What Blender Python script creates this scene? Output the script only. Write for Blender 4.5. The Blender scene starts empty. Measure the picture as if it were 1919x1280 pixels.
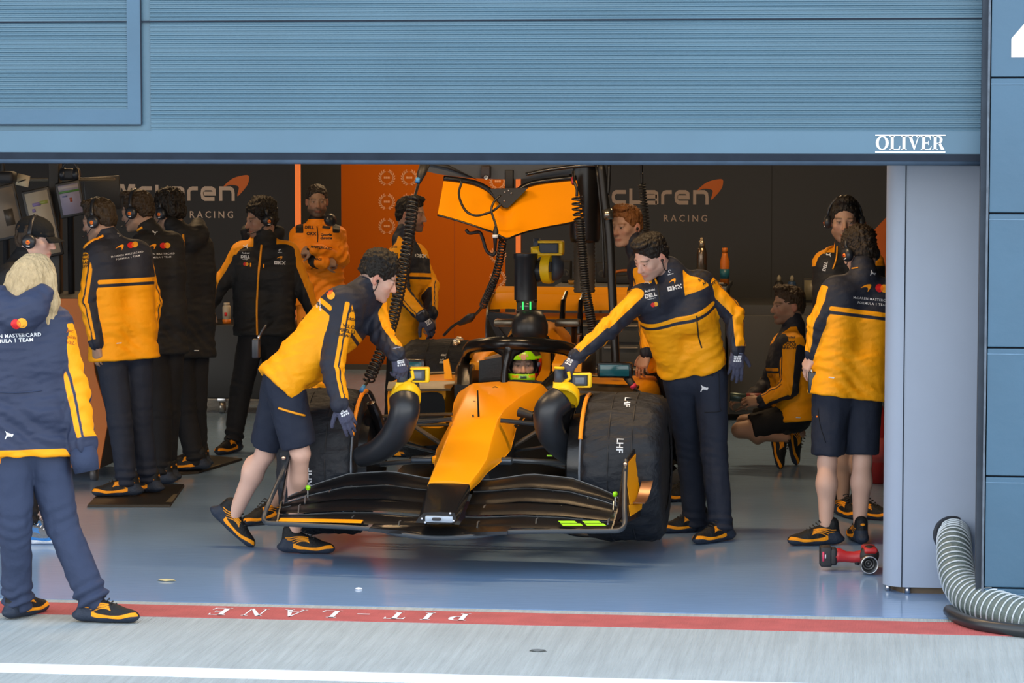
import bpy, bmesh, math, random
import numpy as np
from mathutils import Vector, Matrix
from mathutils.bvhtree import BVHTree
random.seed(7); RNG = np.random.RandomState(7)
SC = bpy.context.scene; COL = SC.collection
# ---------------------------------------------------------------- camera
FPX, CAMH, YH = 5500.0, 2.4, 205.0
PSI = math.radians(7.4); TH = math.atan((640 - YH) / FPX)
FH = np.array([-math.sin(PSI), math.cos(PSI), 0.0]); CR = np.array([math.cos(PSI), math.sin(PSI), 0.0])
CF = FH * math.cos(TH) + np.array([0, 0, -math.sin(TH)]); CU = FH * math.sin(TH) + np.array([0, 0, math.cos(TH)])
CP = np.array([0, 0, CAMH])
cd = bpy.data.cameras.new('camera'); cam = bpy.data.objects.new('camera', cd); COL.objects.link(cam)
cd.sensor_width = 36.0; cd.lens = FPX * 36.0 / 1919.0; cd.clip_end = 200
cam.matrix_world = Matrix(((CR[0], CU[0], -CF[0], CP[0]), (CR[1], CU[1], -CF[1], CP[1]), (CR[2], CU[2], -CF[2], CP[2]), (0, 0, 0, 1)))
SC.camera = cam
# ---------------------------------------------------------------- world, exposure
SC.view_settings.view_transform = 'Standard'; SC.view_settings.look = 'None'
SC.view_settings.exposure = 0.2; SC.view_settings.gamma = 1.0
SC.view_settings.use_curve_mapping = False
wd = bpy.data.worlds.new('sky'); SC.world = wd; wd.use_nodes = True
nt = wd.node_tree; bg = nt.nodes['Background']
tc = nt.nodes.new('ShaderNodeTexCoord'); sx = nt.nodes.new('ShaderNodeSeparateXYZ'); rp = nt.nodes.new('ShaderNodeValToRGB')
nt.links.new(tc.outputs['Generated'], sx.inputs[0]); nt.links.new(sx.outputs['Z'], rp.inputs[0]); nt.links.new(rp.outputs[0], bg.inputs[0])
rp.color_ramp.elements[0].position = 0.0; rp.color_ramp.elements[0].color = (1.0, 0.98, 0.94, 1)
rp.color_ramp.elements[1].position = 0.38; rp.color_ramp.elements[1].color = (0.51, 0.56, 0.61, 1)
e3 = rp.color_ramp.elements.new(1.0); e3.color = (0.26, 0.33, 0.45, 1)
bg.inputs[1].default_value = 3.6
def area_light(name, loc, rot, sx_, sy_, power, color):
    l = bpy.data.lights.new(name, 'AREA'); l.shape = 'RECTANGLE'; l.size = sx_; l.size_y = sy_; l.energy = power; l.color = color
    o = bpy.data.objects.new(name, l); COL.objects.link(o); o.location = loc; o.rotation_euler = rot
    return o
# ---------------------------------------------------------------- pixel helpers
def at(px, py, y):
    v = CF + (px - 959.5) / FPX * CR + (640 - py) / FPX * CU
    return CP + v * (y / v[1])
def gr(px, py, z=0.0):
    v = CF + (px - 959.5) / FPX * CR + (640 - py) / FPX * CU
    return CP + v * ((z - CAMH) / v[2])
def dp(px, py, d):
    return CP + d * (CF + (px - 959.5) / FPX * CR + (640 - py) / FPX * CU)
def depth(p): return float((np.asarray(p) - CP) @ CF)
# ---------------------------------------------------------------- objects
def V3(*a): return np.array(a, float)
def nrm(v):
    v = np.asarray(v, float); n = np.linalg.norm(v); return v / n if n > 1e-9 else v
def mesh_from(name, verts, faces, smooth=True):
    me = bpy.data.meshes.new(name)
    if isinstance(faces, np.ndarray) and faces.ndim == 2:
        n, k = faces.shape
        me.vertices.add(len(verts)); me.vertices.foreach_set('co', np.ascontiguousarray(verts, np.float32).ravel())
        me.loops.add(n * k); me.loops.foreach_set('vertex_index', np.ascontiguousarray(faces, np.int32).ravel())
        me.polygons.add(n); me.polygons.foreach_set('loop_start', np.arange(0, n * k, k, dtype=np.int32))
        me.update(calc_edges=True)
    else:
        me.from_pydata([tuple(map(float, v)) for v in verts], [], [tuple(map(int, f)) for f in faces]); me.update()
    if smooth: me.polygons.foreach_set('use_smooth', np.ones(len(me.polygons), bool))
    return me
def org(o):
    p = np.zeros(3)
    while o is not None: p = p + np.array(o.location); o = o.parent
    return p
def obj(name, vf, m, parent=None, smooth=True, loc=None, attrs=None, auto=None):
    """One mesh object from world-space verts and faces, parented without moving."""
    v, f = vf; v = np.asarray(v, float)
    l = np.zeros(3) if loc is None else np.asarray(loc, float)
    b = org(parent) if parent is not None else np.zeros(3)
    if parent is None and loc is None and len(v):
        l = np.array([(v[:, 0].min() + v[:, 0].max()) / 2, (v[:, 1].min() + v[:, 1].max()) / 2, v[:, 2].min()])
    me = mesh_from(name, v - l - b, f, smooth)
    for mm in (m if isinstance(m, (list, tuple)) else [m]): me.materials.append(mm)
    o = bpy.data.objects.new(name, me); COL.objects.link(o); o.location = l
    if parent is not None: o.parent = parent
    for k, a in (attrs or {}).items():
        a = np.asarray(a, np.float32)
        at_ = me.attributes.new(k, 'FLOAT' if a.ndim == 1 else 'FLOAT_COLOR', 'POINT')
        if a.ndim == 1: at_.data.foreach_set('value', a)
        else: at_.data.foreach_set('color', np.hstack([a[:, :3], np.ones((len(a), 1), np.float32)]).ravel())
    if auto is not None and smooth:
        sharp_by_angle(me, auto)
    return o
def sharp_by_angle(me, deg):
    try: me.set_sharp_from_angle(angle=math.radians(deg))
    except Exception: pass
def empty(name, loc):
    o = bpy.data.objects.new(name, None); COL.objects.link(o); o.location = [float(x) for x in loc]; o.empty_display_size = .1
    return o
def tag(o, label=None, cat=None, group=None, kind=None):
    if label: o['label'] = label
    if cat: o['category'] = cat
    if group: o['group'] = group
    if kind: o['kind'] = kind
    return o
def struct(o): o['kind'] = 'structure'; return o
def thing(name, loc, label, cat, group=None): return tag(empty(name, loc), label, cat, group)
# ---------------------------------------------------------------- shape builders: each returns (verts, faces)
def join(*vfs):
    vs, fs, n = [], [], 0
    for v, f in vfs:
        vs.append(np.asarray(v, float)); fs += [tuple(int(i) + n for i in q) for q in f]; n += len(v)
    return np.vstack(vs), fs
def box(c, s, R=None, bev=0.0):
    """Box of full size s about c, edges bevelled."""
    bm = bmesh.new(); bmesh.ops.create_cube(bm, size=1.0)
    for v in bm.verts: v.co = Vector((v.co.x * s[0], v.co.y * s[1], v.co.z * s[2]))
    if bev > 0: bmesh.ops.bevel(bm, geom=list(bm.edges), offset=bev, segments=2, affect='EDGES', profile=.6)
    v = np.array([q.co[:] for q in bm.verts]); bm.verts.index_update(); f = [tuple(x.index for x in q.verts) for q in bm.faces]; bm.free()
    if R is not None: v = v @ np.asarray(R).T
    return v + np.asarray(c, float), f
def frame_from(d, up=(0, 0, 1)):
    d = nrm(d); up = np.asarray(up, float)
    if abs(d @ nrm(up)) > .98: up = np.array([0, 1.0, 0])
    r = nrm(np.cross(d, up)); u = np.cross(r, d)
    return d, r, u
def loft(rings, cap=True, closed=False):
    n = len(rings[0]); v = np.vstack(rings); f = []
    m = len(rings)
    for i in range(m if closed else m - 1):
        a, b = i * n, ((i + 1) % m) * n
        for j in range(n):
            k = (j + 1) % n; f.append((a + j, a + k, b + k, b + j))
    if cap and not closed:
        f.append(tuple(range(n - 1, -1, -1))); f.append(tuple((m - 1) * n + j for j in range(n)))
    return v, f
def spline(pts, n=8, closed=False):
    """Catmull-Rom through pts (any dimension)."""
    P = np.asarray(pts, float); m = len(P); out = []
    segs = m if closed else m - 1
    for i in range(segs):
        if closed: p0, p1, p2, p3 = P[(i - 1) % m], P[i], P[(i + 1) % m], P[(i + 2) % m]
        else:
            p1, p2 = P[i], P[i + 1]; p0 = P[i - 1] if i else 2 * p1 - p2; p3 = P[i + 2] if i + 2 < m else 2 * p2 - p1
        for t in np.arange(n) / n:
            out.append(.5 * ((2 * p1) + (-p0 + p2) * t + (2 * p0 - 5 * p1 + 4 * p2 - p3) * t * t + (-p0 + 3 * p1 - 3 * p2 + p3) * t ** 3))
    if not closed: out.append(P[-1])
    return np.array(out)
def tube(pts, r, n=10, up=(0, 0, 1), flat=1.0, cap=True, closed=False):
    """Tube along pts; r is one radius or one per point; flat squashes the second axis."""
    P = np.asarray(pts, float); m = len(P); r = np.full(m, float(r)) if np.isscalar(r) else np.asarray(r, float)
    if closed: T = np.array([nrm(P[(i + 1) % m] - P[i - 1]) for i in range(m)])
    else: T = np.array([nrm(P[min(i + 1, m - 1)] - P[max(i - 1, 0)]) for i in range(m)])
    _, a, b = frame_from(T[0], up); rings = []
    ang = np.linspace(0, 2 * math.pi, n, endpoint=False)
    for i in range(m):
        a = nrm(a - T[i] * (a @ T[i])); b = np.cross(a, T[i])
        rings.append(P[i] + r[i] * (np.cos(ang)[:, None] * a + flat * np.sin(ang)[:, None] * b))
    return loft(rings, cap, closed)
def cyl(a, b, r, r2=None, n=20, bev=0.0):
    a, b = np.asarray(a, float), np.asarray(b, float); r2 = r if r2 is None else r2
    if bev > 0:
        d = nrm(b - a); return tube([a, a + d * bev, b - d * bev, b], [r - bev, r, r2, r2 - bev], n)
    return tube([a, b], [r, r2], n)
def lathe(c, axis, prof, n=28, up=(0, 0, 1)):
    """prof: (distance along axis, radius)."""
    d, a, b = frame_from(axis, up); ang = np.linspace(0, 2 * math.pi, n, endpoint=False)
    return loft([np.asarray(c) + d * t + max(r, 1e-4) * (np.cos(ang)[:, None] * a + np.sin(ang)[:, None] * b) for t, r in prof])
def prism(poly, o, ax, ay, az, thick):
    """Polygon (2D) in plane (ax, ay) at o, extruded by thick along az; returns front, back and sides."""
    P = np.array(poly, float); n = len(P); o, ax, ay, az = map(lambda q: np.asarray(q, float), (o, ax, ay, az))
    A = o + P[:, :1] * ax + P[:, 1:2] * ay; B = A + az * thick
    f = [tuple(range(n)), tuple(range(2 * n - 1, n - 1, -1))] + [(i, i + n, (i + 1) % n + n, (i + 1) % n) for i in range(n)]
    return np.vstack([A, B]), f
def helix(p0, p1, R, turns, r, n=14, m=6, sag=0.0):
    p0, p1 = np.asarray(p0, float), np.asarray(p1, float); d, a, b = frame_from(p1 - p0)
    N = int(turns * n); t = np.linspace(0, 1, N + 1); w = t * turns * 2 * math.pi
    P = p0 + np.outer(t, p1 - p0) + R * (np.outer(np.cos(w), a) + np.outer(np.sin(w), b)) + np.outer(np.sin(t * math.pi) * sag, a)
    return tube(P, r, m)
def helix_path(path, R, turns, r, n=14, m=6):
    P = np.asarray(path, float); L = np.r_[0, np.cumsum(np.linalg.norm(np.diff(P, axis=0), axis=1))]
    N = int(turns * n); s = np.linspace(0, L[-1], N + 1); Q = np.stack([np.interp(s, L, P[:, i]) for i in range(3)], 1)
    T = np.gradient(Q, axis=0); _, a, _ = frame_from(T[0]); out = []
    for i in range(N + 1):
        t = nrm(T[i]); a = nrm(a - t * (a @ t)); b = np.cross(a, t); w = i / n * 2 * math.pi
        rr = R if np.isscalar(R) else np.interp(i / N, np.linspace(0, 1, len(R)), R)
        out.append(Q[i] + rr * (math.cos(w) * a + math.sin(w) * b))
    return tube(out, r, m)
# ---------------------------------------------------------------- materials
MAT = {}
def mat(name, col, rough=.6, metal=0.0, spec=.5, bump=None, var=0.0, vscale=6.0, coat=0.0, emit=None, alpha=1.0, sheen=0.0, trans=0.0):
    """bump = (scale, strength[, stretch xyz]); var varies the base colour with noise."""
    if name in MAT: return MAT[name]
    m = bpy.data.materials.new(name); m.use_nodes = True; MAT[name] = m
    n = m.node_tree.nodes; L = m.node_tree.links; b = n['Principled BSDF']
    b.inputs['Base Color'].default_value = (*col, 1); b.inputs['Roughness'].default_value = rough; b.inputs['Metallic'].default_value = metal
    b.inputs['Specular IOR Level'].default_value = spec; b.inputs['Coat Weight'].default_value = coat; b.inputs['Coat Roughness'].default_value = .08
    b.inputs['Alpha'].default_value = alpha; b.inputs['Sheen Weight'].default_value = sheen; b.inputs['Transmission Weight'].default_value = trans
    if emit: b.inputs['Emission Color'].default_value = (*emit[0], 1); b.inputs['Emission Strength'].default_value = emit[1]
    if bump or var:
        t = n.new('ShaderNodeTexCoord')
    if bump:
        mp = n.new('ShaderNodeMapping'); no = n.new('ShaderNodeTexNoise'); bu = n.new('ShaderNodeBump')
        L.new(t.outputs['Object'], mp.inputs[0]); L.new(mp.outputs[0], no.inputs['Vector']); L.new(no.outputs[0], bu.inputs['Height']); L.new(bu.outputs[0], b.inputs['Normal'])
        no.inputs['Scale'].default_value = bump[0]; no.inputs['Detail'].default_value = 4; bu.inputs['Strength'].default_value = bump[1]; bu.inputs['Distance'].default_value = .02
        if len(bump) > 2: mp.inputs['Scale'].default_value = bump[2]
    if var:
        no2 = n.new('ShaderNodeTexNoise'); no2.inputs['Scale'].default_value = vscale; no2.inputs['Detail'].default_value = 5
        L.new(t.outputs['Object'], no2.inputs['Vector'])
        mx = n.new('ShaderNodeMix'); mx.data_type = 'RGBA'; mx.inputs[6].default_value = (*[c * (1 - var) for c in col], 1); mx.inputs[7].default_value = (*[min(1, c * (1 + var)) for c in col], 1)
        L.new(no2.outputs[0], mx.inputs[0]); L.new(mx.outputs[2], b.inputs['Base Color'])
    return m
def mat_pat(name, c0, c1, rough=.75, bump=(18, .35), c2=None, sheen=.0):
    """Cloth of two (three) colours cut crisply where the signed field 'pat' ('pat2') crosses zero."""
    if name in MAT: return MAT[name]
    m = mat(name, c0, rough, bump=bump, sheen=sheen, spec=.3); n = m.node_tree.nodes; L = m.node_tree.links; b = n['Principled BSDF']
    prev = None
    for k, c in (('pat', c1), ('pat2', c2)):
        if c is None: continue
        a = n.new('ShaderNodeAttribute'); a.attribute_name = k
        g = n.new('ShaderNodeMapRange'); g.inputs[1].default_value = -.0012; g.inputs[2].default_value = .0012; L.new(a.outputs['Fac'], g.inputs[0])
        mx = n.new('ShaderNodeMix'); mx.data_type = 'RGBA'; mx.inputs[6].default_value = (*c0, 1); mx.inputs[7].default_value = (*c, 1)
        if prev is not None: L.new(prev, mx.inputs[6])
        L.new(g.outputs[0], mx.inputs[0]); prev = mx.outputs[2]
    L.new(prev, b.inputs['Base Color'])
    return m
def mat_vcol(name, rough=.5, bump=(60, .12), sss=0.0):
    if name in MAT: return MAT[name]
    m = mat(name, (.5, .5, .5), rough, bump=bump, spec=.4); n = m.node_tree.nodes; L = m.node_tree.links
    a = n.new('ShaderNodeAttribute'); a.attribute_name = 'col'; L.new(a.outputs['Color'], n['Principled BSDF'].inputs['Base Color'])
    return m
ORANGE = (.97, .39, .003); NAVY = (.020, .024, .040); BLACK = (.011, .011, .012)
# ---------------------------------------------------------------- text, marks, decals
def text_vf(s, size=1.0, align='CENTER', spacing=1.0, shear=0.0, bold=0.0, sx=1.0):
    cu = bpy.data.curves.new('lettering', 'FONT'); cu.body = s; cu.size = size; cu.align_x = align; cu.align_y = 'CENTER'
    cu.space_character = spacing; cu.shear = shear; cu.offset = bold * size; cu.resolution_u = 2; cu.fill_mode = 'FRONT'
    o = bpy.data.objects.new('lettering', cu); COL.objects.link(o)
    dg = bpy.context.evaluated_depsgraph_get(); me = o.evaluated_get(dg).to_mesh()
    v = np.array([q.co[:2] for q in me.vertices]).reshape(-1, 2); f = [tuple(p.vertices) for p in me.polygons]
    o.evaluated_get(dg).to_mesh_clear(); bpy.data.objects.remove(o); bpy.data.curves.remove(cu)
    v = v * (sx, 1.0)
    return v, f
def strokes_vf(lines, w):
    """2D polylines drawn with width w, mitred."""
    vs, fs = [], []
    for l in lines:
        ww = w
        if isinstance(l, tuple) and len(l) == 2 and np.isscalar(l[1]): l, ww = l
        P = np.array(l, float); m = len(P); n0 = sum(map(len, vs)); A = []
        for i in range(m):
            d1 = nrm(P[i] - P[i - 1]) if i else nrm(P[1] - P[0]); d2 = nrm(P[i + 1] - P[i]) if i < m - 1 else d1
            t = nrm(d1 + d2); nn = np.array([-t[1], t[0]]); k = 1 / max(.5, nn @ np.array([-d1[1], d1[0]]))
            A += [P[i] + nn * ww / 2 * k, P[i] - nn * ww / 2 * k]
        vs.append(np.array(A)); fs += [(n0 + 2 * i, n0 + 2 * i + 1, n0 + 2 * i + 3, n0 + 2 * i + 2) for i in range(m - 1)]
    return np.vstack(vs), fs
def poly_vf(*polys):
    vs, fs, n = [], [], 0
    for p in polys: vs.append(np.array(p, float)); fs.append(tuple(range(n, n + len(p)))); n += len(p)
    return np.vstack(vs), fs
def disc_vf(c, r, n=24, a0=0, a1=360):
    t = np.radians(np.linspace(a0, a1, n + 1)); return poly_vf([(c[0] + r * math.cos(x), c[1] + r * math.sin(x)) for x in t[:-1]] if a1 - a0 == 360 else [(c[0] + r * math.cos(x), c[1] + r * math.sin(x)) for x in t])
def plane_decal(name, vf, o, ax, ay, m, parent=None, off=.002, smooth=False):
    v, f = vf; v = np.asarray(v, float); ax, ay = nrm(ax), nrm(ay); nz = np.cross(ax, ay)
    return obj(name, (np.asarray(o) + v[:, :1] * ax + v[:, 1:2] * ay + nz * off, f), m, parent, smooth)
def tri_fine(vf, maxlen):
    bm = bmesh.new(); v, f = vf; bv = [bm.verts.new((p[0], p[1], 0)) for p in v]
    for q in f:
        try: bm.faces.new([bv[i] for i in q])
        except ValueError: pass
    bmesh.ops.triangulate(bm, faces=list(bm.faces))
    for _ in range(6):
        e = [e for e in bm.edges if e.calc_length() > maxlen]
        if not e: break
        bmesh.ops.subdivide_edges(bm, edges=e, cuts=1); bmesh.ops.triangulate(bm, faces=[q for q in bm.faces if len(q.verts) > 3])
    bm.verts.index_update(); r = np.array([q.co[:2] for q in bm.verts]), [tuple(x.index for x in q.verts) for q in bm.faces]; bm.free()
    return r
def wrap_decal(name, vf, o, ax, ay, bvh, m, parent, off=.0025, maxlen=.02, away=None):
    """Lay a flat mark onto a surface: every vertex is dropped along the mark's normal onto the target."""
    v, f = tri_fine(vf, maxlen); ax, ay = nrm(ax), np.asarray(ay, float); ay = nrm(ay - ax * (ay @ ax)); nz = np.cross(ax, ay)
    if away is not None and nz @ away < 0: nz = -nz
    out = []; miss = set()
    for p in v:
        q = np.asarray(o) + p[0] * ax + p[1] * ay
        h = bvh.ray_cast(Vector(q + nz * .9), Vector(-nz), 1.8)
        if h[0] is not None: q = np.array(h[0]) + off * nz
        else: miss.add(len(out))
        out.append(q)
    f = [q for q in f if not miss.intersection(q)]
    return obj(name, (np.array(out), f), m, parent, False) if f else None
SWOOSH = spline([(0, 0), (.30, .22), (.62, .36), (.90, .40), (1.0, .28), (.94, .06), (.72, -.30), (.69, -.27), (.72, -.05), (.60, .09), (.30, .08), (.08, .0)], 5, True)
CAT = [(0, .62), (.06, .72), (.22, .66), (.42, .58), (.62, .62), (.82, .86), (.98, 1.0), (1.0, .94), (.86, .72), (.84, .52), (.94, .22), (1.0, .10), (.92, .02), (.86, .06), (.80, .26), (.64, .38), (.40, .36), (.24, .40), (.22, .30), (.12, .32), (.16, .46), (.04, .52)]
SERIF = {  # polygons in a 1-high box; thick stems, thin bars, slab serifs
    'I': ([[(.10, 0), (.30, 0), (.30, 1), (.10, 1)], [(0, 0), (.40, 0), (.40, .05), (0, .05)], [(0, .95), (.40, .95), (.40, 1), (0, 1)]], .40),
    'L': ([[(.10, 0), (.30, 0), (.30, 1), (.10, 1)], [(0, 0), (.72, 0), (.72, .05), (0, .05)], [(.62, .05), (.72, .05), (.76, .30), (.73, .30)], [(0, .95), (.40, .95), (.40, 1), (0, 1)]], .76),
    'T': ([[(.30, 0), (.50, 0), (.50, 1), (.30, 1)], [(.2, 0), (.6, 0), (.6, .05), (.2, .05)], [(0, .95), (.8, .95), (.8, 1), (0, 1)], [(0, .74), (.04, .74), (.10, .95), (0, .95)], [(.8, .74), (.76, .74), (.70, .95), (.8, .95)]], .80),
    'E': ([[(.10, 0), (.30, 0), (.30, 1), (.10, 1)], [(0, 0), (.70, 0), (.70, .05), (0, .05)], [(0, .95), (.68, .95), (.68, 1), (0, 1)], [(.3, .48), (.52, .48), (.52, .54), (.3, .54)], [(.5, .36), (.54, .36), (.54, .66), (.5, .66)], [(.60, .05), (.70, .05), (.74, .28), (.71, .28)], [(.58, .95), (.68, .95), (.68, .74), (.65, .74)]], .74),
    'N': ([[(.10, 0), (.16, 0), (.16, 1), (.10, 1)], [(.68, 0), (.74, 0), (.74, 1), (.68, 1)], [(.06, 1), (.27, 1), (.74, 0), (.62, 0)], [(0, 0), (.27, 0), (.27, .05), (0, .05)], [(.57, .95), (.84, .95), (.84, 1), (.57, 1)], [(0, .95), (.2, .95), (.2, 1), (0, 1)]], .84),
    'A': ([[(.40, 1), (.48, 1), (.16, 0), (.10, 0)], [(.40, 1), (.50, 1), (.82, 0), (.60, 0)], [(.22, .30), (.66, .30), (.66, .36), (.22, .36)], [(0, 0), (.28, 0), (.28, .05), (0, .05)], [(.52, 0), (.90, 0), (.90, .05), (.52, .05)]], .90),
    'V': ([[(.08, 1), (.30, 1), (.52, .22), (.44, 0)], [(.72, 1), (.79, 1), (.50, 0), (.44, 0)], [(0, .95), (.38, .95), (.38, 1), (0, 1)], [(.60, .95), (.88, .95), (.88, 1), (.60, 1)]], .88),
    'R': ([[(.10, 0), (.30, 0), (.30, 1), (.10, 1)], [(0, 0), (.40, 0), (.40, .05), (0, .05)], [(0, .95), (.45, .95), (.45, 1), (0, 1)], [(.3, .46), (.45, .46), (.45, .52), (.3, .52)], [(.40, .50), (.60, .0), (.84, 0), (.58, .52)], [(.44, 1), (.58, .97), (.68, .89), (.71, .74), (.68, .59), (.58, .50), (.44, .46), (.44, .52), (.50, .60), (.51, .74), (.50, .88), (.44, .95)]], .84),
    'P': ([[(.10, 0), (.30, 0), (.30, 1), (.10, 1)], [(0, 0), (.40, 0), (.40, .05), (0, .05)], [(0, .95), (.45, .95), (.45, 1), (0, 1)], [(.3, .44), (.45, .44), (.45, .50), (.3, .50)], [(.44, 1), (.60, .97), (.70, .88), (.73, .73), (.70, .57), (.60, .48), (.44, .44), (.44, .50), (.51, .58), (.53, .73), (.51, .88), (.44, .95)]], .76),
    '-': ([[(.05, .36), (.55, .36), (.55, .46), (.05, .46)]], .60)}
def _o():
    q = []
    for a in range(24):
        t0, t1 = math.radians(a * 15), math.radians(a * 15 + 15)
        e = lambda t, k: (.45 + (.45 if k else .24) * math.cos(t), .5 + (.52 if k else .46) * math.sin(t))
        q.append([e(t0, 1), e(t1, 1), e(t1, 0), e(t0, 0)])
    return q, .90
SERIF['O'] = _o()
def serif_vf(s, h, gap=.10, sx=1.0):
    ps, x = [], 0.0
    for c in s:
        P, w = SERIF[c]; ps += [[((q[0] + x) * h * sx, q[1] * h) for q in p] for p in P]; x += w + gap
    return poly_vf(*ps), (x - gap) * h * sx
# ---------------------------------------------------------------- signed-distance modelling
class SDF:
    """Solids blended smoothly on a grid and turned into one continuous surface."""
    def __init__(s): s.p = []
    def cone(s, a, b, ra, rb, k=.02, sub=False, flat=None): s.p.append(('c', np.asarray(a, float), np.asarray(b, float), ra, rb, k, sub, flat)); return s
    def ell(s, c, r, k=.02, R=None, sub=False): s.p.append(('e', np.asarray(c, float), np.asarray(r, float), R, k, sub)); return s
    def box(s, c, h, rnd, k=.01, R=None, sub=False): s.p.append(('b', np.asarray(c, float), np.asarray(h, float), R, rnd, k, sub)); return s
    def chain(s, pts, rs, k=.02):
        for i in range(len(pts) - 1): s.cone(pts[i], pts[i + 1], rs[i], rs[i + 1], k)
        return s
    @staticmethod
    def dist(p, X):
        if p[0] == 'c':
            _, a, b, ra, rb, k, sub, flat = p; ab = b - a; L2 = max(ab @ ab, 1e-9)
            q = X - a; t = np.clip((q @ ab) / L2, 0, 1); dv = q - t[..., None] * ab
            if flat is not None: dv = dv + (dv @ flat[0])[..., None] * flat[0] * (flat[1] - 1)
            return np.sqrt((dv * dv).sum(-1)) - (ra + (rb - ra) * t)
        if p[0] == 'e':
            _, c, r, R, k, sub = p; q = X - c
            if R is not None: q = q @ R
            k0 = np.sqrt(((q / r) ** 2).sum(-1)); k1 = np.sqrt(((q / (r * r)) ** 2).sum(-1))
            return k0 * (k0 - 1) / np.maximum(k1, 1e-9)
        _, c, h, R, rnd, k, sub = p; q = X - c
        if R is not None: q = q @ R
        w = np.abs(q) - (h - rnd)
        return np.sqrt((np.maximum(w, 0) ** 2).sum(-1)) + np.minimum(w.max(-1), 0) - rnd
    def bounds(s, p):
        if p[0] == 'c': r = max(p[3], p[4]) * (1 if p[7] is None else max(1, 1 / p[7][1])); return np.minimum(p[1], p[2]) - r, np.maximum(p[1], p[2]) + r
        if p[0] == 'e':
            r = p[2] if p[3] is None else np.sqrt(((p[3] * p[2]) ** 2).sum(1)); return p[1] - r, p[1] + r
        h = p[2] if p[3] is None else np.abs(p[3]) @ p[2]
        return p[1] - h, p[1] + h
    def mesh(s, vox, smooth=2):
        lo = np.min([s.bounds(p)[0] for p in s.p if not p[-2 if p[0] == 'c' else -1]], 0) - 3 * vox
        hi = np.max([s.bounds(p)[1] for p in s.p if not p[-2 if p[0] == 'c' else -1]], 0) + 3 * vox
        N = np.ceil((hi - lo) / vox).astype(int) + 1; Fd = np.full(N, 1.0, np.float32)
        ax = [lo[i] + vox * np.arange(N[i]) for i in range(3)]
        for p in s.p:
            sub = p[6] if p[0] == 'c' else p[5] if p[0] == 'e' else p[6]; k = p[5] if p[0] == 'c' else p[4] if p[0] == 'e' else p[5]
            b0, b1 = s.bounds(p); m = k + 3 * vox
            i0 = np.clip(((b0 - m - lo) / vox).astype(int), 0, N); i1 = np.clip(((b1 + m - lo) / vox).astype(int) + 2, 0, N)
            if (i1 <= i0).any(): continue
            sl = tuple(slice(i0[i], i1[i]) for i in range(3))
            X = np.stack(np.meshgrid(*[ax[i][sl[i]] for i in range(3)], indexing='ij'), -1)
            d = SDF.dist(p, X); o = Fd[sl]
            if sub: h = np.maximum(k - np.abs(o + d), 0) / k; Fd[sl] = np.maximum(o, -d) + h * h * k * .25
            else: h = np.maximum(k - np.abs(o - d), 0) / k; Fd[sl] = np.minimum(o, d) - h * h * k * .25
        return surface_nets(Fd, lo, vox, smooth)
def surface_nets(Fd, lo, vox, smooth=2):
    S = Fd < 0; nx, ny, nz = np.array(Fd.shape) - 1
    cnt = np.zeros((nx, ny, nz), np.int8)
    for i in (0, 1):
        for j in (0, 1):
            for k in (0, 1): cnt += S[i:nx + i, j:ny + j, k:nz + k]
    act = (cnt > 0) & (cnt < 8); idx = np.argwhere(act); ids = np.full(act.shape, -1, np.int32); ids[act] = np.arange(len(idx))
    acc = np.zeros((len(idx), 3)); w = np.zeros(len(idx))
    cor = [(i, j, k) for i in (0, 1) for j in (0, 1) for k in (0, 1)]
    val = {c: Fd[idx[:, 0] + c[0], idx[:, 1] + c[1], idx[:, 2] + c[2]] for c in cor}
    for c in cor:
        for a in range(3):
            if c[a]: continue
            e = list(c); e[a] = 1; v0, v1 = val[c], val[tuple(e)]; x = (v0 < 0) != (v1 < 0)
            t = np.where(x, v0 / np.where(x, v0 - v1, 1), 0); p = np.array(c, float)[None].repeat(len(idx), 0); p[:, a] += t
            acc[x] += p[x]; w[x] += 1
    V = lo + vox * (idx + acc / np.maximum(w, 1)[:, None]); Q = []
    for a in range(3):
        b, c = (a + 1) % 3, (a + 2) % 3
        s0 = [slice(None)] * 3; s1 = [slice(None)] * 3; s0[a] = slice(0, -1); s1[a] = slice(1, None)
        A, B = S[tuple(s0)], S[tuple(s1)]; X = np.argwhere(A != B)
        X = X[(X[:, b] > 0) & (X[:, c] > 0) & (X[:, b] < Fd.shape[b] - 1) & (X[:, c] < Fd.shape[c] - 1)]
        if not len(X): continue
        ins = A[X[:, 0], X[:, 1], X[:, 2]]; q = []
        for db, dc in ((-1, -1), (0, -1), (0, 0), (-1, 0)):
            Y = X.copy(); Y[:, b] += db; Y[:, c] += dc; q.append(ids[Y[:, 0], Y[:, 1], Y[:, 2]])
        q = np.stack(q, 1); q[~ins] = q[~ins][:, ::-1]; Q.append(q)
    Q = np.vstack(Q)
    for _ in range(smooth): V = laplace(V, Q, .5)
    return V, Q
def laplace(V, Q, lam):
    acc = np.zeros_like(V); n = np.zeros(len(V))
    for i in range(4):
        for j in (1, 3):
            a, b = Q[:, i], Q[:, (i + j) % 4]
            for d in range(3): acc[:, d] += np.bincount(a, V[b, d], len(V))
            n += np.bincount(a, minlength=len(V))
    return V + lam * (acc / np.maximum(n, 1)[:, None] - V)
def vnormals(V, Q):
    n = np.cross(V[Q[:, 2]] - V[Q[:, 0]], V[Q[:, 3]] - V[Q[:, 1]]); out = np.zeros_like(V)
    for i in range(4):
        for d in range(3): out[:, d] += np.bincount(Q[:, i], n[:, d], len(V))
    return out / np.maximum(np.linalg.norm(out, axis=1), 1e-12)[:, None]
_W = RNG.normal(size=(24, 3)); _PH = RNG.uniform(0, 6.28, 24)
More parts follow.
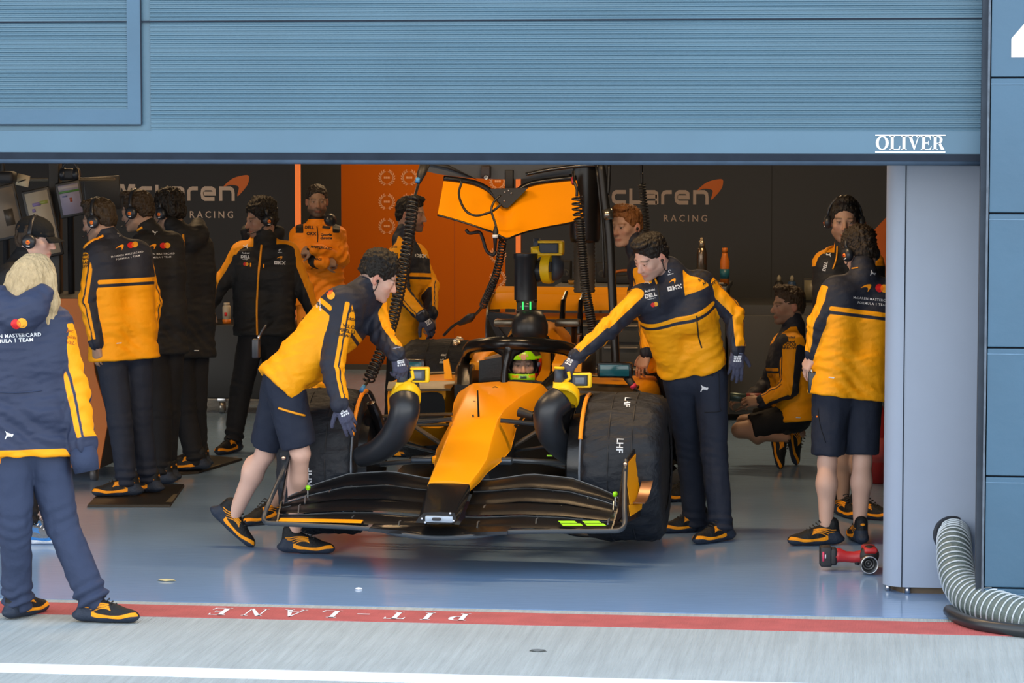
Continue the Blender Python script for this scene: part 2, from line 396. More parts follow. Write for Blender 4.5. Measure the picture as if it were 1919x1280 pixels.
def wobble(P, freq, seed=0, oct_=2):
    """Smooth pseudo-noise in about -1..1."""
    s = np.zeros(len(P)); 
    for o in range(oct_):
        a = np.zeros(len(P))
        for i in range(6):
            j = (i + seed * 5 + o * 7) % 24; a += np.sin(P @ _W[j] * freq * 2 ** o + _PH[(j + seed) % 24] + seed)
        s += a / 4 / 1.7 ** o
    return s / 1.6
def smooth01(x, a, b):
    t = np.clip((x - a) / (b - a), 0, 1); return t * t * (3 - 2 * t)
# ================================================================ setting
YT = 13.88                                     # the garage threshold
m_conc = mat('concrete', (.40, .445, .445), .9, bump=(9, .6, (14, .5, 1)), var=.13, vscale=2.2)
def streaks(m, a, b, sc, rot=.0):
    n = m.node_tree.nodes; L = m.node_tree.links; t = n.new('ShaderNodeTexCoord'); mp = n.new('ShaderNodeMapping'); no = n.new('ShaderNodeTexNoise'); mx = n.new('ShaderNodeMix'); mx.data_type = 'RGBA'; mx.blend_type = 'MULTIPLY'; r = n.new('ShaderNodeMapRange')
    mp.inputs['Scale'].default_value = sc; mp.inputs['Rotation'].default_value = (0, 0, rot); no.inputs['Scale'].default_value = 1; no.inputs['Detail'].default_value = 6; no.inputs['Roughness'].default_value = .65; r.inputs[1].default_value = .3; r.inputs[2].default_value = .7; r.inputs[3].default_value = a; r.inputs[4].default_value = b
    L.new(t.outputs['Object'], mp.inputs[0]); L.new(mp.outputs[0], no.inputs['Vector']); L.new(no.outputs[0], r.inputs[0]); bs = n['Principled BSDF'].inputs['Base Color']; src = bs.links[0].from_socket; mx.inputs[0].default_value = 1
    L.new(src, mx.inputs[6]); L.new(r.outputs[0], mx.inputs[7]); L.new(mx.outputs[2], bs)
streaks(m_conc, .86, 1.10, (38, 1.1, 1), .10)
m_floor = mat('floor_paint', (.23, .37, .60), .14, spec=.5, bump=(5, .05, (1, 9, 1)), var=.10, vscale=1.4)
m_red = mat('red_paint', (.47, .10, .095), .8, bump=(14, .4, (10, .6, 1)), var=.3, vscale=7)
m_white = mat('white_paint', (.78, .84, .92), .8, var=.08, vscale=9)
m_clad = mat('blue_cladding', (.072, .148, .208), .50, var=.12, vscale=1.7, bump=(30, .08))
m_clad2 = mat('blue_panel', (.046, .116, .19), .45, var=.16, vscale=2.6, bump=(24, .06))
m_seal = mat('dark_seal', (.018, .025, .038), .8, var=.35, vscale=9, spec=.12)
m_seal2 = mat('seal_lip', (.05, .08, .125), .7, var=.3, vscale=12, spec=.2)
m_frame = mat('steel_frame', (.040, .052, .070), .75, var=.4, vscale=10, spec=.2)
m_grey = mat('grey_cabinet', (.27, .325, .42), .42, var=.04)
m_wdark = mat('dark_wall', (.038, .041, .047), .75, spec=.25)
m_wrust = mat('orange_wall', (.52, .115, .003), .75, spec=.15)
m_strip = mat('orange_edge', (.95, .22, .03), .5, emit=((1, .22, .04), .35))
m_beige = mat('beige_mark', (.40, .29, .20), .6)
m_text = mat('white_mark', (.85, .88, .92), .5)
def quad(x0, x1, y0, y1, z): return np.array([(x0, y0, z), (x1, y0, z), (x1, y1, z), (x0, y1, z)]), [(0, 1, 2, 3)]
# ground outside, floor inside
def slab(x0, x1, y0, y1, z0, z1): return box(((x0 + x1) / 2, (y0 + y1) / 2, (z0 + z1) / 2), (x1 - x0, y1 - y0, z1 - z0))
struct(obj('ground', slab(-22, 18, -14, YT - .02, -.2, 0), m_conc, smooth=False))
struct(obj('floor', slab(-16, 1.4, YT, 29, -.2, 0), m_floor, smooth=False))
struct(obj('trim_1', slab(-16, 3, YT - .02, YT, -.2, -.004), m_seal, smooth=False))
yr0, yr1 = gr(820, 1168)[1], gr(820, 1146)[1]
red = obj('red_line', slab(-16, 6, yr0, yr1, -.02, .003), m_red, smooth=False)
struct(red); red['label'] = 'red painted line along the garage threshold with white lettering'
yw0, yw1 = gr(820, 1281)[1], gr(820, 1264)[1]
struct(obj('white_line', slab(-16, 10, yw0, yw1, -.02, .003), m_white, smooth=False))
# lettering on the red line, read from inside the garage: its tops face the camera
pv, pw = serif_vf('PIT-LANE', (yr1 - yr0) * .60, .62, 2.6)
xl, xr = gr(388, 1152)[0], gr(874, 1163)[0]
pv = (pv[0] * ((xr - xl) / pw, 1.0), pv[1])
o = (xr, (yr0 + yr1) / 2 + (yr1 - yr0) * .30, .004)
plane_decal('lettering', pv, o, (-1, 0, 0), (0, -1, 0), m_text, red, .001)
# ---- roller door
YD = YT + .07
zb = at(900, 307, YD)[2]; zs = at(900, 287, YD)[2]; zr = at(900, 246, YD)[2]; zh = at(900, 38, YD)[2]
xj = at(1838, 200, YD)[0]; x0 = -9.5
def ribs(x0, x1, z0, z1, pitch, dep, y, back=.05):
    n = int(round((z1 - z0) / pitch)); prof = []
    for i in range(n):
        a = z0 + (z1 - z0) * i / n; p = (z1 - z0) / n
        prof += [(a, 0), (a + p * .30, 0), (a + p * .5, dep), (a + p * .8, dep)]
    prof.append((z1, 0)); m = len(prof); v = []
    for x in (x0, x1):
        v += [(x, y + d, z) for z, d in prof]
    f = [(i, m + i, m + i + 1, i + 1) for i in range(m - 1)]
    return np.array(v), f
xw = at(265, 150, YD)[0]
door = struct(obj('door_1', slab(x0, xj, YD + .012, YD + .08, zs, 5.2), m_clad, smooth=False))
zw = at(150, 205, YD)[2]
obj('ribbed_sheet', join(ribs(xw + .045, xj, zr, zh - .004, .0198, .006, YD), ribs(xw + .045, xj, zh + .004, zh + 1.2, .0198, .006, YD)), m_clad, door, False)
wick = obj('wicket_door', join(slab(x0, at(239, 150, YD)[0], YD - .004, YD + .012, zw - .072, zw), slab(at(239, 150, YD)[0], xw - .003, YD - .004, YD + .012, zw - .072, 5.2)), m_clad2, door, False)
obj('ribbed_sheet', join(ribs(x0, at(239, 150, YD)[0], zw - .003, zh - .004, .0198, .006, YD), ribs(x0, at(239, 150, YD)[0], zh + .004, zh + 1.2, .0198, .006, YD)), m_clad, wick, False)
obj('frame_gap', join(slab(xw - .003, xw + .003, YD - .0055, YD, zw - .072, 5.2), slab(x0, xw - .003, YD - .0055, YD, zw - .079, zw - .074)), m_seal, wick, False)
obj('seam', slab(x0, xj, YD - .002, YD + .01, zh - .004, zh + .004), m_seal, door, False)
obj('bottom_rail', slab(x0, xj, YD - .002, YD + .012, zs, zr), mat('rail_blue', (.076, .156, .228), .5, var=.1, vscale=3), door, False)
obj('door_seal', join(slab(x0, xj, YD - .006, YD + .07, zs - .034, zs)), m_seal, door, False)
obj('seal_lip', tube([(x0, YD + .01, zb + .012), (xj, YD + .01, zb + .012)], .016, 12), m_seal2, door)
# name plate lettering on the bottom rail
ov, ow = serif_vf('OLIVER', (at(1640, 256, YD)[2] - at(1640, 283, YD)[2]) * .92, .04)
xa, xb = at(1641, 270, YD)[0], at(1770, 270, YD)[0]; ov = (ov[0] * ((xb - xa) / ow, 1), ov[1])
zl = at(1700, 280.5, YD)[2]; hl = .07
plane_decal('name_lettering', ov, (xa, YD - .002, zl), (1, 0, 0), (0, 0, 1), m_text, door, .002)
for pz in (253.5, 285.0):
    z = at(1706, pz, YD)[2]; obj('name_rule', slab(xa - .002, xb + .004, YD - .006, YD - .003, z - .004, z + .004), m_text, door, False)
# ---- right-hand cladding, jamb and number
xf = at(1849, 640, YT - .1)[0]
edges = [1102 + 25, 1102, 893, 652, 400, 146, -170]
wall = struct(obj('wall_right', slab(xf + .005, 3.4, YT - .06, YT + .4, 0, 5.2), m_seal, smooth=False))
for a, b in zip(edges[:-1], edges[1:]):
    z0_, z1_ = max(0, at(1880, a, YT - .08)[2]), at(1880, b, YT - .08)[2]
    p = obj('cladding_panel', box(((xf + 3.41) / 2, YT - .075, (z0_ + z1_) / 2 + .001), (3.4 - xf, .03, z1_ - z0_ - .008), bev=.004), m_clad2, wall, False)
    obj('panel_ledge', box(((xf + 3.41) / 2, YT - .088, z1_ - .028), (3.4 - xf, .008, .004)), mat('ledge', (.12, .22, .33), .7, var=.3, vscale=20), wall, False)
jamb = struct(obj('trim_2', join(slab(xj, xj + .028, YT - .06, YT + .12, 0, 5.2), slab(xj + .036, xf, YT - .09, YT + .05, 0, 5.2)), m_frame, smooth=False))
obj('jamb_lip', slab(xj + .026, xj + .036, YT - .095, YT - .05, 0, 5.2), mat('worn_lip', (.10, .13, .17), .7, var=.6, vscale=20), jamb, False)
r_ = random.Random(3)
n4 = at(1895, 108, YT - .09); s4 = .42
poly4 = [(0, 0), (0, .12), (.46, .62), (.62, .62), (.62, .12), (.74, .12), (.74, 0), (.62, 0), (.62, -.2), (.46, -.2), (.46, 0)]
poly4 = [(0, 0), (0, .37), (.45, .9), (.66, .9), (.66, .3), (.8, .3), (.8, 0), (.66, 0), (.66, -.24), (.44, -.24), (.44, 0)]
k4 = at(1895, 72, YT - .09)[2] - n4[2]
plane_decal('bay_number', poly_vf([(x * k4 / .37, z * k4 / .37) for x, z in poly4]), (n4[0], YT - .0905, n4[2]), (1, 0, 0), (0, 0, 1), mat('number_white', (.92, .94, .96), .5), wall, .002)
# ---- inner shell
struct(obj('ceiling', slab(-16, 1.4, YT + .2, 29, 3.5, 3.6), mat('ceiling_dark', (.03, .028, .026), .8), smooth=False))
struct(obj('wall_left', slab(-16.1, -16, YT, 29, 0, 3.5), m_wdark, smooth=False))
struct(obj('wall_inner_right', slab(1.0, 1.1, YT + .3, 29, 0, 3.5), m_wdark, smooth=False))
struct(obj('wall_lintel', slab(-16, 1.4, YT + .16, YT + .3, zb + .3, 5.2), m_wdark, smooth=False))
YB = 23.7; YO = 26.65
xo0, xo1 = at(640, 500, YO)[0], at(947, 500, YO)[0]
ow_ = struct(obj('wall_back', slab(xo0, xo1, YO, YO + .1, 0, 3.5), m_wrust, smooth=False))
obj('skirting', slab(xo0, xo1, YO - .02, YO, 0, .05), mat('skirting_grey', (.09, .09, .09), .5), ow_, False)
obj('panel_joint', slab(at(852, 500, YO)[0] - .004, at(852, 500, YO)[0] + .004, YO - .002, YO, .05, 3.4), mat('joint', (.35, .07, .006), .7), ow_, False)
struct(obj('wall_back_end', join(slab(-16, xo0, YO, YO + .1, 0, 3.5), slab(xo1, 1.4, YO, YO + .1, 0, 3.5)), m_wdark, smooth=False))
xl1 = at(554, 500, YB)[0]; xr0 = at(976, 500, YB)[0]
wl = struct(obj('wall_back_left', slab(-16, xl1, YB, YB + .25, .09, 3.5), m_wdark, smooth=False))
obj('skirting', slab(-16, xl1, YB - .03, YB + .24, 0, .09), mat('cream_rail', (.55, .46, .33), .5), wl, False)
st = obj('edge_strip', slab(xl1, xl1 + .04, YB - .012, YB + .03, 0, 3.5), m_strip, wl, False)
wr = struct(obj('wall_back_right', slab(xr0, 1.4, YB, YB + .25, .09, 3.5), mat('dark_wall_right', (.062, .067, .076), .75, spec=.25), smooth=False))
obj('edge_strip', slab(xr0 - .04, xr0, YB - .012, YB + .25, 0, 3.5), m_strip, wr, False)
obj('skirting', slab(xr0, 1.4, YB - .03, YB + .24, 0, .09), MAT['cream_rail'], wr, False)
obj('panel_joint', slab(at(1446, 400, YB)[0] - .004, at(1446, 400, YB)[0] + .004, YB - .003, YB, .09, 3.5), m_wdark, wr, False)
# team lettering: wide rounded strokes
def logo_vf(h):
    """The word across the wall: seven wide stroked letters, x-height 1, capitals 1."""
    w = .27; q = .2
    def rc(pts): return pts
    L = [[(0, 0), (0, 1), (.32, 1), (.62, .25), (.92, 1), (1.24, 1), (1.24, 0)]]
    x = 1.72                                                  # c
    L.append([(x + 1.1, .86), (x + .25, .86), (x + .05, .74), (x, .5), (x + .05, .26), (x + .25, .14), (x + 1.1, .14)])
    x = 3.25; L.append([(x, 1.0 + .1), (x, .14), (x + .95, .14)])  # L
    x = 4.5                                                   # a
    L += [[(x + .05, .86), (x + .8, .86), (x + .98, .76), (x + 1.0, .5), (x + 1.0, .02)], [(x + 1.0, .55), (x + .2, .55), (x + .02, .46), (x + 0, .34), (x + .04, .2), (x + .2, .12), (x + 1.0, .12)]]
    x = 6.0; L.append([(x, .0), (x, .66), (x + .12, .82), (x + .32, .86), (x + .78, .86)])  # r
    x = 7.15                                                  # e
    L.append([(x + 1.06, .13), (x + .24, .13), (x + .05, .25), (x, .5), (x + .05, .75), (x + .24, .87), (x + .82, .87), (x + 1.02, .76), (x + 1.04, .5), (x + .1, .5)])
    x = 8.75; L.append([(x, .0), (x, .87), (x + .82, .87), (x + 1.02, .75), (x + 1.06, .5), (x + 1.06, .0)])  # n
    v, f = strokes_vf([np.array(l) * (h * 1.02, h) for l in L], w * h)
    return v, f, 9.81 * h * 1.02
for wobj, pr, pb, tint in ((wl, 437, 376.5, (.55, .44, .36)), (wr, 1325, 383.5, (.46, .36, .30))):
    mb = mat('beige_%d' % pr, tint, .6); zb_ = at(pr, pb, YB)[2]; h = at(pr, pb - 27, YB)[2] - zb_
    v, f, wdt = logo_vf(h); k = (at(pr, 360, YB)[0] - at(pr - 213, 360, YB)[0]) / wdt; v[:, 0] *= k
    x = at(pr, 360, YB)[0] - wdt * k
    plane_decal('team_lettering', (v, f), (x, YB, zb_), (1, 0, 0), (0, 0, 1), mb, wobj, .004)
    sw = at(pr + 30, 360, YB)[0] - at(pr - 18, 360, YB)[0]
    o = at(pr - 18, pb - 27, YB)
    SWB = spline([(0, 0), (.34, .30), (.70, .42), (.96, .44), (1.0, .30), (.92, .04), (.60, -.34), (.54, -.32), (.60, -.05), (.5, .04), (.25, .06)], 5, True)
    plane_decal('team_mark', poly_vf(SWB * (sw, sw * .98)), (o[0], YB, o[2]), (1, 0, 0), (0, 0, 1), mat('mark_orange', (.62, .14, .012), .6), wobj, .004)
    tv, tf = text_vf('RACING', at(pr, 400, YB)[2] - at(pr, 413, YB)[2], 'RIGHT', 1.0, bold=.01); tv = tv * (1.33, 1.33)
    tv, tf = text_vf('RACING', (at(pr, 400, YB)[2] - at(pr, 413, YB)[2]) * 1.38, 'RIGHT', 1.52, bold=.012)
    k = (at(pr, 400, YB)[0] - at(pr - 81, 400, YB)[0]) / (tv[:, 0].max() - tv[:, 0].min())
    tv = (tv - (tv[:, 0].max(), 0)) * (k, 1)
    plane_decal('racing_lettering', (tv, tf), (at(pr, 400, YB)[0], YB, at(pr, pb + 26.5, YB)[2]), (1, 0, 0), (0, 0, 1), mb, wobj, .004)
# orange diagonal at the right end of the wall
a, b, c, d = (at(x, y, YB - .01) for x, y in ((1632, 437), (1680, 378), (1680, 600), (1668, 560)))
obj('orange_flash', (np.array([at(1630, 440, YB - .008), at(1650, 520, YB - .008), at(1662, 600, YB - .008), at(1700, 600, YB - .008), at(1700, 365, YB - .008)]), [(0, 1, 2, 3, 4)]), mat('flash', (.62, .13, .008), .6), wr, False)
# laurel wreaths on the orange wall
def wreath(px, py):
    L = []
    for s in (-1, 1):
        for k in range(8):
            t = math.radians(-78 + k * 19); c = np.array([s * math.cos(t) * .062, math.sin(t) * .062]); d = np.array([-s * math.sin(t), math.cos(t)])
            n_ = np.array([s * math.cos(t), math.sin(t)]); e = nrm(d + n_ * .7)
            for q in (nrm(d * 1.0 + n_ * .55), nrm(d - n_ * .5)):
                L.append([c, c + q * .017 + np.array([-q[1], q[0]]) * .0065, c + q * .029, c + q * .017 - np.array([-q[1], q[0]]) * .0065])
        L.append([(s * .003, -.064)] + [(s * .060 * math.cos(t), .060 * math.sin(t)) for t in np.radians(np.linspace(-85, 75, 12))] + [(s * .0575 * math.cos(t), .0575 * math.sin(t)) for t in np.radians(np.linspace(75, -85, 12))])
    for dx in (-.019, 0, .019): L.append([(dx - .008, -.009), (dx + .008, -.009), (dx + .008, .010), (dx - .008, .010)])
    return poly_vf(*L)
for px, py in ((725, 333), (767, 333), (725, 378), (767, 378), (725, 424), (767, 424), (933, 340), (933, 478), (933, 522)):
    p = at(px, py, YO); plane_decal('laurel_mark', wreath(px, py), (p[0], YO, p[2]), (1, 0, 0), (0, 0, 1), mat('wreath', (.85, .45, .25), .6), ow_, .004)
# ---- grey pit cabinet beside the jamb, with its hose port
cx0, cx1 = at(1657, 800, 14.66)[0], xj + .02
pl = [(cx1, 14.56), (cx1, 15.2), (cx0, 15.2), (cx0, 14.70)] + [(cx0 + .11 - .11 * math.cos(t), 14.67 - .11 * math.sin(t)) for t in np.radians(np.linspace(0, 90, 9))]
col_t = thing('pit_cabinet', ((cx0 + cx1) / 2, 14.88, 0), 'tall grey rounded steel cabinet standing beside the right door jamb', 'cabinet')
obj('body', prism([(x, y) for x, y in pl], (0, 0, .035), (1, 0, 0), (0, 1, 0), (0, 0, 1), 2.75), m_grey, col_t, True, auto=30)
sxm = at(1694, 700, 14.56)[0]
obj('door_seam', slab(sxm - .0025, sxm + .0025, 14.5585, 14.562, .035, 2.78), m_seal, col_t, False)
obj('plinth', prism([(cx1 - .03, 14.6), (cx1 - .03, 15.15), (cx0 + .04, 15.15), (cx0 + .04, 14.72), (cx0 + .1, 14.6)], (0, 0, .0), (1, 0, 0), (0, 1, 0), (0, 0, 1), .035), mat('plinth_tan', (.12, .085, .05), .6), col_t, False)
for px in (1664, 1701):
    p = gr(px, 1113 if px > 1690 else 1107); obj('foot', cyl((p[0], 14.585 if px > 1690 else 14.66, 0), (p[0], 14.585 if px > 1690 else 14.66, .035), .014, n=12), mat('steel', (.5, .5, .52), .3, 1.0), col_t)
# ---- lamps in the ceiling
m_lamp = mat('lamp_glow', (.9, .8, .6), .4, emit=((1, .74, .45), 5))
for k, (x, y) in enumerate(((-3.7, 15.7), (-1.5, 15.7), (-5.4, 20.6), (-1.0, 20.8), (-4.2, 24.6), (-2.6, 25.2))):
    l = thing('ceiling_light', (x, y, 3.44), 'warm strip lamp on the dark garage ceiling', 'lamp', 'warm strip lamps on the garage ceiling')
    obj('housing', box((x, y, 3.47), (1.24, .16, .06), bev=.01), mat('lamp_housing', (.1, .1, .1), .5), l, False)
    obj('diffuser', box((x, y, 3.435), (1.18, .12, .012), bev=.003), m_lamp, l, False)
    a = area_light('lamp_light', (x, y, 3.42), (0, 0, 0), 1.15, .12, (46, 46, 42, 42, 40, 40)[k], (1, .66, .34)); a.parent = None
# ================================================================ racing car on its stand, nose towards the pit lane
CY = math.radians(1.6); CO = np.array([-2.27, 15.85, 0.0]); CB = np.array([math.sin(CY), math.cos(CY), 0]); CX = np.array([math.cos(CY), -math.sin(CY), 0])
def K(x, y, z): return CO + x * CX + y * CB + np.array([0, 0, z])
def KP(px, py, yc):
    v = CF + (px - 959.5) / FPX * CR + (640 - py) / FPX * CU
    return CP + v * (((CO + yc * CB - CP) @ CB) / (v @ CB))
def kx(p): return (np.asarray(p) - CO) @ CX
m_paint = mat('papaya_paint', (.97, .37, .003), .38, coat=.05, spec=.28)
m_carb = mat('gloss_carbon', (.008, .008, .009), .24, coat=.12, spec=.38, bump=(90, .05))
m_wing = mat('wing_carbon', (.007, .007, .008), .34, spec=.28, bump=(90, .05))
m_mattb = mat('matt_black', (.014, .014, .016), .55)
m_blank = mat('tyre_blanket', (.012, .0145, .020), .60, bump=(9, 1.0, (1, 3, 1)), spec=.35)
m_alu = mat('brushed_metal', (.55, .55, .56), .3, 1.0)
m_lime = mat('lime', (.35, .85, .01), .5); m_white2 = mat('mark_white', (.72, .74, .78), .6)
m_gold = mat('carbon_edge', (.085, .062, .036), .32, .5)
car = thing('race_car', K(0, 0, 0), 'orange and black open-wheel race car in the garage with tyre blankets on', 'car')
def cobj(name, vf, m, par=None, auto=35, smooth=True): return obj(name, vf, m, par or car, smooth, auto=auto)
# ---- nose and front of the chassis
def section(yc, L, R, RB, crown=.012, low=None):
    l, r, rb = KP(*L, yc), KP(*R, yc), KP(*RB, yc); ce = CO + yc * CB
    lb = rb - 2 * ((rb - ce) @ CX) * CX; lb = lb + CX * 0
    if kx(lb) > kx(l): lb = l + np.array([0, 0, rb[2] - l[2]])
    c = (l + r) / 2 + np.array([0, 0, crown]); bt = (lb + rb) / 2 - np.array([0, 0, .02 if low is None else low])
    q = lambda a, b, t: a + (b - a) * t
    P = [lb, q(lb, l, .5) - CX * .004, q(lb, l, .93), q(l, c, .18), c, q(c, r, .86), q(r, rb, .06), q(r, rb, .5) + CX * .006, q(r, rb, .96), q(rb, bt, .1), bt, q(bt, lb, .9)]
    return spline(P, 4, True)
SEC = [(-.78, (803, 904), (880, 906), (879, 922)), (-.6, (813, 880), (898, 884), (898, 905)), (-.4, (823, 856), (913, 860), (913, 886)), (-.2, (836, 824), (921, 826), (938, 866)),
       (0, (848, 793), (933, 786), (957, 843)), (.3, (859, 768), (946, 767), (968, 800)), (.6, (870, 744), (974, 744), (994, 773)), (.85, (880, 727), (1003, 728), (1018, 757)), (1.05, (887, 718), (1014, 719), (1030, 738))]
cobj('nose', loft([section(*s) for s in SEC]), m_paint, auto=60)
TIP = [(-.79, (803, 906), (880, 908), (878, 930)), (-.95, (799, 925), (870, 926), (868, 955)), (-1.08, (795, 946), (858, 946), (858, 974)), (-1.17, (794, 961), (852, 961), (852, 981))]
tip = cobj('nose_tip', loft([section(*s, crown=.004, low=.004) for s in TIP]), m_carb, auto=50)
a, b = KP(797, 966, -1.18), KP(849, 980, -1.18)
cobj('tip_plate', box((a + b) / 2, (abs(kx(b) - kx(a)), .02, .034), bev=.008), mat('tip_grey', (.34, .40, .47), .4, .3), tip)
cobj('tip_slot', box((KP(818, 973, -1.2)), (.045, .02, .016), bev=.007), m_mattb, tip)
for px, py in ((791, 972), (797, 979), (844, 962), (850, 976)): cobj('fastener', lathe(KP(px, py, -1.175), (0, -1, 0), [(0, .006), (.008, .006), (.01, .002)], 10), m_alu, tip)
# hatch, pitot mast, camera bumps and screw heads on the nose
cobj('pitot_mast', tube([KP(897, 781, .02), KP(896, 760, .05), KP(895, 732, .08)], [.006, .005, .004], 8), m_carb)
cobj('pitot_stub', tube([KP(887, 782, .02), KP(886, 777, .02)], .005, 8), m_carb)
for px, py, yc in ((889, 752, .35), (943, 757, .52)): cobj('nose_fastener', box(KP(px, py, yc), (.014, .012, .003), bev=.001), m_seal)
h = cobj('hatch', loft([spline([KP(916, 736, .78), KP(925, 728, .82), KP(938, 728, .82), KP(934, 736, .78)], 3, True) + np.array([0, 0, k]) for k in (0, .012)]), m_paint)
cobj('hatch_opening', tube([KP(921, 729, .80), KP(928, 726.5, .82), KP(936, 729, .80)], [.004, .009, .004], 10), m_mattb, h)
# lower chassis, keel, floor and bib
def ring4(yc, x0, x1, z0, z1, n=3):
    c = [(x0, z0), (x0 - .0, (z0 + z1) / 2), (x0, z1), ((x0 + x1) / 2, z1), (x1, z1), (x1, (z0 + z1) / 2), (x1, z0), ((x0 + x1) / 2, z0)]
    return spline([K(x, yc, z) for x, z in c], n, True)
cobj('chassis', loft([ring4(-.25, -.11, .12, .40, .52), ring4(0, -.14, .16, .36, .60), (ring4(.45, -.19, .20, .28, .68)), ring4(.95, -.25, .25, .24, .74), ring4(1.5, -.30, .30, .20, .70), ring4(2.3, -.33, .33, .2, .70)]), m_mattb)
cobj('floor_plank', loft([ring4(.9, -.25, .25, .13, .17), ring4(1.4, -.72, .72, .13, .17), ring4(2.6, -.80, .80, .13, .18), ring4(3.6, -.55, .55, .16, .24)]), m_carb)
# ---- cockpit: sides, headrest, driver's surround, instrument hood
for s in (-1, 1):
    cobj('cockpit_side', loft([ring4(1.06, s * .245 - .05, s * .245 + .05, .60, .79), ring4(1.4, s * .30 - .05, s * .30 + .05, .60, .86), ring4(1.9, s * .335 - .06, s * .335 + .06, .62, .90), ring4(2.25, s * .32 - .06, s * .32 + .06, .6, .90)]), m_carb)
    cobj('headrest', loft([ring4(1.52, s * .25 - .035, s * .25 + .035, .84, .885), ring4(1.8, s * .25 - .05, s * .25 + .05, .86, .925), ring4(2.12, s * .20 - .06, s * .20 + .06, .86, .93)]), m_paint)
cobj('dash_hood', tube([KP(940, 719, 1.1), KP(962, 717, 1.16), KP(1000, 718, 1.16), KP(1018, 720, 1.1)], [.014, .018, .018, .014], 10), m_mattb)
cobj('mirror_pipe', tube([KP(919, 676, 1.5), KP(916, 700, 1.45), KP(920, 707, 1.4), KP(905, 713, 1.3)], .009, 8), mat('pipe_grey', (.18, .18, .16), .4, .5))
cobj('side_plate', loft([np.array([KP(x, y, yy) for x, y in ((898, 676), (944, 668), (942, 714), (897, 716))]) for yy in (1.22, 1.26)]), m_carb)
cobj('side_shelf', loft([np.array([KP(x, y, 1.45) for x, y in ((905, 672), (942, 662), (946, 668), (928, 674))]) + k * CB for k in (0, .1)]), mat('shelf_tan', (.30, .20, .12), .4, .3))
# ---- halo
hl = [K(-.30, 2.25, .86), K(-.355, 1.95, .93)] + [KP(877, 661, 1.62), KP(884, 650, 1.38), KP(915, 645.5, 1.16), KP(954, 644, 1.08), KP(1000, 645.5, 1.12), KP(1050, 651, 1.3), KP(1082, 660, 1.55), K(.36, 1.95, .93), K(.31, 2.25, .86)]
cobj('halo', tube(spline(hl, 6), .036, 14, flat=1.15), m_carb)
P = spline([KP(941, 768, 1.0), KP(944, 730, 1.02), KP(946, 695, 1.04), KP(951, 667, 1.06), KP(955, 647, 1.09)], 5)
cobj('halo_pillar', tube(P, np.interp(np.linspace(0, 1, len(P)), [0, .6, .85, 1], [.024, .021, .030, .046]), 12), m_carb)
for s, px in ((-1, 926), (1, 985)): cobj('halo_fillet', tube([KP(947 + s * 3, 690, 1.05), KP(953 + s * 5, 662, 1.08), KP(px, 648, 1.13)], [.012, .030, .030], 10), m_carb)
# ---- roll hoop, engine cover, camera pods
def ov(yc, cx_, w, z0, z1, n=24, p=2.4):
    t = np.linspace(0, 2 * math.pi, n, endpoint=False); c, s = np.cos(t), np.sin(t)
    return np.array([K(cx_ + w * np.sign(a) * abs(a) ** (2 / p), yc, (z0 + z1) / 2 + (z1 - z0) / 2 * np.sign(b) * abs(b) ** (2 / p)) for a, b in zip(c, s)])
cobj('engine_cover', loft([ov(2.02, .0, .155, .62, 1.06), ov(2.25, 0, .20, .55, 1.10), ov(2.6, 0, .22, .5, 1.06), ov(3.2, 0, .16, .45, .92), ov(3.9, 0, .07, .4, .62)]), m_paint, auto=60)
cobj('airbox_rim', tube([*ov(2.0, 0, .15, .66, 1.05)], .014, 8, closed=True), m_carb)
cobj('hoop_wing', prism([(kx(KP(x, y, 2.6)), KP(x, y, 2.6)[2]) for x, y in ((912, 592), (918, 584), (972, 592), (972, 603), (930, 596), (925, 602), (958, 645), (938, 648))], CO + 2.6 * CB, CX, (0, 0, 1), CB, .03), m_carb)
cobj('hoop_panel', prism([(kx(KP(x, y, 2.62)), KP(x, y, 2.62)[2]) for x, y in ((925, 597), (972, 603), (972, 648), (950, 648))], CO + 2.64 * CB, CX, (0, 0, 1), CB, .02), mat('hoop_dark', (.03, .026, .022), .4))
for (a, b) in (((927, 604), (964, 606)), ((1041, 604), (1087, 606))):
    c0, c1 = KP(*a, 2.2), KP(*b, 2.2); cobj('camera_pod', box((c0 + c1) / 2, (abs(kx(c1 - c0 + CO)), .11, .045), bev=.014), mat('pod_bronze', (.14, .12, .09), .25, .7))
cobj('pod_strut', tube([KP(1076, 612, 2.3), KP(1076, 640, 2.4)], .018, 10), m_mattb)
for a, b in (((1072, 626), (1090, 627)), ((1085, 630), (1082, 645))): cobj('bracket', tube([KP(*a, 2.5), KP(*b, 2.5)], .008, 8), m_alu)
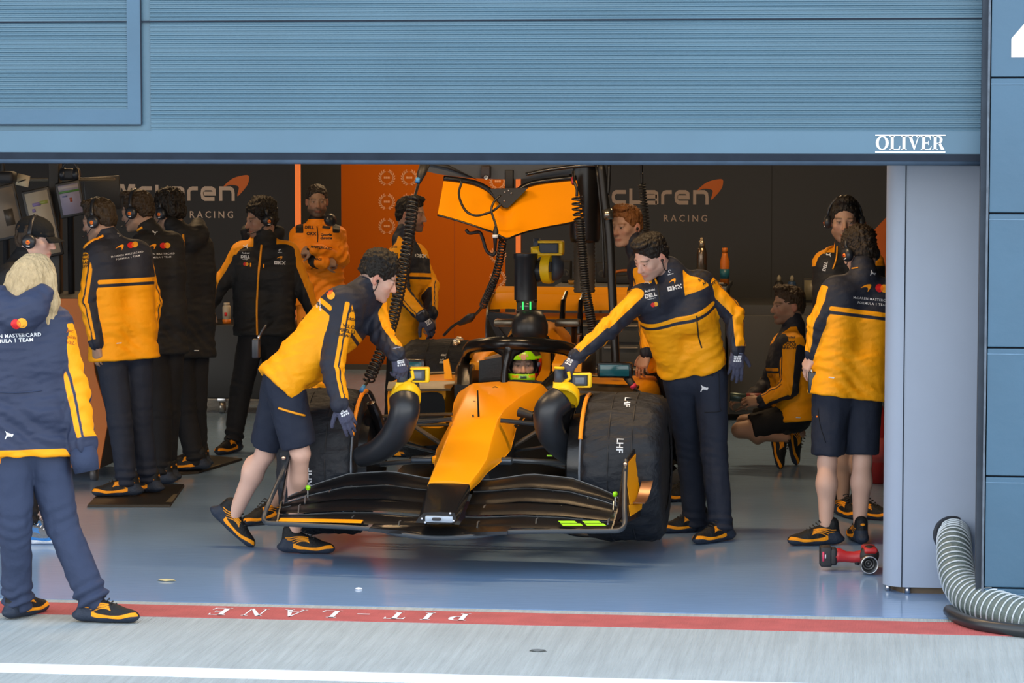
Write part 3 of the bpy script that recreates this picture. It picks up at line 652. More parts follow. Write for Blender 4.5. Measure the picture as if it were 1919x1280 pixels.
# ---- side pods with inlets
for s in (-1, 1):
    sp = []
    for yc, xa, xb, z0, z1 in ((1.28, .40, .74, .52, .755), (1.6, .36, .80, .42, .765), (2.3, .32, .80, .30, .74), (3.0, .26, .62, .25, .62), (3.7, .12, .30, .25, .45)):
        sp.append(spline([K(s * x, yc, z) for x, z in ((xa, z0), (xa, (z0 + z1) / 2), (xa, z1), ((xa + xb) / 2, z1 + .006), (xb - .02, z1 - .01), (xb, (z0 + z1) / 2), (xb - .03, z0), ((xa + xb) / 2, z0))], 4, True))
    pod = cobj('side_pod', loft(sp), m_paint, auto=60)
    inl = spline([K(s * x, 1.27, z) for x, z in ((.41, .555), (.57, .55), (.70, .565), (.715, .64), (.70, .715), (.57, .72), (.41, .715))], 4, True)
    cobj('inlet', loft([inl, inl * .999 + .001 * inl.mean(0) + CB * .004]), mat('inlet_black', (.006, .006, .007), .8), pod)
    cobj('inlet_lip', tube([K(s * .36, 1.26, .535), K(s * .56, 1.25, .53), K(s * .71, 1.26, .548)], .009, 8), m_gold, pod)
    cobj('inlet_top', loft([np.array([K(s * x, y, z) for x, y, z in ((.34, 1.18, .745), (.73, 1.21, .735), (.755, 1.38, .762), (.34, 1.38, .772))]) + np.array([0, 0, k]) for k in (0, .014)]), m_gold, pod, smooth=False)
    # wing mirror with its stay
    mr = cobj('mirror', box(K(s * .62, 1.30, .872), (.21, .06, .095), bev=.02), m_carb)
    cobj('mirror_glass', box(K(s * .62, 1.268, .872), (.175, .008, .068), bev=.006), mat('mirror_teal', (.01, .09, .13), .12), mr)
    cobj('mirror_stay', tube([K(s * .53, 1.33, .83), K(s * .42, 1.36, .835), K(s * .32, 1.38, .83)], .014, 8, flat=.6), m_gold, mr)
    cobj('deflector', prism([(0, 0), (.05, .0), (.055, .11), (.025, .12)], K(s * .36 - .0, 1.35, .80), s * CX, (0, 0, 1), CB, .02), m_paint)
# ---- rear wing
def airfoil(xc, y0, z0, y1, z1, th, n=9):
    a, b = np.array([y0, z0]), np.array([y1, z1]); d = b - a; nn = nrm([-d[1], d[0]]); t = np.linspace(0, 1, n); pr = 2.6 * th * (np.sqrt(t) * (1 - t))
    up = [a + d * q + nn * h for q, h in zip(t, pr)]; dn = [a + d * q - nn * h * .45 for q, h in zip(t[::-1][1:-1], pr[::-1][1:-1])]
    return np.array([K(xc, y, z) for y, z in up + dn])
rw = cobj('rear_wing', loft([airfoil(x, 3.72, z, 3.98, z + .10, .02) for x, z in ((-.53, 1.055), (-.4, 1.06), (0, 1.05), (.4, 1.06), (.53, 1.055))]), m_paint)
cobj('rear_flap', loft([airfoil(x, 3.93, 1.135, 4.08, 1.19, .01) for x in (-.53, 0, .53)]), m_paint, rw)
cobj('beam_wing', loft([airfoil(x, 3.8, .985, 3.95, 1.02, .01) for x in (-.5, 0, .5)]), m_paint, rw)
for s in (-1, 1): cobj('endplate', prism([(3.62, .55), (4.12, .55), (4.15, 1.0), (4.1, 1.17), (3.68, 1.13), (3.6, .95)], CO + s * .54 * CX, CB, (0, 0, 1), CX, .012), m_carb, rw)
for x in (-.02, .10): cobj('pylon', tube([K(x, 3.62, .72), K(x, 3.6, .98), K(x, 3.66, 1.12), K(x, 3.82, 1.17)], [.03, .02, .018, .012], 8), m_carb, rw)
# ---- front wing
fw = thing('front_wing', K(0, -.8, .2), None, None); fw.parent = car; fw.location = K(0, -.8, .2) - CO
NODE = [0, .10, .35, .62, .85, 1.0]
EL = [  # each: yLE, zLE, yTE, zTE along the span
    ('main_plane', [-.99, -.99, -.97, -.96, -.95, -.93], [.25, .25, .252, .25, .25, .25], [-.78] * 6, [.272, .272, .285, .28, .265, .262]),
    ('wing_flap', [-.80] * 6, [.285, .29, .30, .295, .28, .272], [-.65, -.65, -.64, -.64, -.65, -.67], [.33, .335, .345, .338, .31, .285]),
    ('wing_flap', [-.67] * 6, [.325, .33, .35, .342, .31, .282], [-.54, -.54, -.53, -.54, -.56, -.60], [.375, .38, .40, .385, .34, .30]),
    ('wing_flap', [-.56] * 6, [.385, .39, .412, .398, .35, .31], [-.44, -.44, -.43, -.44, -.48, -.53], [.425, .428, .462, .445, .385, .325])]
for s in (-1, 1):
    for nm, a, b, c, d in EL:
        R_ = []
        for t in np.linspace(0, 1, 17):
            g = lambda q: float(np.interp(t, NODE, q)); R_.append(airfoil(s * (.09 + .83 * t), g(a), g(b), g(c), g(d), .010))
        cobj(nm, loft(R_), m_wing, fw, auto=50); cobj('edge_highlight', tube([r_[8] + np.array([0, 0, .003]) for r_ in R_], .0032, 6), mat('highlight_grey', (.16, .17, .18), .35, .4), fw)  # pale tubes along the trailing edges stand in for highlight lines
    CBs = CB + s * .16 * CX + 0; OFF = .75 * .16 * s
    ep = cobj('endplate', prism([(-.95, .25), (-.42, .25), (-.32, .40), (-.3, .615), (-.58, .555), (-.80, .34)] if s > 0 else [(-.95, .25), (-.62, .25), (-.56, .40), (-.55, .56), (-.58, .555), (-.80, .34)], CO + (s * .945 - .004 + OFF) * CX, CBs, (-s * .13 * CX + np.array([0, 0, 1])), CX, .008), m_carb, fw, smooth=False)
    if s < 0: continue
    cobj('endplate_panel', prism([(-.60, .33), (-.40, .31), (-.33, .42), (-.33, .585), (-.54, .545), (-.60, .50)], CO + (s * .945 + s * .006 + OFF) * CX, CBs, (-s * .13 * CX + np.array([0, 0, 1])), CX, s * .003), m_paint, fw, False)
    cobj('endplate_foot', prism([(-.62, .275), (-.40, .285), (-.36, .325), (-.62, .335)], CO + (s * .945 + s * .006 + OFF) * CX, CBs, (-s * .13 * CX + np.array([0, 0, 1])), CX, s * .003), m_paint, fw, False)
    cobj('dive_plane', loft([np.array([K(s * (.915 + .16 * (.19 + .18 * t) + w), -.56 + .18 * t, .335 + .115 * t * t + .006 * e) for w, e in ((0, 0), (.06, 0), (.06, 1), (0, 1))]) for t in np.linspace(0, 1, 8)]), mat('dive_bronze', (.22, .10, .045), .28, .4), fw)
LE = [K(-.905, -.55, .56), K(-.92, -.72, .45), K(-.938, -.88, .345), K(-.948, -.95, .285), K(-.93, -1.0, .258), K(-.86, -1.02, .252), K(-.5, -1.04, .245), K(-.32, -1.06, .238), K(-.2, -1.09, .222), K(0, -1.12, .212), K(.2, -1.09, .222), K(.32, -1.06, .238), K(.5, -1.04, .245), K(.86, -1.02, .252), K(.93, -1.0, .258), K(.948, -.95, .285), K(.938, -.88, .345), K(.92, -.72, .45), K(.905, -.55, .56)]
cobj('edge_guard', tube(spline(LE, 6), .0125, 10), mat('rubber_edge', (.035, .042, .05), .42), fw)
cobj('splitter', loft([np.array([K(x, -1.11 + .03 * abs(x), .216 + .05 * abs(x)), K(x, -.95, .248), K(x, -.95, .258), K(x, -1.09, .232 + .05 * abs(x))]) for x in np.linspace(-.36, .36, 9)]), m_carb, fw)
BR = [(910, 927, 945, -.58), (907, 947, 962, -.72), (970, 922, 944, -.56), (1036, 920, 942, -.55), (1102, 931, 949, -.57), (1052, 946, 966, -.68), (1005, 971, 985, -.88), (895, 977, 989, -.95), (1150, 938, 957, -.62), (1152, 960, 968, -.7), (1140, 972, 982, -.88),
      (617, 917, 937, -.56), (668, 913, 932, -.55), (715, 917, 936, -.56), (644, 938, 958, -.68), (660, 967, 978, -.88), (748, 976, 988, -.95), (756, 945, 962, -.72), (763, 924, 944, -.58), (560, 946, 962, -.75), (572, 928, 944, -.65)]
for px, y0, y1, yc in BR: cobj('flap_bracket', tube([KP(px + 3, y0, yc + .03), KP(px, y0 + 2, yc), KP(px - 1, y1, yc - .05)], .004, 6), mat('bracket_steel', (.42, .47, .53), .3, .9), fw)
for px, py in ((1153, 926), (577, 914)):
    pin = cobj('wing_tip_marker', lathe(KP(px, py - 5, -.6), (0, 0, -1), [(0, .001), (.003, .011), (.014, .015), (.026, .010), (.03, .003)], 14), m_lime, fw); cobj('marker_pin', tube([KP(px, py + 3, -.6), KP(px, py + 22, -.6)], .004, 6), m_alu, fw)
for px, py in ((1172, 869), (532, 858)): cobj('endplate_bolt', lathe(KP(px, py, -.62), (0, -1, 0), [(0, .010), (.006, .012), (.014, .009), (.016, .002)], 12), mat('bolt_copper', (.6, .4, .28), .25, 1.0), fw)
for a, b in (((1052, 982), (1150, 984)),):
    for k, (u0, u1, v0, v1) in enumerate(((.0, .42, .0, .45), (.5, .9, .0, .45), (-.05, .3, .55, 1), (.45, .8, .55, 1))):
        x0, x1 = 1055 + 90 * u0, 1055 + 90 * u1; cobj('chequer_patch', (np.array([KP(x0, 985 - 4.5 * v0 * 2, -.985 + .05 * v0), KP(x1, 985 - 9 * v0, -.985 + .05 * v0), KP(x1 - 5, 985 - 9 * v1, -.985 + .05 * v1), KP(x0 - 5, 985 - 9 * v1, -.985 + .05 * v1)]), [(0, 1, 2, 3)]), m_lime, fw, smooth=False)
cobj('orange_lip', loft([np.array([K(x, -1.0, .262), K(x, -.95, .269), K(x, -.95, .273), K(x, -1.0, .266)]) for x in np.linspace(-.86, -.42, 5)]), m_paint, fw)
# ---- wheels under blankets
def wheel(xc, yc, zc, r, hw, label, txt, inner):
    ax = CX; c = K(xc, yc, zc); sh = .05
    w = cobj('wheel', lathe(c - ax * hw, ax, [(.0, .20), (-.008, r * .62), (0, r * .86), (.012, r - sh * .6), (.035, r - .012), (.07, r), (hw, r + .004), (2 * hw - .07, r), (2 * hw - .035, r - .012), (2 * hw - .012, r - sh * .6), (2 * hw, r * .86), (2 * hw + .008, r * .62), (2 * hw, .2)], 72), m_mattb, auto=60)
    # padded cover, creased towards its edges
    t = np.linspace(0, 2 * math.pi, 120, endpoint=False); rings = []
    pr = [(-.012, r * .60), (-.014, r * .8), (-.006, r - .028), (.02, r - .002), (.06, r + .010), (hw * .62, r + .014), (hw, r + .017), (hw * 1.38, r + .014), (2 * hw - .06, r + .010), (2 * hw - .02, r - .002), (2 * hw + .006, r - .028), (2 * hw + .014, r * .8), (2 * hw + .012, r * .60)]
    for k, (d, rr) in enumerate(pr):
        e = abs(d - hw) / hw; wr = .0065 * np.sin(t * 31 + 2.2 * np.sin(t * 5 + k) + k * .9) * (.35 + e) + .006 * np.sin(t * 13 + k * 1.7) + .003 * np.sin(t * 57 + 2 * k)
        rings.append(np.array([c - ax * hw + ax * d + (rr + q) * (math.cos(a) * CB * -1 + math.sin(a) * np.array([0, 0, 1])) for a, q in zip(t, wr)]))
    bl = obj('tyre_blanket', loft(rings, cap=False), m_blank, auto=80); tag(bl, label, 'tyre blanket', 'tyre blankets on the race car')
    for d in (hw * .72, hw * 1.33): cobj('seam', tube([c - ax * hw + ax * d + (r + .0165) * (math.cos(a) * -CB + math.sin(a) * np.array([0, 0, 1])) for a in t], .0035, 6, closed=True), m_mattb, bl)
    e = -hw - .004 if inner < 0 else hw + .004
    arc = lambda a0, a1, rr, n=26: [c + ax * e + rr * (math.cos(a) * -CB + math.sin(a) * np.array([0, 0, 1])) for a in np.radians(np.linspace(a0, a1, n))]
    if txt:
        cobj('edge_piping', tube(arc(28, 95, r + .004), .0115, 8), mat('piping_orange', (.95, .30, .01), .5), bl)
        cobj('edge_cord', tube(arc(-50, 28, r + .003), .006, 6), mat('cord_grey', (.12, .14, .17), .5), bl)
        cobj('edge_cord', tube(arc(95, 150, r + .004), .011, 8), m_mattb, bl)
    cobj('rim', lathe(c + ax * (e - np.sign(e) * .03), ax * np.sign(e), [(0, r * .6), (.02, r * .58), (.0, r * .5), (-.03, r * .3), (0, .05), (.01, .001)], 36), m_carb, w)
    return w, bl, c
def blanket_text(s, c, r, hw, off, ang, bl, size, roll, flip=1, m=None):
    v, f = text_vf(s, size, bold=.02); v, f = tri_fine((v, f), .03); ca, sa = math.cos(roll), math.sin(roll)
    u = v[:, 0] * ca - v[:, 1] * sa; q = v[:, 0] * sa + v[:, 1] * ca; a = ang + q / r
    D = np.outer(np.cos(a), -CB) + np.outer(np.sin(a), [0, 0, 1.0]); A0 = c + np.outer(off + u, CX); mo = np.array(bl.location)
    bv = BVHTree.FromPolygons([tuple(np.array(q.co) + mo) for q in bl.data.vertices], [tuple(q.vertices) for q in bl.data.polygons])
    h = [bv.ray_cast(Vector(p + d * (r + .15)), Vector(-d), .3) for p, d in zip(A0, D)]; P = np.array([(np.array(k[0]) if k[0] is not None else p + d * (r + .02)) + d * .003 for k, p, d in zip(h, A0, D)])
    obj('blanket_lettering', (P, f), m or m_white2, bl, False)
WL = {}
BL = dict(lf='black tyre blanket lettered LHF twice, on the front wheel by the person in trousers', rf='black tyre blanket lettered RHF, on the front wheel by the person in shorts', rr='black tyre blanket lettered RHR with silver foil patch, on the rear wheel', lr='black tyre blanket on the rear wheel behind the ginger haired person')
for nm, xc, yc, zc, r, hw, tx, inner in (('lf', .845, 0, .462, .385, .205, 'LHF', -1), ('rf', -.815, 0, .462, .385, .205, 'RHF', 1), ('rr', -.80, 3.40, .47, .385, .235, 'RHR', 1), ('lr', .80, 3.40, .47, .385, .235, 'LHR', -1)):
    w, bl, c = wheel(xc, yc, zc, r, hw, BL[nm], tx if tx in ('LHF', 'RHF') else '', inner); WL[nm] = (w, bl, c, r, hw)
w, bl, c, r, hw = WL['lf']
for off, ang in ((.02, math.radians(66)), (.005, math.radians(23))): blanket_text('LHF', c, r, hw, off, ang, bl, .048, -math.pi / 2)
w, bl, c, r, hw = WL['rf']; blanket_text('RHF', c, r, hw, -.02, math.radians(-6), bl, .055, math.pi / 2)
w, bl, c, r, hw = WL['rr']; blanket_text('RHR', c, r, hw, .06, math.radians(48), bl, .05, math.pi / 2, m=mat('mark_dim', (.42, .41, .38), .6))
cobj('foil_patch', tube([c + .12 * CX + (r + .02) * (math.cos(a) * -CB + math.sin(a) * np.array([0, 0, 1])) + CX * .015 * math.sin(a * 40) for a in np.radians(np.linspace(68, 92, 9))], [.012, .02, .014, .026, .016, .024, .014, .02, .01], 8), mat('foil', (.75, .68, .58), .25, .9, bump=(40, .8)), bl)
# brake drums inside the front wheels
for s in (-1, 1):
    c = K(s * .56, .02, .47); cobj('brake_drum', lathe(c - s * CX * .03, CX * s, [(-.02, .02), (0, .2), (.02, .27), (.10, .29), (.16, .29)], 40), m_carb)
    cobj('drum_scoop', tube(spline([K(s * .55, -.12, .80), K(s * .52, -.10, .72), K(s * .50, -.06, .60)], 4), [.045, .05, .052, .054, .055, .055, .05, .05, .04][:9], 12, flat=.5), m_carb)
# ---- front suspension
m_arm = mat('suspension_arm', (.03, .034, .04), .28, coat=.5)
def arm(p0, p1, r, m=m_arm, flat=.7, nm='suspension_arm', n=10): cobj(nm, tube([p0, p1], r, n, flat=flat), m)
arm(KP(848, 786, -.02), K(-.60, .02, .66), .019); arm(KP(848, 776, .25), K(-.60, .10, .70), .014, m_gold)
arm(KP(938, 788, -.02), K(.62, .02, .66), .019); arm(KP(972, 776, .22), K(.62, .08, .68), .014, m_gold)
arm(KP(815, 861, -.1), KP(668, 874, 0), .019, flat=.8); arm(KP(925, 861, -.1), KP(1090, 869, 0), .019, flat=.8)
arm(KP(828, 850, .3), KP(738, 829, .25), .012); arm(KP(838, 850, .3), KP(682, 880, .2), .016)
arm(KP(940, 848, .3), KP(1060, 832, .2), .012); arm(KP(950, 853, .3), KP(1085, 882, .2), .014)
arm(KP(836, 838, .25), KP(775, 798, .3), .018, mat('arm_bronze', (.07, .055, .04), .4)); arm(KP(960, 838, .25), KP(1020, 800, .3), .018, MAT['arm_bronze'])
for a, b in (((771, 862), (811, 862)), ((922, 864), (960, 864))):
    cobj('damper_sleeve', cyl(KP(*a, -.16), KP(*b, -.16), .021, n=18, bev=.005), mat('sleeve_grey', (.07, .085, .105), .3, .6))
for px in (815, 919): cobj('arm_fairing', lathe(KP(px, 862, -.17), CX * (1 if px < 900 else -1), [(-.012, .02), (0, .025), (.02, .022), (.03, .018)], 14), m_paint)
cobj('push_rod_boot', cyl(KP(973, 772, .18), KP(1000, 780, .15), .028, .02), m_mattb)
for k in range(9): cobj('harness_clip', tube([KP(982 + k * 5, 903 - k * .6, -.25), KP(983 + k * 5, 896 - k * .8, -.25)], .004, 6), mat('clip_blue', (.14, .19, .27), .4))
cobj('green_tag', box(KP(1030, 854, -.02), (.03, .004, .008)), m_lime)
for px, py in ((725, 850), (745, 848)): cobj('warning_tab', prism([(-.02, -.018), (.02, -.018), (0, .02)], KP(px, py, .2), CX, (0, 0, 1), CB, .004), m_paint)
# ---- stand under the car
for x, y in ((-.28, .7), (.28, .7), (-.28, 2.6), (.28, 2.6)):
    cobj('stand_leg', box(K(x, y, .07), (.08, .10, .14), bev=.01), m_mattb)
# ================================================================ people
UPV = np.array([0, 0, 1.0])
def cv(r, u, f): return r * CR + u * UPV + f * FH
m_skin = mat_vcol('skin', .5, bump=(70, .06)); m_skin.node_tree.nodes['Principled BSDF'].inputs['Subsurface Weight'].default_value = .0
m_soft = mat_pat('softshell', NAVY, ORANGE, .62, bump=(26, .30))
m_coat = mat_pat('padded_coat', (.026, .036, .075), (.96, .36, .003), .6, bump=(11, .5))
m_blk = mat_pat('black_jacket', (.014, .015, .018), (.80, .30, .004), .65, bump=(20, .3))
m_suit = mat_pat('race_suit', (.86, .25, .004), (.012, .012, .013), .6, bump=(16, .45))
m_trs = mat('navy_trousers', (.018, .024, .043), .75, bump=(14, .45), spec=.25)
m_trsd = mat('dark_trousers', (.012, .013, .017), .75, bump=(14, .4), spec=.25)
m_trsb = mat('blue_trousers', (.032, .046, .092), .75, bump=(14, .45), spec=.25)
m_glove = mat('glove_knit', (.055, .06, .105), .85, bump=(90, .4)); m_glv2 = mat('glove_cuff', (.20, .24, .36), .85, bump=(90, .4))
m_shoe = mat_pat('trainer', (.010, .011, .013), (.95, .34, .006), .6, bump=(80, .3), c2=(.022, .032, .055))
m_shoe_g = mat_pat('grey_trainer', (.12, .14, .17), (.03, .18, .5), .7, bump=(80, .5), c2=(.75, .78, .82))
m_pod = mat('headset_shell', (.018, .021, .028), .35); m_wire = mat('black_wire', (.01, .01, .01), .5)
m_dot = mat('orange_dot', (.9, .23, .02), .5); m_red_ = mat('disc_red', (.62, .01, .015), .6); m_yel = mat('disc_yellow', (.85, .38, .02), .6); m_mid = mat('disc_orange', (.85, .16, .01), .6)
m_ink = mat('dark_ink', (.02, .016, .012), .7); m_cyan = mat('cyan_ink', (.18, .45, .6), .6); m_wht = mat('print_white', (.72, .74, .78), .6); m_omark = mat('print_orange', (.95, .36, .006), .6)
m_eye = mat_vcol('eye', .15, bump=None) if False else None
def rot_frame(face, pitch=0.0, roll=0.0):
    """Columns x (side), y (face), z (up) of a head or foot frame."""
    y0 = nrm(face * (1, 1, 0)); x0 = np.cross(y0, UPV); p = math.radians(pitch)
    y = y0 * math.cos(p) - UPV * math.sin(p); z = UPV * math.cos(p) + y0 * math.sin(p)
    r = math.radians(roll); x, z = x0 * math.cos(r) - z * math.sin(r), z * math.cos(r) + x0 * math.sin(r)
    return np.stack([x, y, z], 1)
def yawv(deg): a = math.radians(deg); return math.cos(a) * -FH + math.sin(a) * CR
def add_head(S, c, R, k=1.0):
    g = lambda x, y, z: c + R @ (np.array([x, y, z]) * k)
    e = lambda p, r, kk=.012, sub=False, RR=None: S.ell(g(*p), np.array(r) * k, kk, R if RR is None else R @ RR, sub)
    e((0, -.012, .038), (.074, .097, .084), .02); e((0, .022, -.035), (.061, .070, .083), .03); e((0, -.035, -.02), (.06, .055, .06), .03)
    for s in (-1, 1):
        S.cone(g(s * .050, -.002, -.062), g(s * .018, .066, -.098), .022 * k, .017 * k, .02)
        e((s * .042, .058, -.022), (.022, .024, .020), .02); e((s * .032, .096, .000), (.0175, .016, .0105), .010, True)
        e((s * .031, .079, .001), (.0155, .0125, .0115), .006)
        ear = np.array([[math.cos(s * .35), -math.sin(s * .35), 0], [math.sin(s * .35), math.cos(s * .35), 0], [0, 0, 1]])
        e((s * .077, -.012, -.008), (.010, .019, .031), .006, False, ear); e((s * .088, -.006, -.008), (.008, .010, .017), .006, True)
        S.cone(g(s * .010, .084, .020), g(s * .044, .078, .019), .009 * k, .007 * k, .012)
        e((s * .0115, .098, -.037), (.0085, .010, .007), .006)
    e((0, .078, -.101), (.020, .015, .016), .015)
    S.cone(g(0, .084, .014), g(0, .110, -.034), .0075 * k, .0125 * k, .010)
    e((0, .089, -.066), (.022, .010, .0065), .006); e((0, .087, -.077), (.019, .010, .0068), .006); e((0, .102, -.0715), (.02, .006, .0015), .004, True)
    return g
def head_cols(P, c, R, k, skin, opt):
    L = ((P - c) @ R) / k; col = np.tile(np.array(skin, float), (len(P), 1)); x, y, z = np.abs(L[:, 0]), L[:, 1], L[:, 2]
    near = (np.linalg.norm(L, axis=1) < .17)
    def mix(w, rgb):
        w = (np.clip(w, 0, 1) * near)[:, None]; col[:] = col * (1 - w) + np.array(rgb) * w
    sk = np.array(skin)
    mix(.45 * np.exp(-(((x - .04) / .02) ** 2 + ((z + .03) / .02) ** 2)) * (y > .03), sk * (1.05, .72, .66))
    mix(.5 * np.exp(-((x / .016) ** 2 + ((z + .032) / .016) ** 2)) * (y > .08), sk * (1.05, .68, .6))
    mix(.65 * (x > .070) * (np.abs(z + .008) < .035) * (np.abs(y + .01) < .03), sk * (1.08, .66, .6))
    hc = np.array(opt.get('hair', (.03, .02, .014)))
    if opt.get('beard', 0):
        w = smooth01(-z, .045, .065) * smooth01(y, -.03, .02) * (1 - smooth01(-z, .125, .14)); w = np.maximum(w, .8 * np.exp(-(((z + .055) / .007) ** 2)) * (x < .028) * (y > .07))
        mix(opt['beard'] * w, hc * 1.2)
    mix(.8 * np.exp(-((np.maximum(x - .018, 0) / .008) ** 2 + ((z + .0715) / .0065) ** 2)) * (y > .075), sk * (.80, .36, .34))
    b = np.exp(-(((z - .0225 + (x - .03) ** 2 * 4) / .0045) ** 2)) * (x > .012) * (x < .052) * (y > .04); mix(opt.get('brow', .85) * b, hc)
    mix(.85 * np.exp(-(((z - .005) / .0028) ** 2)) * (x > .018) * (x < .046) * (y > .06), (.03, .02, .018))
    mix(.30 * np.exp(-(((z + .009) / .005) ** 2 + ((x - .031) / .014) ** 2)) * (y > .06), sk * (.7, .5, .5))
    if opt.get('fade', .75):
        hl = .045 + .035 * smooth01(y, .0, .09) - .085 * smooth01(-y, .02, .07) ; w = smooth01(z, hl - .02, hl + .02) * (x < .2)
        mix(opt.get('fade', .75) * w * (y < .09), hc)
    return col
def hair_mesh(c, R, k, kind, seed=0, low=False):
    S = SDF(); g = lambda x, y, z: c + R @ (np.array([x, y, z]) * k); e = lambda p, r, kk=.01, sub=False: S.ell(g(*p), np.array(r) * k, kk, R, sub)
    if kind in ('short', 'quiff', 'curly', 'crop'):
        lift = {'short': .0, 'quiff': .012, 'curly': .012, 'crop': -.003}[kind]
        e((0, -.012, .046), (.080, .103, .086 + lift)); e((0, -.045, .0), (.072, .070, .07))
        if kind == 'quiff': e((0, .05, .118), (.052, .048, .026), .02)
        if kind == 'curly': e((0, -.02, .085), (.078, .09, .065), .03)
        if low: e((0, -.02, -.075), (.2, .2, .075), .02, True)
        if kind == 'short': e((0, .045, .112), (.058, .052, .024), .02)
        e((0, .125, -.030), (.105, .105, .105), .012, True)                      # face
        for s in (-1, 1): e((s * .095, .012, -.035), (.035, .050, .052), .012, True); e((s * .09, -.02, -.06), (.04, .06, .045), .012, True)
        e((0, -.07, -.105), (.10, .08, .055), .012, True)
    elif kind == 'long':
        e((0, -.014, .044), (.088, .110, .095)); e((0, -.055, -.02), (.090, .070, .12), .04)
        S.chain([g(.075, .0, .03), g(.095, -.01, -.08), g(.09, -.03, -.17), g(.10, -.05, -.22)], [.03, .035, .03, .012], .03)
        S.chain([g(-.075, .0, .03), g(-.095, -.02, -.08), g(-.11, -.05, -.17), g(-.13, -.06, -.25)], [.03, .038, .034, .012], .03)
        S.chain([g(0, -.09, .02), g(.0, -.115, -.08), g(.02, -.12, -.19)], [.05, .055, .03], .03); S.chain([g(-.05, -.09, .02), g(-.07, -.11, -.08), g(-.09, -.11, -.22)], [.04, .045, .02], .03)
        e((0, .125, -.02), (.075, .085, .11), .012, True)
    elif kind == 'cap':
        e((0, -.008, .052), (.083, .108, .082)); e((0, .0, -.06), (.2, .2, .085), .006, True)
        S.chain([g(-.05, .08, .032), g(0, .095, .034), g(.05, .08, .032)], [.012, .012, .012], .01)
    V, Q = S.mesh(.0052 * k if kind != 'long' else .007, 2)
    if kind != 'cap':
        N = vnormals(V, Q); L = (V - c) @ R / k
        if kind == 'long': a = wobble(L * (1, 1, .10), 170, seed) * .006 + wobble(L * (1, 1, .2), 70, seed + 1) * .005
        elif kind == 'curly': a = np.abs(wobble(L, 95, seed)) * .016 + wobble(L, 210, seed + 1) * .004
        else: a = wobble(L * (1, .45, 1), 120, seed) * .0065 + wobble(L, 60, seed + 2) * .004
        V = V + N * (a * k)[:, None]
    return V, Q
m_hairs = {}
def hair_mat(col):
    key = 'hair_%d_%d_%d' % tuple(int(x * 999) for x in col); return mat(key, col, .55, bump=(55, .9, (1, 1, .4)), var=.35, vscale=40, spec=.35)
def add_hand(S, w, d, n, th, curl, k=1.0, grow=0.0, spread=.05):
    """Palm, four fingers and a thumb; d towards the fingers, n out of the back of the hand, th the thumb's side."""
    d, n = nrm(d), np.asarray(n, float); n = nrm(n - d * (n @ d)); t = np.cross(d, n) * th; curl = list(curl)
    g = lambda a, b, c: w + (d * a + t * b + n * c) * k
    kn = [g(.090, .030, .002), g(.095, .009, .005), g(.090, -.011, .004), g(.080, -.030, .0)]
    rt = [g(.012, .016, 0), g(.01, .006, .002), g(.01, -.006, .001), g(.012, -.016, 0)]
    for a, b in zip(rt, kn): S.cone(a, b, (.0165 + grow) * k, (.0120 + grow) * k, .016)
    S.cone(g(.035, .014, -.004), g(.045, -.014, -.004), (.0155 + grow) * k, (.0145 + grow) * k, .016)
    ln = [(.043, .026, .021), (.047, .030, .022), (.043, .028, .021), (.034, .021, .019)]; rr = [.0088, .0090, .0086, .0077]
    for i in range(4):
        a = 0; p = kn[i]; dd = nrm(d + t * (1.4 - i) * spread)
        for j in range(3):
            a += math.radians(curl[i] * (.9, 1.15, .7)[j]); v = dd * math.cos(a) - n * math.sin(a); q = p + v * ln[i][j] * k
            S.cone(p, q, (rr[i] + grow - .0006 * j) * k, (rr[i] + grow - .0006 * (j + 1)) * k, .0035); p = q
    c4 = curl[4] if len(curl) > 4 else 25; p = g(.022, .022, -.006); v = nrm(d * .62 + t * .72 - n * .30); q = p + v * .044 * k
    S.cone(p, q, (.0150 + grow) * k, (.0112 + grow) * k, .014); a = math.radians(c4)
    for l, r in ((.032, .0100), (.026, .0088)):
        v = nrm(v * math.cos(a) + (d * .75 - n * .55 - t * .35) * math.sin(a)); p, q = q, q + v * l * k; S.cone(p, q, (r + grow + .001) * k, (r + grow) * k, .004)
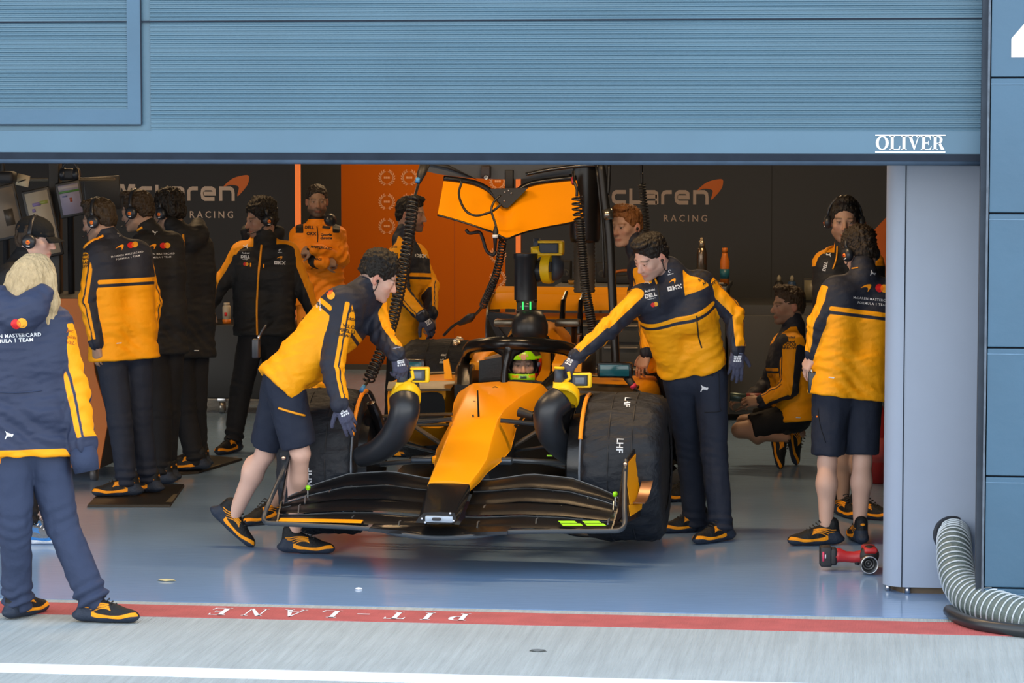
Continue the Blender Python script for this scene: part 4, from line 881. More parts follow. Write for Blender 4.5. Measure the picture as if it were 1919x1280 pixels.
def shoe_mesh(ank, fwd, k=1.0, out=1):
    """A running shoe about the ankle joint; fwd may tip down for a lifted heel. Fields cut the orange band and the sole."""
    f = nrm(fwd); x = nrm(np.cross(f, UPV)); u = np.cross(x, f); g = lambda a, b, c: ank + (x * a + f * b + u * c) * k; S = SDF(); R = np.stack([x, f, u], 1)
    e = lambda p, r, kk=.02, sub=False: S.ell(g(*p), np.array(r) * k, kk, R, sub)
    # sole: thick, rockered heel and toe
    for (a, b, c, r1, r2) in ((-.055, -.082, -.066, .036, .042), (.02, -.082, -.078, .040, .034), (.10, -.086, -.088, .046, .026), (.165, -.086, -.080, .036, .022)): S.ell(g(0, a, b + .008), np.array([r1, .052, .024]) * k, .02, R)
    S.cone(g(0, -.052, -.066), g(0, .05, -.074), .034 * k, .030 * k, .02, flat=None); S.cone(g(0, .05, -.072), g(0, .165, -.076), .036 * k, .026 * k, .02)
    S.cone(g(0, -.040, -.03), g(0, -.035, .012), .036 * k, .037 * k, .02); S.cone(g(0, .0, -.02), g(0, .10, -.055), .038 * k, .032 * k, .02); S.cone(g(0, .10, -.058), g(0, .185, -.074), .034 * k, .022 * k, .02)
    S.ell(g(0, .06, -.132), np.array([.2, .3, .027]) * k, .004, R, True)
    V, Q = S.mesh(.0042 * k, 3); L = (V - ank) @ R / k; xx, y, z = np.abs(L[:, 0]), L[:, 1], L[:, 2]
    top = -.068 + .022 * smooth01(-y, -.03, .06) + .012 * smooth01(y, .12, .19)      # upper edge of the sole
    low = top - .012 - .006 * smooth01(y, .05, .15)
    sole = np.minimum(low - z, .5); heel = np.minimum(np.minimum(-.005 - y, top + .018 - z), .05)
    band = np.minimum(np.minimum(z - low, top + .010 * smooth01(-y, -.09, .0) - z), y + .035)
    band = np.minimum(band, (xx - .012)); lines = np.full(len(V), -1.0)
    for i in range(4):
        c0 = -.060 + .0125 * i; yy = np.clip((y - (.0 - .008 * i)) / .105, 0, 1); arc = c0 + .026 * np.sin(yy * math.pi * .85 + .25) * (1 - .2 * i)
        lines = np.maximum(lines, np.minimum(.0024 - np.abs(z - arc), np.minimum(y + .02 + .01 * i, .088 - .004 * i - y)))
    pat = np.maximum(band, np.minimum(lines, xx - .016)); tab = .008 - np.sqrt((y + .068) ** 2 + (z - .004) ** 2 + (xx * .6) ** 2); pat = np.maximum(pat, tab)
    return V, Q, pat, np.maximum(sole, heel)
def eyeball(c, R, k, s):
    ctr = c + R @ (np.array([s * .031, .0795, .0005]) * k)
    v, f = lathe(ctr, R[:, 1], [(-.011 * k, .001), (-.008 * k, .0075 * k), (0, .011 * k), (.0072 * k, .0083 * k), (.0088 * k, .0066 * k), (.0092 * k, .006 * k), (.0104 * k, .0036 * k), (.0106 * k, .003 * k), (.011 * k, .0005)], 16)
    return v, f
m_ew = mat('eye_white', (.60, .57, .54), .2); m_ei = mat('iris', (.05, .035, .025), .15)
# ---- flat marks printed on clothing, given at the pixel where they show
def circ2(r=1.0):
    return [(disc_vf((-.62 * r, 0), r, 28), m_red_, 0), (disc_vf((.62 * r, 0), r, 28), m_yel, .0004), (poly_vf([(r * .62 * 0 + 0 + q[0], q[1]) for q in [( -.62 * r + r * math.cos(t), r * math.sin(t)) for t in np.radians(np.linspace(-51.7, 51.7, 10))] + [(.62 * r + r * math.cos(t), r * math.sin(t)) for t in np.radians(np.linspace(180 - 51.7, 180 + 51.7, 10))]]), m_mid, .0008)]
class Person:
    def __init__(s, label, d, J, tyaw, head=None, group=None, k=1.0, skin=(.56, .34, .26), vox=.006):
        s.d, s.k, s.skin, s.vox = d, k, skin, vox; s.J = {}
        for n, q in J.items(): s.J[n] = dp(q[0], q[1], d + (q[2] if len(q) > 2 else 0))
        J = s.J; s.SM = (J['shL'] + J['shR']) / 2; s.HM = (J['hpL'] + J['hpR']) / 2; s.ax = s.SM - s.HM; s.L = np.linalg.norm(s.ax); s.au = s.ax / s.L
        s.fw = yawv(tyaw); s.fw = nrm(s.fw - s.au * (s.fw @ s.au)); s.rt = nrm(np.cross(s.fw, s.au))
        s.head = None
        if head: s.hc = dp(head[0], head[1], d + head[2]); s.hR = rot_frame(yawv(head[3]), head[4], head[5] if len(head) > 5 else 0); s.head = True; s.hk = head[6] if len(head) > 6 else 1.0
        s.label = label; s.group = group; s.S = SDF(); s.kids = []; s.garm = {}
        lo = [J[n][2] for n in ('anL', 'anR') if n in J]; xy = s.HM
        s.base = np.array([s.HM[0], s.HM[1], 0.0])
    def limb(s, S, names, rs, k=.02): S.chain([s.J[n] for n in names], rs, k)
    def body(s, opt=None, hands=None, bare_legs=False, arms=True, legs=True):
        """One continuous skin: head, neck, trunk, arms with hands, legs."""
        opt = opt or {}; J, S = s.J, s.S; hands = hands or {}
        S.cone(s.SM - s.au * .06, s.HM, .070, .066, .03); S.cone(J['shL'] - s.au * .03, J['shR'] - s.au * .03, .045, .045, .03); S.cone(J['hpL'], J['hpR'], .062, .062, .03)
        nk = J.get('nk', s.SM + s.au * .05)
        S.cone(s.SM, nk, .055, .054, .03)
        if s.head:
            up = s.hc + s.hR @ (np.array([0, -.03, -.07]) * s.hk); S.cone(nk, up, .056, .054, .03); add_head(S, s.hc, s.hR, s.hk)
        for q in 'LR':
            if arms and 'el' + q in J and q in hands or 'wr' + q in J and arms:
                S.cone(J['sh' + q], J['el' + q], .040, .036, .02); S.cone(J['el' + q], J['wr' + q], .037, .026, .015)
                if q in hands:
                    h = hands[q]; add_hand(S, J['wr' + q], h['d'], h['n'], h['th'], h['curl'], s.k)
            if legs and 'kn' + q in J:
                lr = 1.0 if bare_legs else .74; S.cone(J['hp' + q], J['kn' + q], .066, .053 * lr, .02)
                m = J['kn' + q] * .66 + J['an' + q] * .34 - s.fw * .012; S.chain([J['kn' + q], m, J['an' + q]], [.050 * lr, .055 * lr, .036], .02)
                if bare_legs: S.ell(m - s.fw * .012 + (J['kn' + q] - J['an' + q]) * .02, (.050, .050, .085), .03)
        V, Q = S.mesh(s.vox, 2); col = np.tile(np.array(s.skin), (len(V), 1))
        if s.head: col = head_cols(V, s.hc, s.hR, s.hk, s.skin, opt)
        col *= (1 + .06 * wobble(V, 30, 3))[:, None]
        s.o = obj('person', (V, Q), m_skin, loc=s.base, attrs={'col': col}); tag(s.o, s.label, 'person', s.group)
        if s.head and not opt.get('noeyes'):
            for e in (-1, 1):
                v, f = eyeball(s.hc, s.hR, s.hk, e); o = obj('eye', (v, f), [m_ew, m_ei], s.o)
                n = 16; idx = np.zeros(len(o.data.polygons), np.int32); idx[n * 4:] = 1; idx[-2] = 0; idx[-1] = 1; o.data.polygons.foreach_set('material_index', idx)
        return s.o
    def hair(s, kind, col, seed=0, low=False):
        return obj('hair' if kind != 'cap' else 'cap', hair_mesh(s.hc, s.hR, s.hk, kind, seed, low), hair_mat(col) if kind != 'cap' else mat('cap_cloth', (.010, .012, .015), .85, bump=(40, .3), spec=.2), s.o)
    def hp(s, x, y, z): return s.hc + s.hR @ (np.array([x, y, z]) * s.hk)
    def headset(s, mic=1, sides=(-1, 1), dot=True):
        P = [s.hp(.092 * math.cos(t), -.012, .022 + .112 * math.sin(t)) for t in np.linspace(0, math.pi, 15)]
        h = obj('headset', tube(P, .008, 8, flat=1.6, up=s.hR[:, 1]), m_pod, s.o)
        for e in sides:
            c = s.hp(e * .078, -.010, -.008); a = s.hR[:, 0] * e
            cu = obj('ear_cup', lathe(c, a, [(-.004, .030), (0, .037), (.012, .041), (.022, .040), (.030, .034), (.036, .022), (.037, .001)], 22), m_pod, h)
            if dot:
                obj('cup_badge', lathe(c + a * .034 + s.hR @ np.array([0, 0, -.004]), a, [(0, .0125), (.004, .0125), (.0045, .001)], 18), m_dot, h)
                obj('badge_mark', box(c + a * .039 + s.hR @ np.array([0, 0, -.004]), (.010, .010, .004), s.hR), m_red_, h)
                obj('cup_print', box(c + a * .0345 + s.hR @ np.array([0, .002, -.024]), (.004, .020, .006), s.hR), m_wht, h)
        if mic:
            P = [s.hp(mic * .085, .0, -.03), s.hp(mic * .075, .05, -.065), s.hp(mic * .04, .105, -.078), s.hp(mic * .015, .118, -.076)]
            obj('microphone', tube(spline(P, 5), [.003] * 12 + [.006, .008, .008, .006], 8), m_pod, h)
        return h
    def earwire(s, e, neck=None):
        P = [s.hp(e * .083, .0, -.012), s.hp(e * .086, .006, -.035), s.hp(e * .078, .0, -.075), s.hp(e * .062, -.03, -.105), s.hp(e * .06, -.06, -.12)]
        o = obj('earpiece', tube(spline(P, 5), .0028, 6), m_wire, s.o); obj('ear_bud', lathe(s.hp(e * .080, .0, -.012), s.hR[:, 0] * e, [(0, .009), (.008, .008), (.011, .001)], 12), m_wire, o)
    def jacket(s, style='soft', m=None, out=None, vox=.0085, fat=1.0, hem=.05, collar=.075, name='jacket', sleeves=(.070, .060, .046), wr=1.0, ub=.50, amp=1.0, skipL=False, belly=0.0, hood=False, collh=.05, coll_ax=None, hemcut=True, hemr=1.0, hoodup=.0):
        J = s.J; S = SDF(); T = SDF(); A = {}; out = out or {}; m = m or m_soft
        hl, hr = J['hpL'] - s.au * hem, J['hpR'] - s.au * hem; dn = s.au
        def tor(S):
            for sh, hp in ((J['shL'], hl), (J['shR'], hr)):
                inn = sh + (s.SM - sh) * .30 - dn * .05; S.cone(inn, hp - dn * .06, .112 * fat, .124 * fat * hemr, .06)
            S.cone(J['shL'] + (s.SM - J['shL']) * .10 - dn * .01, J['shR'] + (s.SM - J['shR']) * .10 - dn * .01, .078 * fat, .078 * fat, .05)
            c1 = s.SM * .72 + s.HM * .28; S.cone(c1 - s.rt * .07 + s.fw * .02, c1 + s.rt * .07 + s.fw * .02, .118 * fat, .118 * fat, .06)
            c2 = s.SM * .3 + s.HM * .7; S.cone(c2 - s.rt * .06 + s.fw * belly, c2 + s.rt * .06 + s.fw * belly, .112 * fat * hemr, .112 * fat * hemr, .06)
            S.cone(J['hpL'] - dn * hem, J['hpR'] - dn * hem, .122 * fat * hemr, .122 * fat * hemr, .05)
            if hemcut: S.box(s.HM - dn * (hem + .30) , np.array([.45, .45, .30]), .004, .012, np.stack([s.rt, s.fw, s.au], 1), True)
            nk = J.get('nk', s.SM + s.au * .05); cd_ = nrm((s.hc - nk) if s.head else s.au) if coll_ax is None else coll_ax
            S.cone(s.SM, nk, .085 * fat, collar, .04); [S.cone(nk - s.au * .035, q * .72 + s.SM * .28 - s.au * .005, .052 * fat, .070 * fat, .05) for q in (J['shL'], J['shR'])]; S.cone(nk, nk + cd_ * collh, collar, collar * .93, .012)
            if hood:
                b = nk - s.fw * .078 + s.au * hoodup; S.chain([b + s.rt * .105 + s.au * .05, b + s.rt * .07 - s.fw * .05 - s.au * .01, b - s.fw * .065 - s.au * .05, b - s.rt * .07 - s.fw * .05 - s.au * .01, b - s.rt * .105 + s.au * .05], [.052, .068, .074, .068, .052], .04)
        tor(S); tor(T)
        for q in 'LR':
            if 'el' + q not in J: continue
            sh, el, w = J['sh' + q], J['el' + q], J['el' + q] + (J['wr' + q] - J['el' + q]) * wr; a = SDF()
            for X in (S, a): X.cone(sh, el, sleeves[0] * fat, sleeves[1] * fat, .03); X.cone(el, w, sleeves[1] * fat * .98, sleeves[2] * fat, .02)
            A[q] = (a, sh, el, w)
        V, Q = S.mesh(vox, 3); N = vnormals(V, Q)
        dt = np.min([SDF.dist(p, V) for p in T.p if p[0] != 'b'], 0); pat = np.full(len(V), -1.0); arm = np.zeros(len(V), bool)
        u = ((V - s.HM) @ s.au); un = u / s.L; lat = (V - s.SM) @ s.rt; fr = (V - s.SM) @ s.fw
        yk = np.minimum.reduce([(un - .97) * s.L, np.abs(lat) - .080, .080 - fr, fr + .035, (1.24 - un) * s.L])
        if style == 'soft':
            pat = np.maximum((ub - un) * s.L, np.minimum(un - ub - .032, ub + .075 - un) * s.L)
            if out.get('yoke', 1): pat = np.maximum(pat, yk)
        elif style == 'black': pat = yk if out.get('yoke', 1) else pat
        elif style == 'coat': pat = np.minimum(-hem + .035 - u, u + hem + .2)
        elif style == 'suit': pat = np.maximum(np.minimum.reduce([(un - 1.02) * s.L, np.abs(lat) - .115, .175 - np.abs(lat)]), np.minimum((un - 1.24) * s.L, .11 - np.abs(lat)))
        dg = u * 1.0 + lat * .45 * np.sin(u * 9 + 1); disp = amp * (.0045 * wobble(V * (1, 1, 1.7), 16, 1) + .0025 * wobble(V * (1, 1, 2.5), 34, 2) + .0038 * np.exp(-((un - .18) / .28) ** 2) * np.sin(dg * 70 + 3 * np.sin(lat * 14) + 2 * np.sin(fr * 11)))
        for q, (a, sh, el, w) in A.items():
            da = np.min([SDF.dist(p, V) for p in a.p], 0); k1 = el - sh; l1 = np.linalg.norm(k1); k2 = w - el; l2 = np.linalg.norm(k2)
            t1 = np.clip(((V - sh) @ k1) / l1 ** 2, -.3, 1.2); t2 = np.clip(((V - el) @ k2) / l2 ** 2, -.2, 1.3)
            d1, d2 = SDF.dist(a.p[0], V), SDF.dist(a.p[1], V); up = d1 < d2
            isarm = (da < dt - .004) & (np.where(up, t1, 1) > .04)
            o = out.get(q); o = nrm((sh - s.SM) + .35 * s.au * np.linalg.norm(sh - s.SM)) if o is None else nrm(o)
            cc = np.zeros(len(V)); ss = np.zeros(len(V))
            for sel, p0, kk in ((up, sh, k1), (~up, el, k2)):
                kd = nrm(kk); ov = nrm(o - kd * (o @ kd)); sv = np.cross(kd, ov); r = V - p0; r = r - np.outer(r @ kd, kd)
                cc = np.where(sel, r @ ov, cc); ss = np.where(sel, r @ sv, ss)
            ang = np.arctan2(ss, cc); wd = .92; f = (wd - np.abs(ang)) * .055
            f = np.maximum(f, (np.abs(ang) - 2.45) * .055) if q in out.get('both', '') else f; sg = out.get('line', {}).get(q, 1); f = np.minimum(f, np.abs(ang * sg - .50) * .055 - .0045)
            if style != 'suit': f = np.minimum(f, np.where(up, 1, (.93 - t2) * l2))
            else: f = np.minimum((np.abs(ang) - 2.3) * .05, .5)
            if out.get('plain'): f = np.full(len(V), -1.0)
            pat = np.where(isarm, f, pat); arm |= isarm
            tt = np.where(up, t1 * l1, l1 + np.clip(t2, 0, 1) * l2); ph = 3 * np.sin(ang * 1.0 + (0 if q == 'L' else 2)) + 1.3 * np.sin(2 * ang + 1)
            g = np.sin(tt * 88 + ph) * .6 + np.sin(tt * 51 + 1.7 * ph + 1) * .6; near = .35 + np.exp(-((tt - l1) / .09) ** 2) + .8 * np.exp(-((tt - l1 - l2) / .12) ** 2)
            disp = np.where(isarm, amp * g * near * .0042, disp)
        am = arm.astype(float)[:, None].repeat(3, 1)
        for _ in range(4): am = laplace(am, Q, .8)
        edge = (am[:, 0] > .03) & (am[:, 0] < .97); pp = np.clip(pat, -.02, .02)[:, None].repeat(3, 1)
        for _ in range(5): pp = laplace(pp, Q, .7)
        pat = np.where(edge, pp[:, 0], pat)
        V = V + N * disp[:, None]
        o = obj(name, (V, Q), m, s.o, attrs={'pat': pat}); s.garm[name] = (o, BVHTree.FromPolygons([tuple(v) for v in V], [tuple(f) for f in Q.tolist()]))
        return o
    def trousers(s, m=None, short=False, r=(.102, .078, .064), vox=.0085, amp=1.0, name=None, top=.10, an=.92, kn=.86, wst=.070):
        J = s.J; S = SDF(); name = name or ('shorts' if short else 'trousers'); m = m or m_trs
        S.cone(J['hpL'] - s.au * .01, J['hpR'] - s.au * .01, .098, .098, .05); S.cone(s.HM + s.au * top - s.rt * .05, s.HM + s.au * top + s.rt * .05, wst, wst, .05)
        for q in 'LR':
            if 'kn' + q not in J: continue
            h, k_, a = J['hp' + q], J['kn' + q], J['an' + q]
            if short:
                kd = nrm(k_ - h); e_ = h + (k_ - h) * kn; S.cone(h, e_ + kd * .1, r[0] * .98, r[1] * .94, .03); _, a1, a2 = frame_from(kd, s.rt); S.box(e_ + kd * .13, np.array([.125, .125, .13]), .004, .008, np.stack([a1, a2, kd], 1), True)
            else: S.cone(h, k_, r[0] * .96, r[1], .014); S.cone(k_, k_ + (a - k_) * an, r[1] * .98, r[2], .014)
        V, Q = S.mesh(vox, 3); N = vnormals(V, Q); disp = amp * (.0042 * wobble(V * (1, 1, 1.3), 20, 5) + .0032 * wobble(V * (1, 1, .45), 44, 8))
        if not short:
            for q in 'LR':
                if 'kn' + q not in J: continue
                k_, a = J['kn' + q], J['an' + q]; kd = nrm(a - k_); l = np.linalg.norm(a - k_); rv = V - k_; t = (rv @ kd); rad = np.linalg.norm(rv - np.outer(t, kd), axis=1)
                own = (rad < .12) & (t > -.1); an_ = np.arctan2(rv @ s.rt, rv @ s.fw); w = own * (np.exp(-((t - l * .97) / .07) ** 2) * 1.3 + .22 * np.exp(-(t / .10) ** 2) + .03)
                disp = disp + amp * w * .006 * np.sin(t * 120 + 2 * np.sin(an_ + 1) + np.sin(2 * an_))
        else:
            disp = disp * 1.3
        V = V + N * disp[:, None]
        o = obj(name, (V, Q), m, s.o); s.garm[name] = (o, BVHTree.FromPolygons([tuple(v) for v in V], [tuple(f) for f in Q.tolist()])); return o
    def shoe(s, q, toe=None, fwd=None, m=None, k=1.0, sock=None, floor=.0015):
        a = s.J['an' + q]
        if fwd is None:
            t = dp(toe[0], toe[1], s.d + (toe[2] if len(toe) > 2 else 0)); fwd = t - a; fwd[2] = fwd[2] if len(toe) > 3 else 0
        V, Q, p1, p2 = shoe_mesh(a, fwd, k); dz = floor - V[:, 2].min(); V = V + UPV * dz; a = a + UPV * dz; o = obj('shoe', (V, Q), m or m_shoe, s.o, attrs={'pat': p1, 'pat2': p2})
        f = nrm(fwd); x = nrm(np.cross(f, UPV)); u = np.cross(x, f)
        lace = join(*[tube([a + (x * (-.020) + f * (.035 + .017 * i) + u * (.022 - .0115 * i)) * k, a + (f * (.040 + .017 * i) + u * (.030 - .0115 * i)) * k, a + (x * .020 + f * (.035 + .017 * i) + u * (.022 - .0115 * i)) * k], .0032, 6) for i in range(5)])
        obj('laces', lace, mat('lace_black', (.02, .02, .022), .8) if m is None else m_wht, o)
        if sock is not None: obj('sock', tube([a - UPV * .0 + u * .0, a + u * .055], .043, 16), sock, s.o)
        return o
    def glove(s, q, h, cuff=True):
        S = SDF(); w = s.J['wr' + q]; add_hand(S, w, h['d'], h['n'], h['th'], h['curl'], s.k, .0022); d = nrm(h['d'])
        V, Q = S.mesh(.0042, 2); o = obj('glove', (V, Q), m_glove, s.o); bv = BVHTree.FromPolygons([tuple(v) for v in V], [tuple(f) for f in Q.tolist()])
        if cuff: obj('glove_cuff', tube([w - d * .035, w - d * .01, w + d * .022], [.036, .0345, .0335], 18), m_glv2, o)
        n = nrm(np.asarray(h['n'])); t = np.cross(d, n) * h['th']
        v, f = text_vf('GRIP', .03, bold=.03) if False else poly_vf(*[[(x, y), (x + w_, y), (x + w_, y + .010), (x, y + .010)] for x, y, w_ in ((-.022, .008, .008), (-.010, .008, .006), (0, .008, .010), (.013, .008, .009), (-.020, -.006, .012), (-.004, -.006, .008), (.008, -.006, .012), (-.02, -.018, .042))])
        try: wrap_decal('glove_print', (v, f), w + d * .05, t if abs(t @ CR) > .1 else CR, d, bv, m_wht, o, away=n)
        except Exception as ex: print('glove', ex)
        return o
    def mark(s, nm, vf, px, py, rot, size, m, on='jacket', off=.0025, flip=1, maxlen=.02):
        """A printed mark at a pixel: laid on the garment along the sight line."""
        o, bv = s.garm[on]; a = math.radians(rot); R_ = CR * math.cos(a) + CU * math.sin(a); U_ = -CR * math.sin(a) + CU * math.cos(a)
        v, f = vf; return wrap_decal(nm, (np.asarray(v) * size * (flip, 1), f), dp(px, py, s.d), R_, U_, bv, m, o, off, maxlen, away=-CF)
    def words(s, t, px, py, rot, size, m=None, on='jacket', **kw): return s.mark('print', text_vf(t, 1.0, bold=kw.pop('bold', .02), spacing=kw.pop('spacing', 1.0)), px, py, rot, size, m or m_wht, on, **kw)
    def discs(s, px, py, rot, r, on='jacket'):
        for vf, m, o in circ2(): s.mark('disc_mark', vf, px, py, rot, r, m, on, .0025 + o)
    def stripe(s, nm, pts, w, m, on='jacket', off=.003):
        """A seam, zip or piping drawn along pixels on the garment."""
        o, bv = s.garm[on]; P = []
        for px, py in (spline(pts, 6) if len(pts) > 2 else np.array([np.array(pts[0]) + (np.array(pts[1]) - pts[0]) * t for t in np.linspace(0, 1, 8)])):
            q = dp(px, py, s.d); h = bv.ray_cast(Vector(q - CF * .9), Vector(CF), 1.8); P.append(np.array(h[0]) - CF * off if h[0] is not None else None)
        P = [p for p in P if p is not None]
        if len(P) > 1: obj(nm, tube(P, w, 6), m, o)
    def back_print(s, px, py, rot, r, w=.16, mirror=1):
        """Team print across the shoulder blades."""
def hand(d, n, th, curl=(15, 15, 15, 18, 20)): return dict(d=cv(*d), n=cv(*n), th=th, curl=curl)
DARKH = (.012, .009, .007); BRNH = (.055, .033, .018)
PALE = (.66, .41, .32)
GR = (58, 62, 60, 55, 45)
def back_marks(P, x, y, rot, k=1.0, full=True, on='jacket', dx=0):
    """Swoosh, overlapping discs and two text lines between the shoulder blades; (x, y) is the gap between the two emblems."""
    a = math.radians(rot); s = FPX / P.d; f = lambda u, v: (x + (u * math.cos(a) - v * math.sin(a)) * s * k, y - (u * math.sin(a) + v * math.cos(a)) * s * k)
    P.mark('swoosh_mark', poly_vf(SWOOSH - (.5, .1)), *f(-.045 + dx, 0), rot, .060 * k, m_omark, on)
    P.discs(*f(.048 + dx, .002), rot, .0235 * k, on)
    P.words('McLAREN MASTERCARD', *f(0 + dx, -.065), rot, .0185 * k, on=on, spacing=1.18, bold=.01)
    P.words('FORMULA 1 TEAM', *f(0 + dx, -.091), rot, .0185 * k, on=on, spacing=1.18, bold=.01)
def chest_marks(P, L, R_, rot, k=1.0):
    """L: column of marks on the image-left side of the chest; R_: on the image-right side; rows go down the garment."""
    a = math.radians(rot); s = FPX / P.d; f = lambda o, u, v: (o[0] + (u * math.cos(a) - v * math.sin(a)) * s * k, o[1] - (u * math.sin(a) + v * math.cos(a)) * s * k)
    if L:
        P.mark('cat_mark', poly_vf(np.array(CAT) - (.5, .5)), *f(L, 0, 0), rot, .036 * k, m_wht); P.words('Android', *f(L, .006, -.052), rot, .017 * k)
        P.words('DELL', *f(L, .004, -.080), rot, .030 * k, bold=.03); P.words('Technologies', *f(L, .004, -.098), rot, .0085 * k); P.discs(*f(L, .012, -.133), rot, .0125 * k)
    if R_:
        P.mark('hexagon_mark', strokes_vf([[(.5 * math.cos(t), .5 * math.sin(t)) for t in np.radians(range(20, 320, 50))], [(-1, -1), (1, -1)]], .22), *f(R_, 0, .0), rot, .016 * k, m_wht)
        P.mark('swoosh_mark', poly_vf(SWOOSH - (.5, .1)), *f(R_, .0, -.055), rot, .040 * k, m_omark); P.mark('grid_mark', poly_vf(*[[(x, y), (x + .24, y), (x + .24, y + .24), (x, y + .24)] for x, y in [(0, 0), (0, .24), (0, .48), (.24, .48), (.48, 0), (.48, .24), (.48, .48), (.24, 0), (.85, 0), (.85, .24), (.85, .48), (1.09, .24), (1.33, .48), (1.33, 0), (1.7, 0), (1.94, .24), (2.18, .48), (2.18, 0), (1.7, .48)]]), *f(R_, -.038, -.105), rot, .034 * k, m_wht)
def sleeve_words(P, pts, rot, sz, words):
    for (x, y), w in zip(pts, words): P.words(w, x, y, rot, sz, m_ink, bold=.03)
SW_R = ('FxPro', 'Monster', 'Richard', 'ECOLAB', 'ARROW', 'alteryx'); SW_L = ('Jack', 'okta', 'VELO', 'PIRELLI', 'Cadence')
# ---- mechanic bending over the left front wheel
P = Person('person in orange and navy jacket and long trousers leaning over the front tyre', 16.45,
           dict(shL=(1203, 556, -.28), shR=(1316, 531, -.18), elL=(1139, 617, -.42), wrL=(1080, 668, -.50), elR=(1374, 588, -.14), wrR=(1381, 655, -.16), hpL=(1276, 712, .05), hpR=(1331, 706, .0), knL=(1292, 848, .20), knR=(1338, 850, -.04), anL=(1303, 984, .28), anR=(1352, 994, -.10), nk=(1262, 516, -.22)),
           -18, head=(1220, 480, -.30, -52, 30, -8, 1.0), skin=PALE)
hL = hand((-.55, -.75, -.25), (-.55, .45, -.7), 1, (50, 52, 50, 48, 35)); hR = hand((-.03, -1, 0), (.15, 0, -1), -1, (12, 14, 16, 20, 12))
P.body(dict(hair=DARKH, beard=.40, fade=.35), dict(L=hL, R=hR)); P.hair('short', DARKH, 1); P.earwire(-1)
P.jacket('soft', out=dict(L=cv(.25, .9, .05), R=cv(.6, .35, -.65), line=dict(L=1, R=-1), both='L'), ub=.735, hem=-.065, vox=.0066, fat=.95, hemr=.84, collh=.045, coll_ax=nrm(cv(-.45, .8, -.1)))
P.trousers(r=(.104, .074, .068), vox=.007, wst=.092, top=.12); P.shoe('L', fwd=cv(-.9, 0, -.35)); P.shoe('R', fwd=cv(-.72, 0, -.62)); P.glove('L', hL); P.glove('R', hR)
chest_marks(P, (1206, 530), (1250, 511), 14); sleeve_words(P, ((1292, 494), (1302, 503), (1309, 511), (1315, 518), (1322, 525), (1329, 533)), 42, .024, SW_R)
P.stripe('pocket_zip', [(1299, 593), (1301, 612), (1305, 632), (1311, 652)], .004, m_ink); P.stripe('zip', [(1226, 503), (1228, 540), (1231, 578)], .003, m_ink); P.stripe('zip_pull', [(1223, 524), (1226, 534)], .006, m_omark)
P.mark('cat_mark', poly_vf(np.array(CAT) * (-1, 1) + (.5, -.5)), 1318, 728, -4, .042, m_wht, 'trousers'); P.stripe('pocket_seam', [(1345, 700), (1347, 760), (1348, 770), (1318, 772)], .002, m_trsd, 'trousers'); P.stripe('pocket_seam', [(1306, 690), (1316, 700), (1334, 704)], .002, m_trsd, 'trousers')
# ---- mechanic in shorts leaning over the right front wheel
P = Person('person in orange jacket and navy shorts leaning over the front tyre, back turned', 16.05,
           dict(shL=(643, 564, -.42), shR=(696, 566, -.09), elL=(622, 690, -.52), wrL=(637, 757, -.58), elR=(716, 630, -.24), wrR=(744, 664, -.42), hpL=(531, 716, -.40), hpR=(532, 706, -.23), knL=(563, 850, -.35), knR=(497, 850, -.05), anL=(554, 990, -.14), anR=(438, 968, .08), nk=(685, 540, -.25)),
           82, head=(709, 520, -.24, 96, 24, 4, 1.0), skin=PALE)
hL = hand((.42, -.9, -.05), (.1, .12, -1), 1, (16, 18, 20, 24, 10)); hR = hand((.22, -.95, -.15), (.45, .2, -.85), -1, (45, 50, 52, 50, 35))
P.body(dict(hair=DARKH, beard=.12, fade=.55), dict(L=hL, R=hR), bare_legs=True); P.hair('curly', DARKH, 3, True); P.earwire(1)
P.jacket('soft', out=dict(L=cv(.85, .1, -.35), R=cv(.75, .55, -.2), line=dict(L=1, R=-1), yoke=0), ub=.70, hem=.055, vox=.0066, collh=.03, collar=.068, coll_ax=nrm(cv(.5, .75, 0)), belly=.03, sleeves=(.072, .060, .047), fat=1.02)
P.trousers(short=True, r=(.112, .098, .09), kn=.90); P.shoe('L', fwd=cv(1, 0, -.18)); P.shoe('R', fwd=cv(.72, -.62, -.1)); P.glove('L', hL); P.glove('R', hR)
P.discs(628, 552, -62, .022); P.words('McLAREN MASTERCARD', 607, 560, -80, .013); P.words('FORMULA 1 TEAM', 601, 560, -80, .013); sleeve_words(P, ((673, 584), (668, 599), (663, 613), (659, 607 + 14), (655, 628)), 8 - 20, .026, ('Jack', 'okta', 'VELO', 'PIRELLI', 'Cadence'))
P.stripe('pocket_zip', [(535, 761), (558, 768), (582, 775)], .0065, m_omark, 'shorts')
r = obj('radio', join(box(dp(480, 653, 15.95), (.04, .045, .105), bev=.008), tube([dp(484, 636, 15.95), dp(492, 618, 15.95), dp(499, 610, 15.95)], [.008, .006, .005], 8)), m_pod, P.o); obj('radio_knob', lathe(dp(485, 636, 15.94), (0, 0, 1), [(0, .008), (.02, .008), (.022, .001)], 10), m_alu, r)
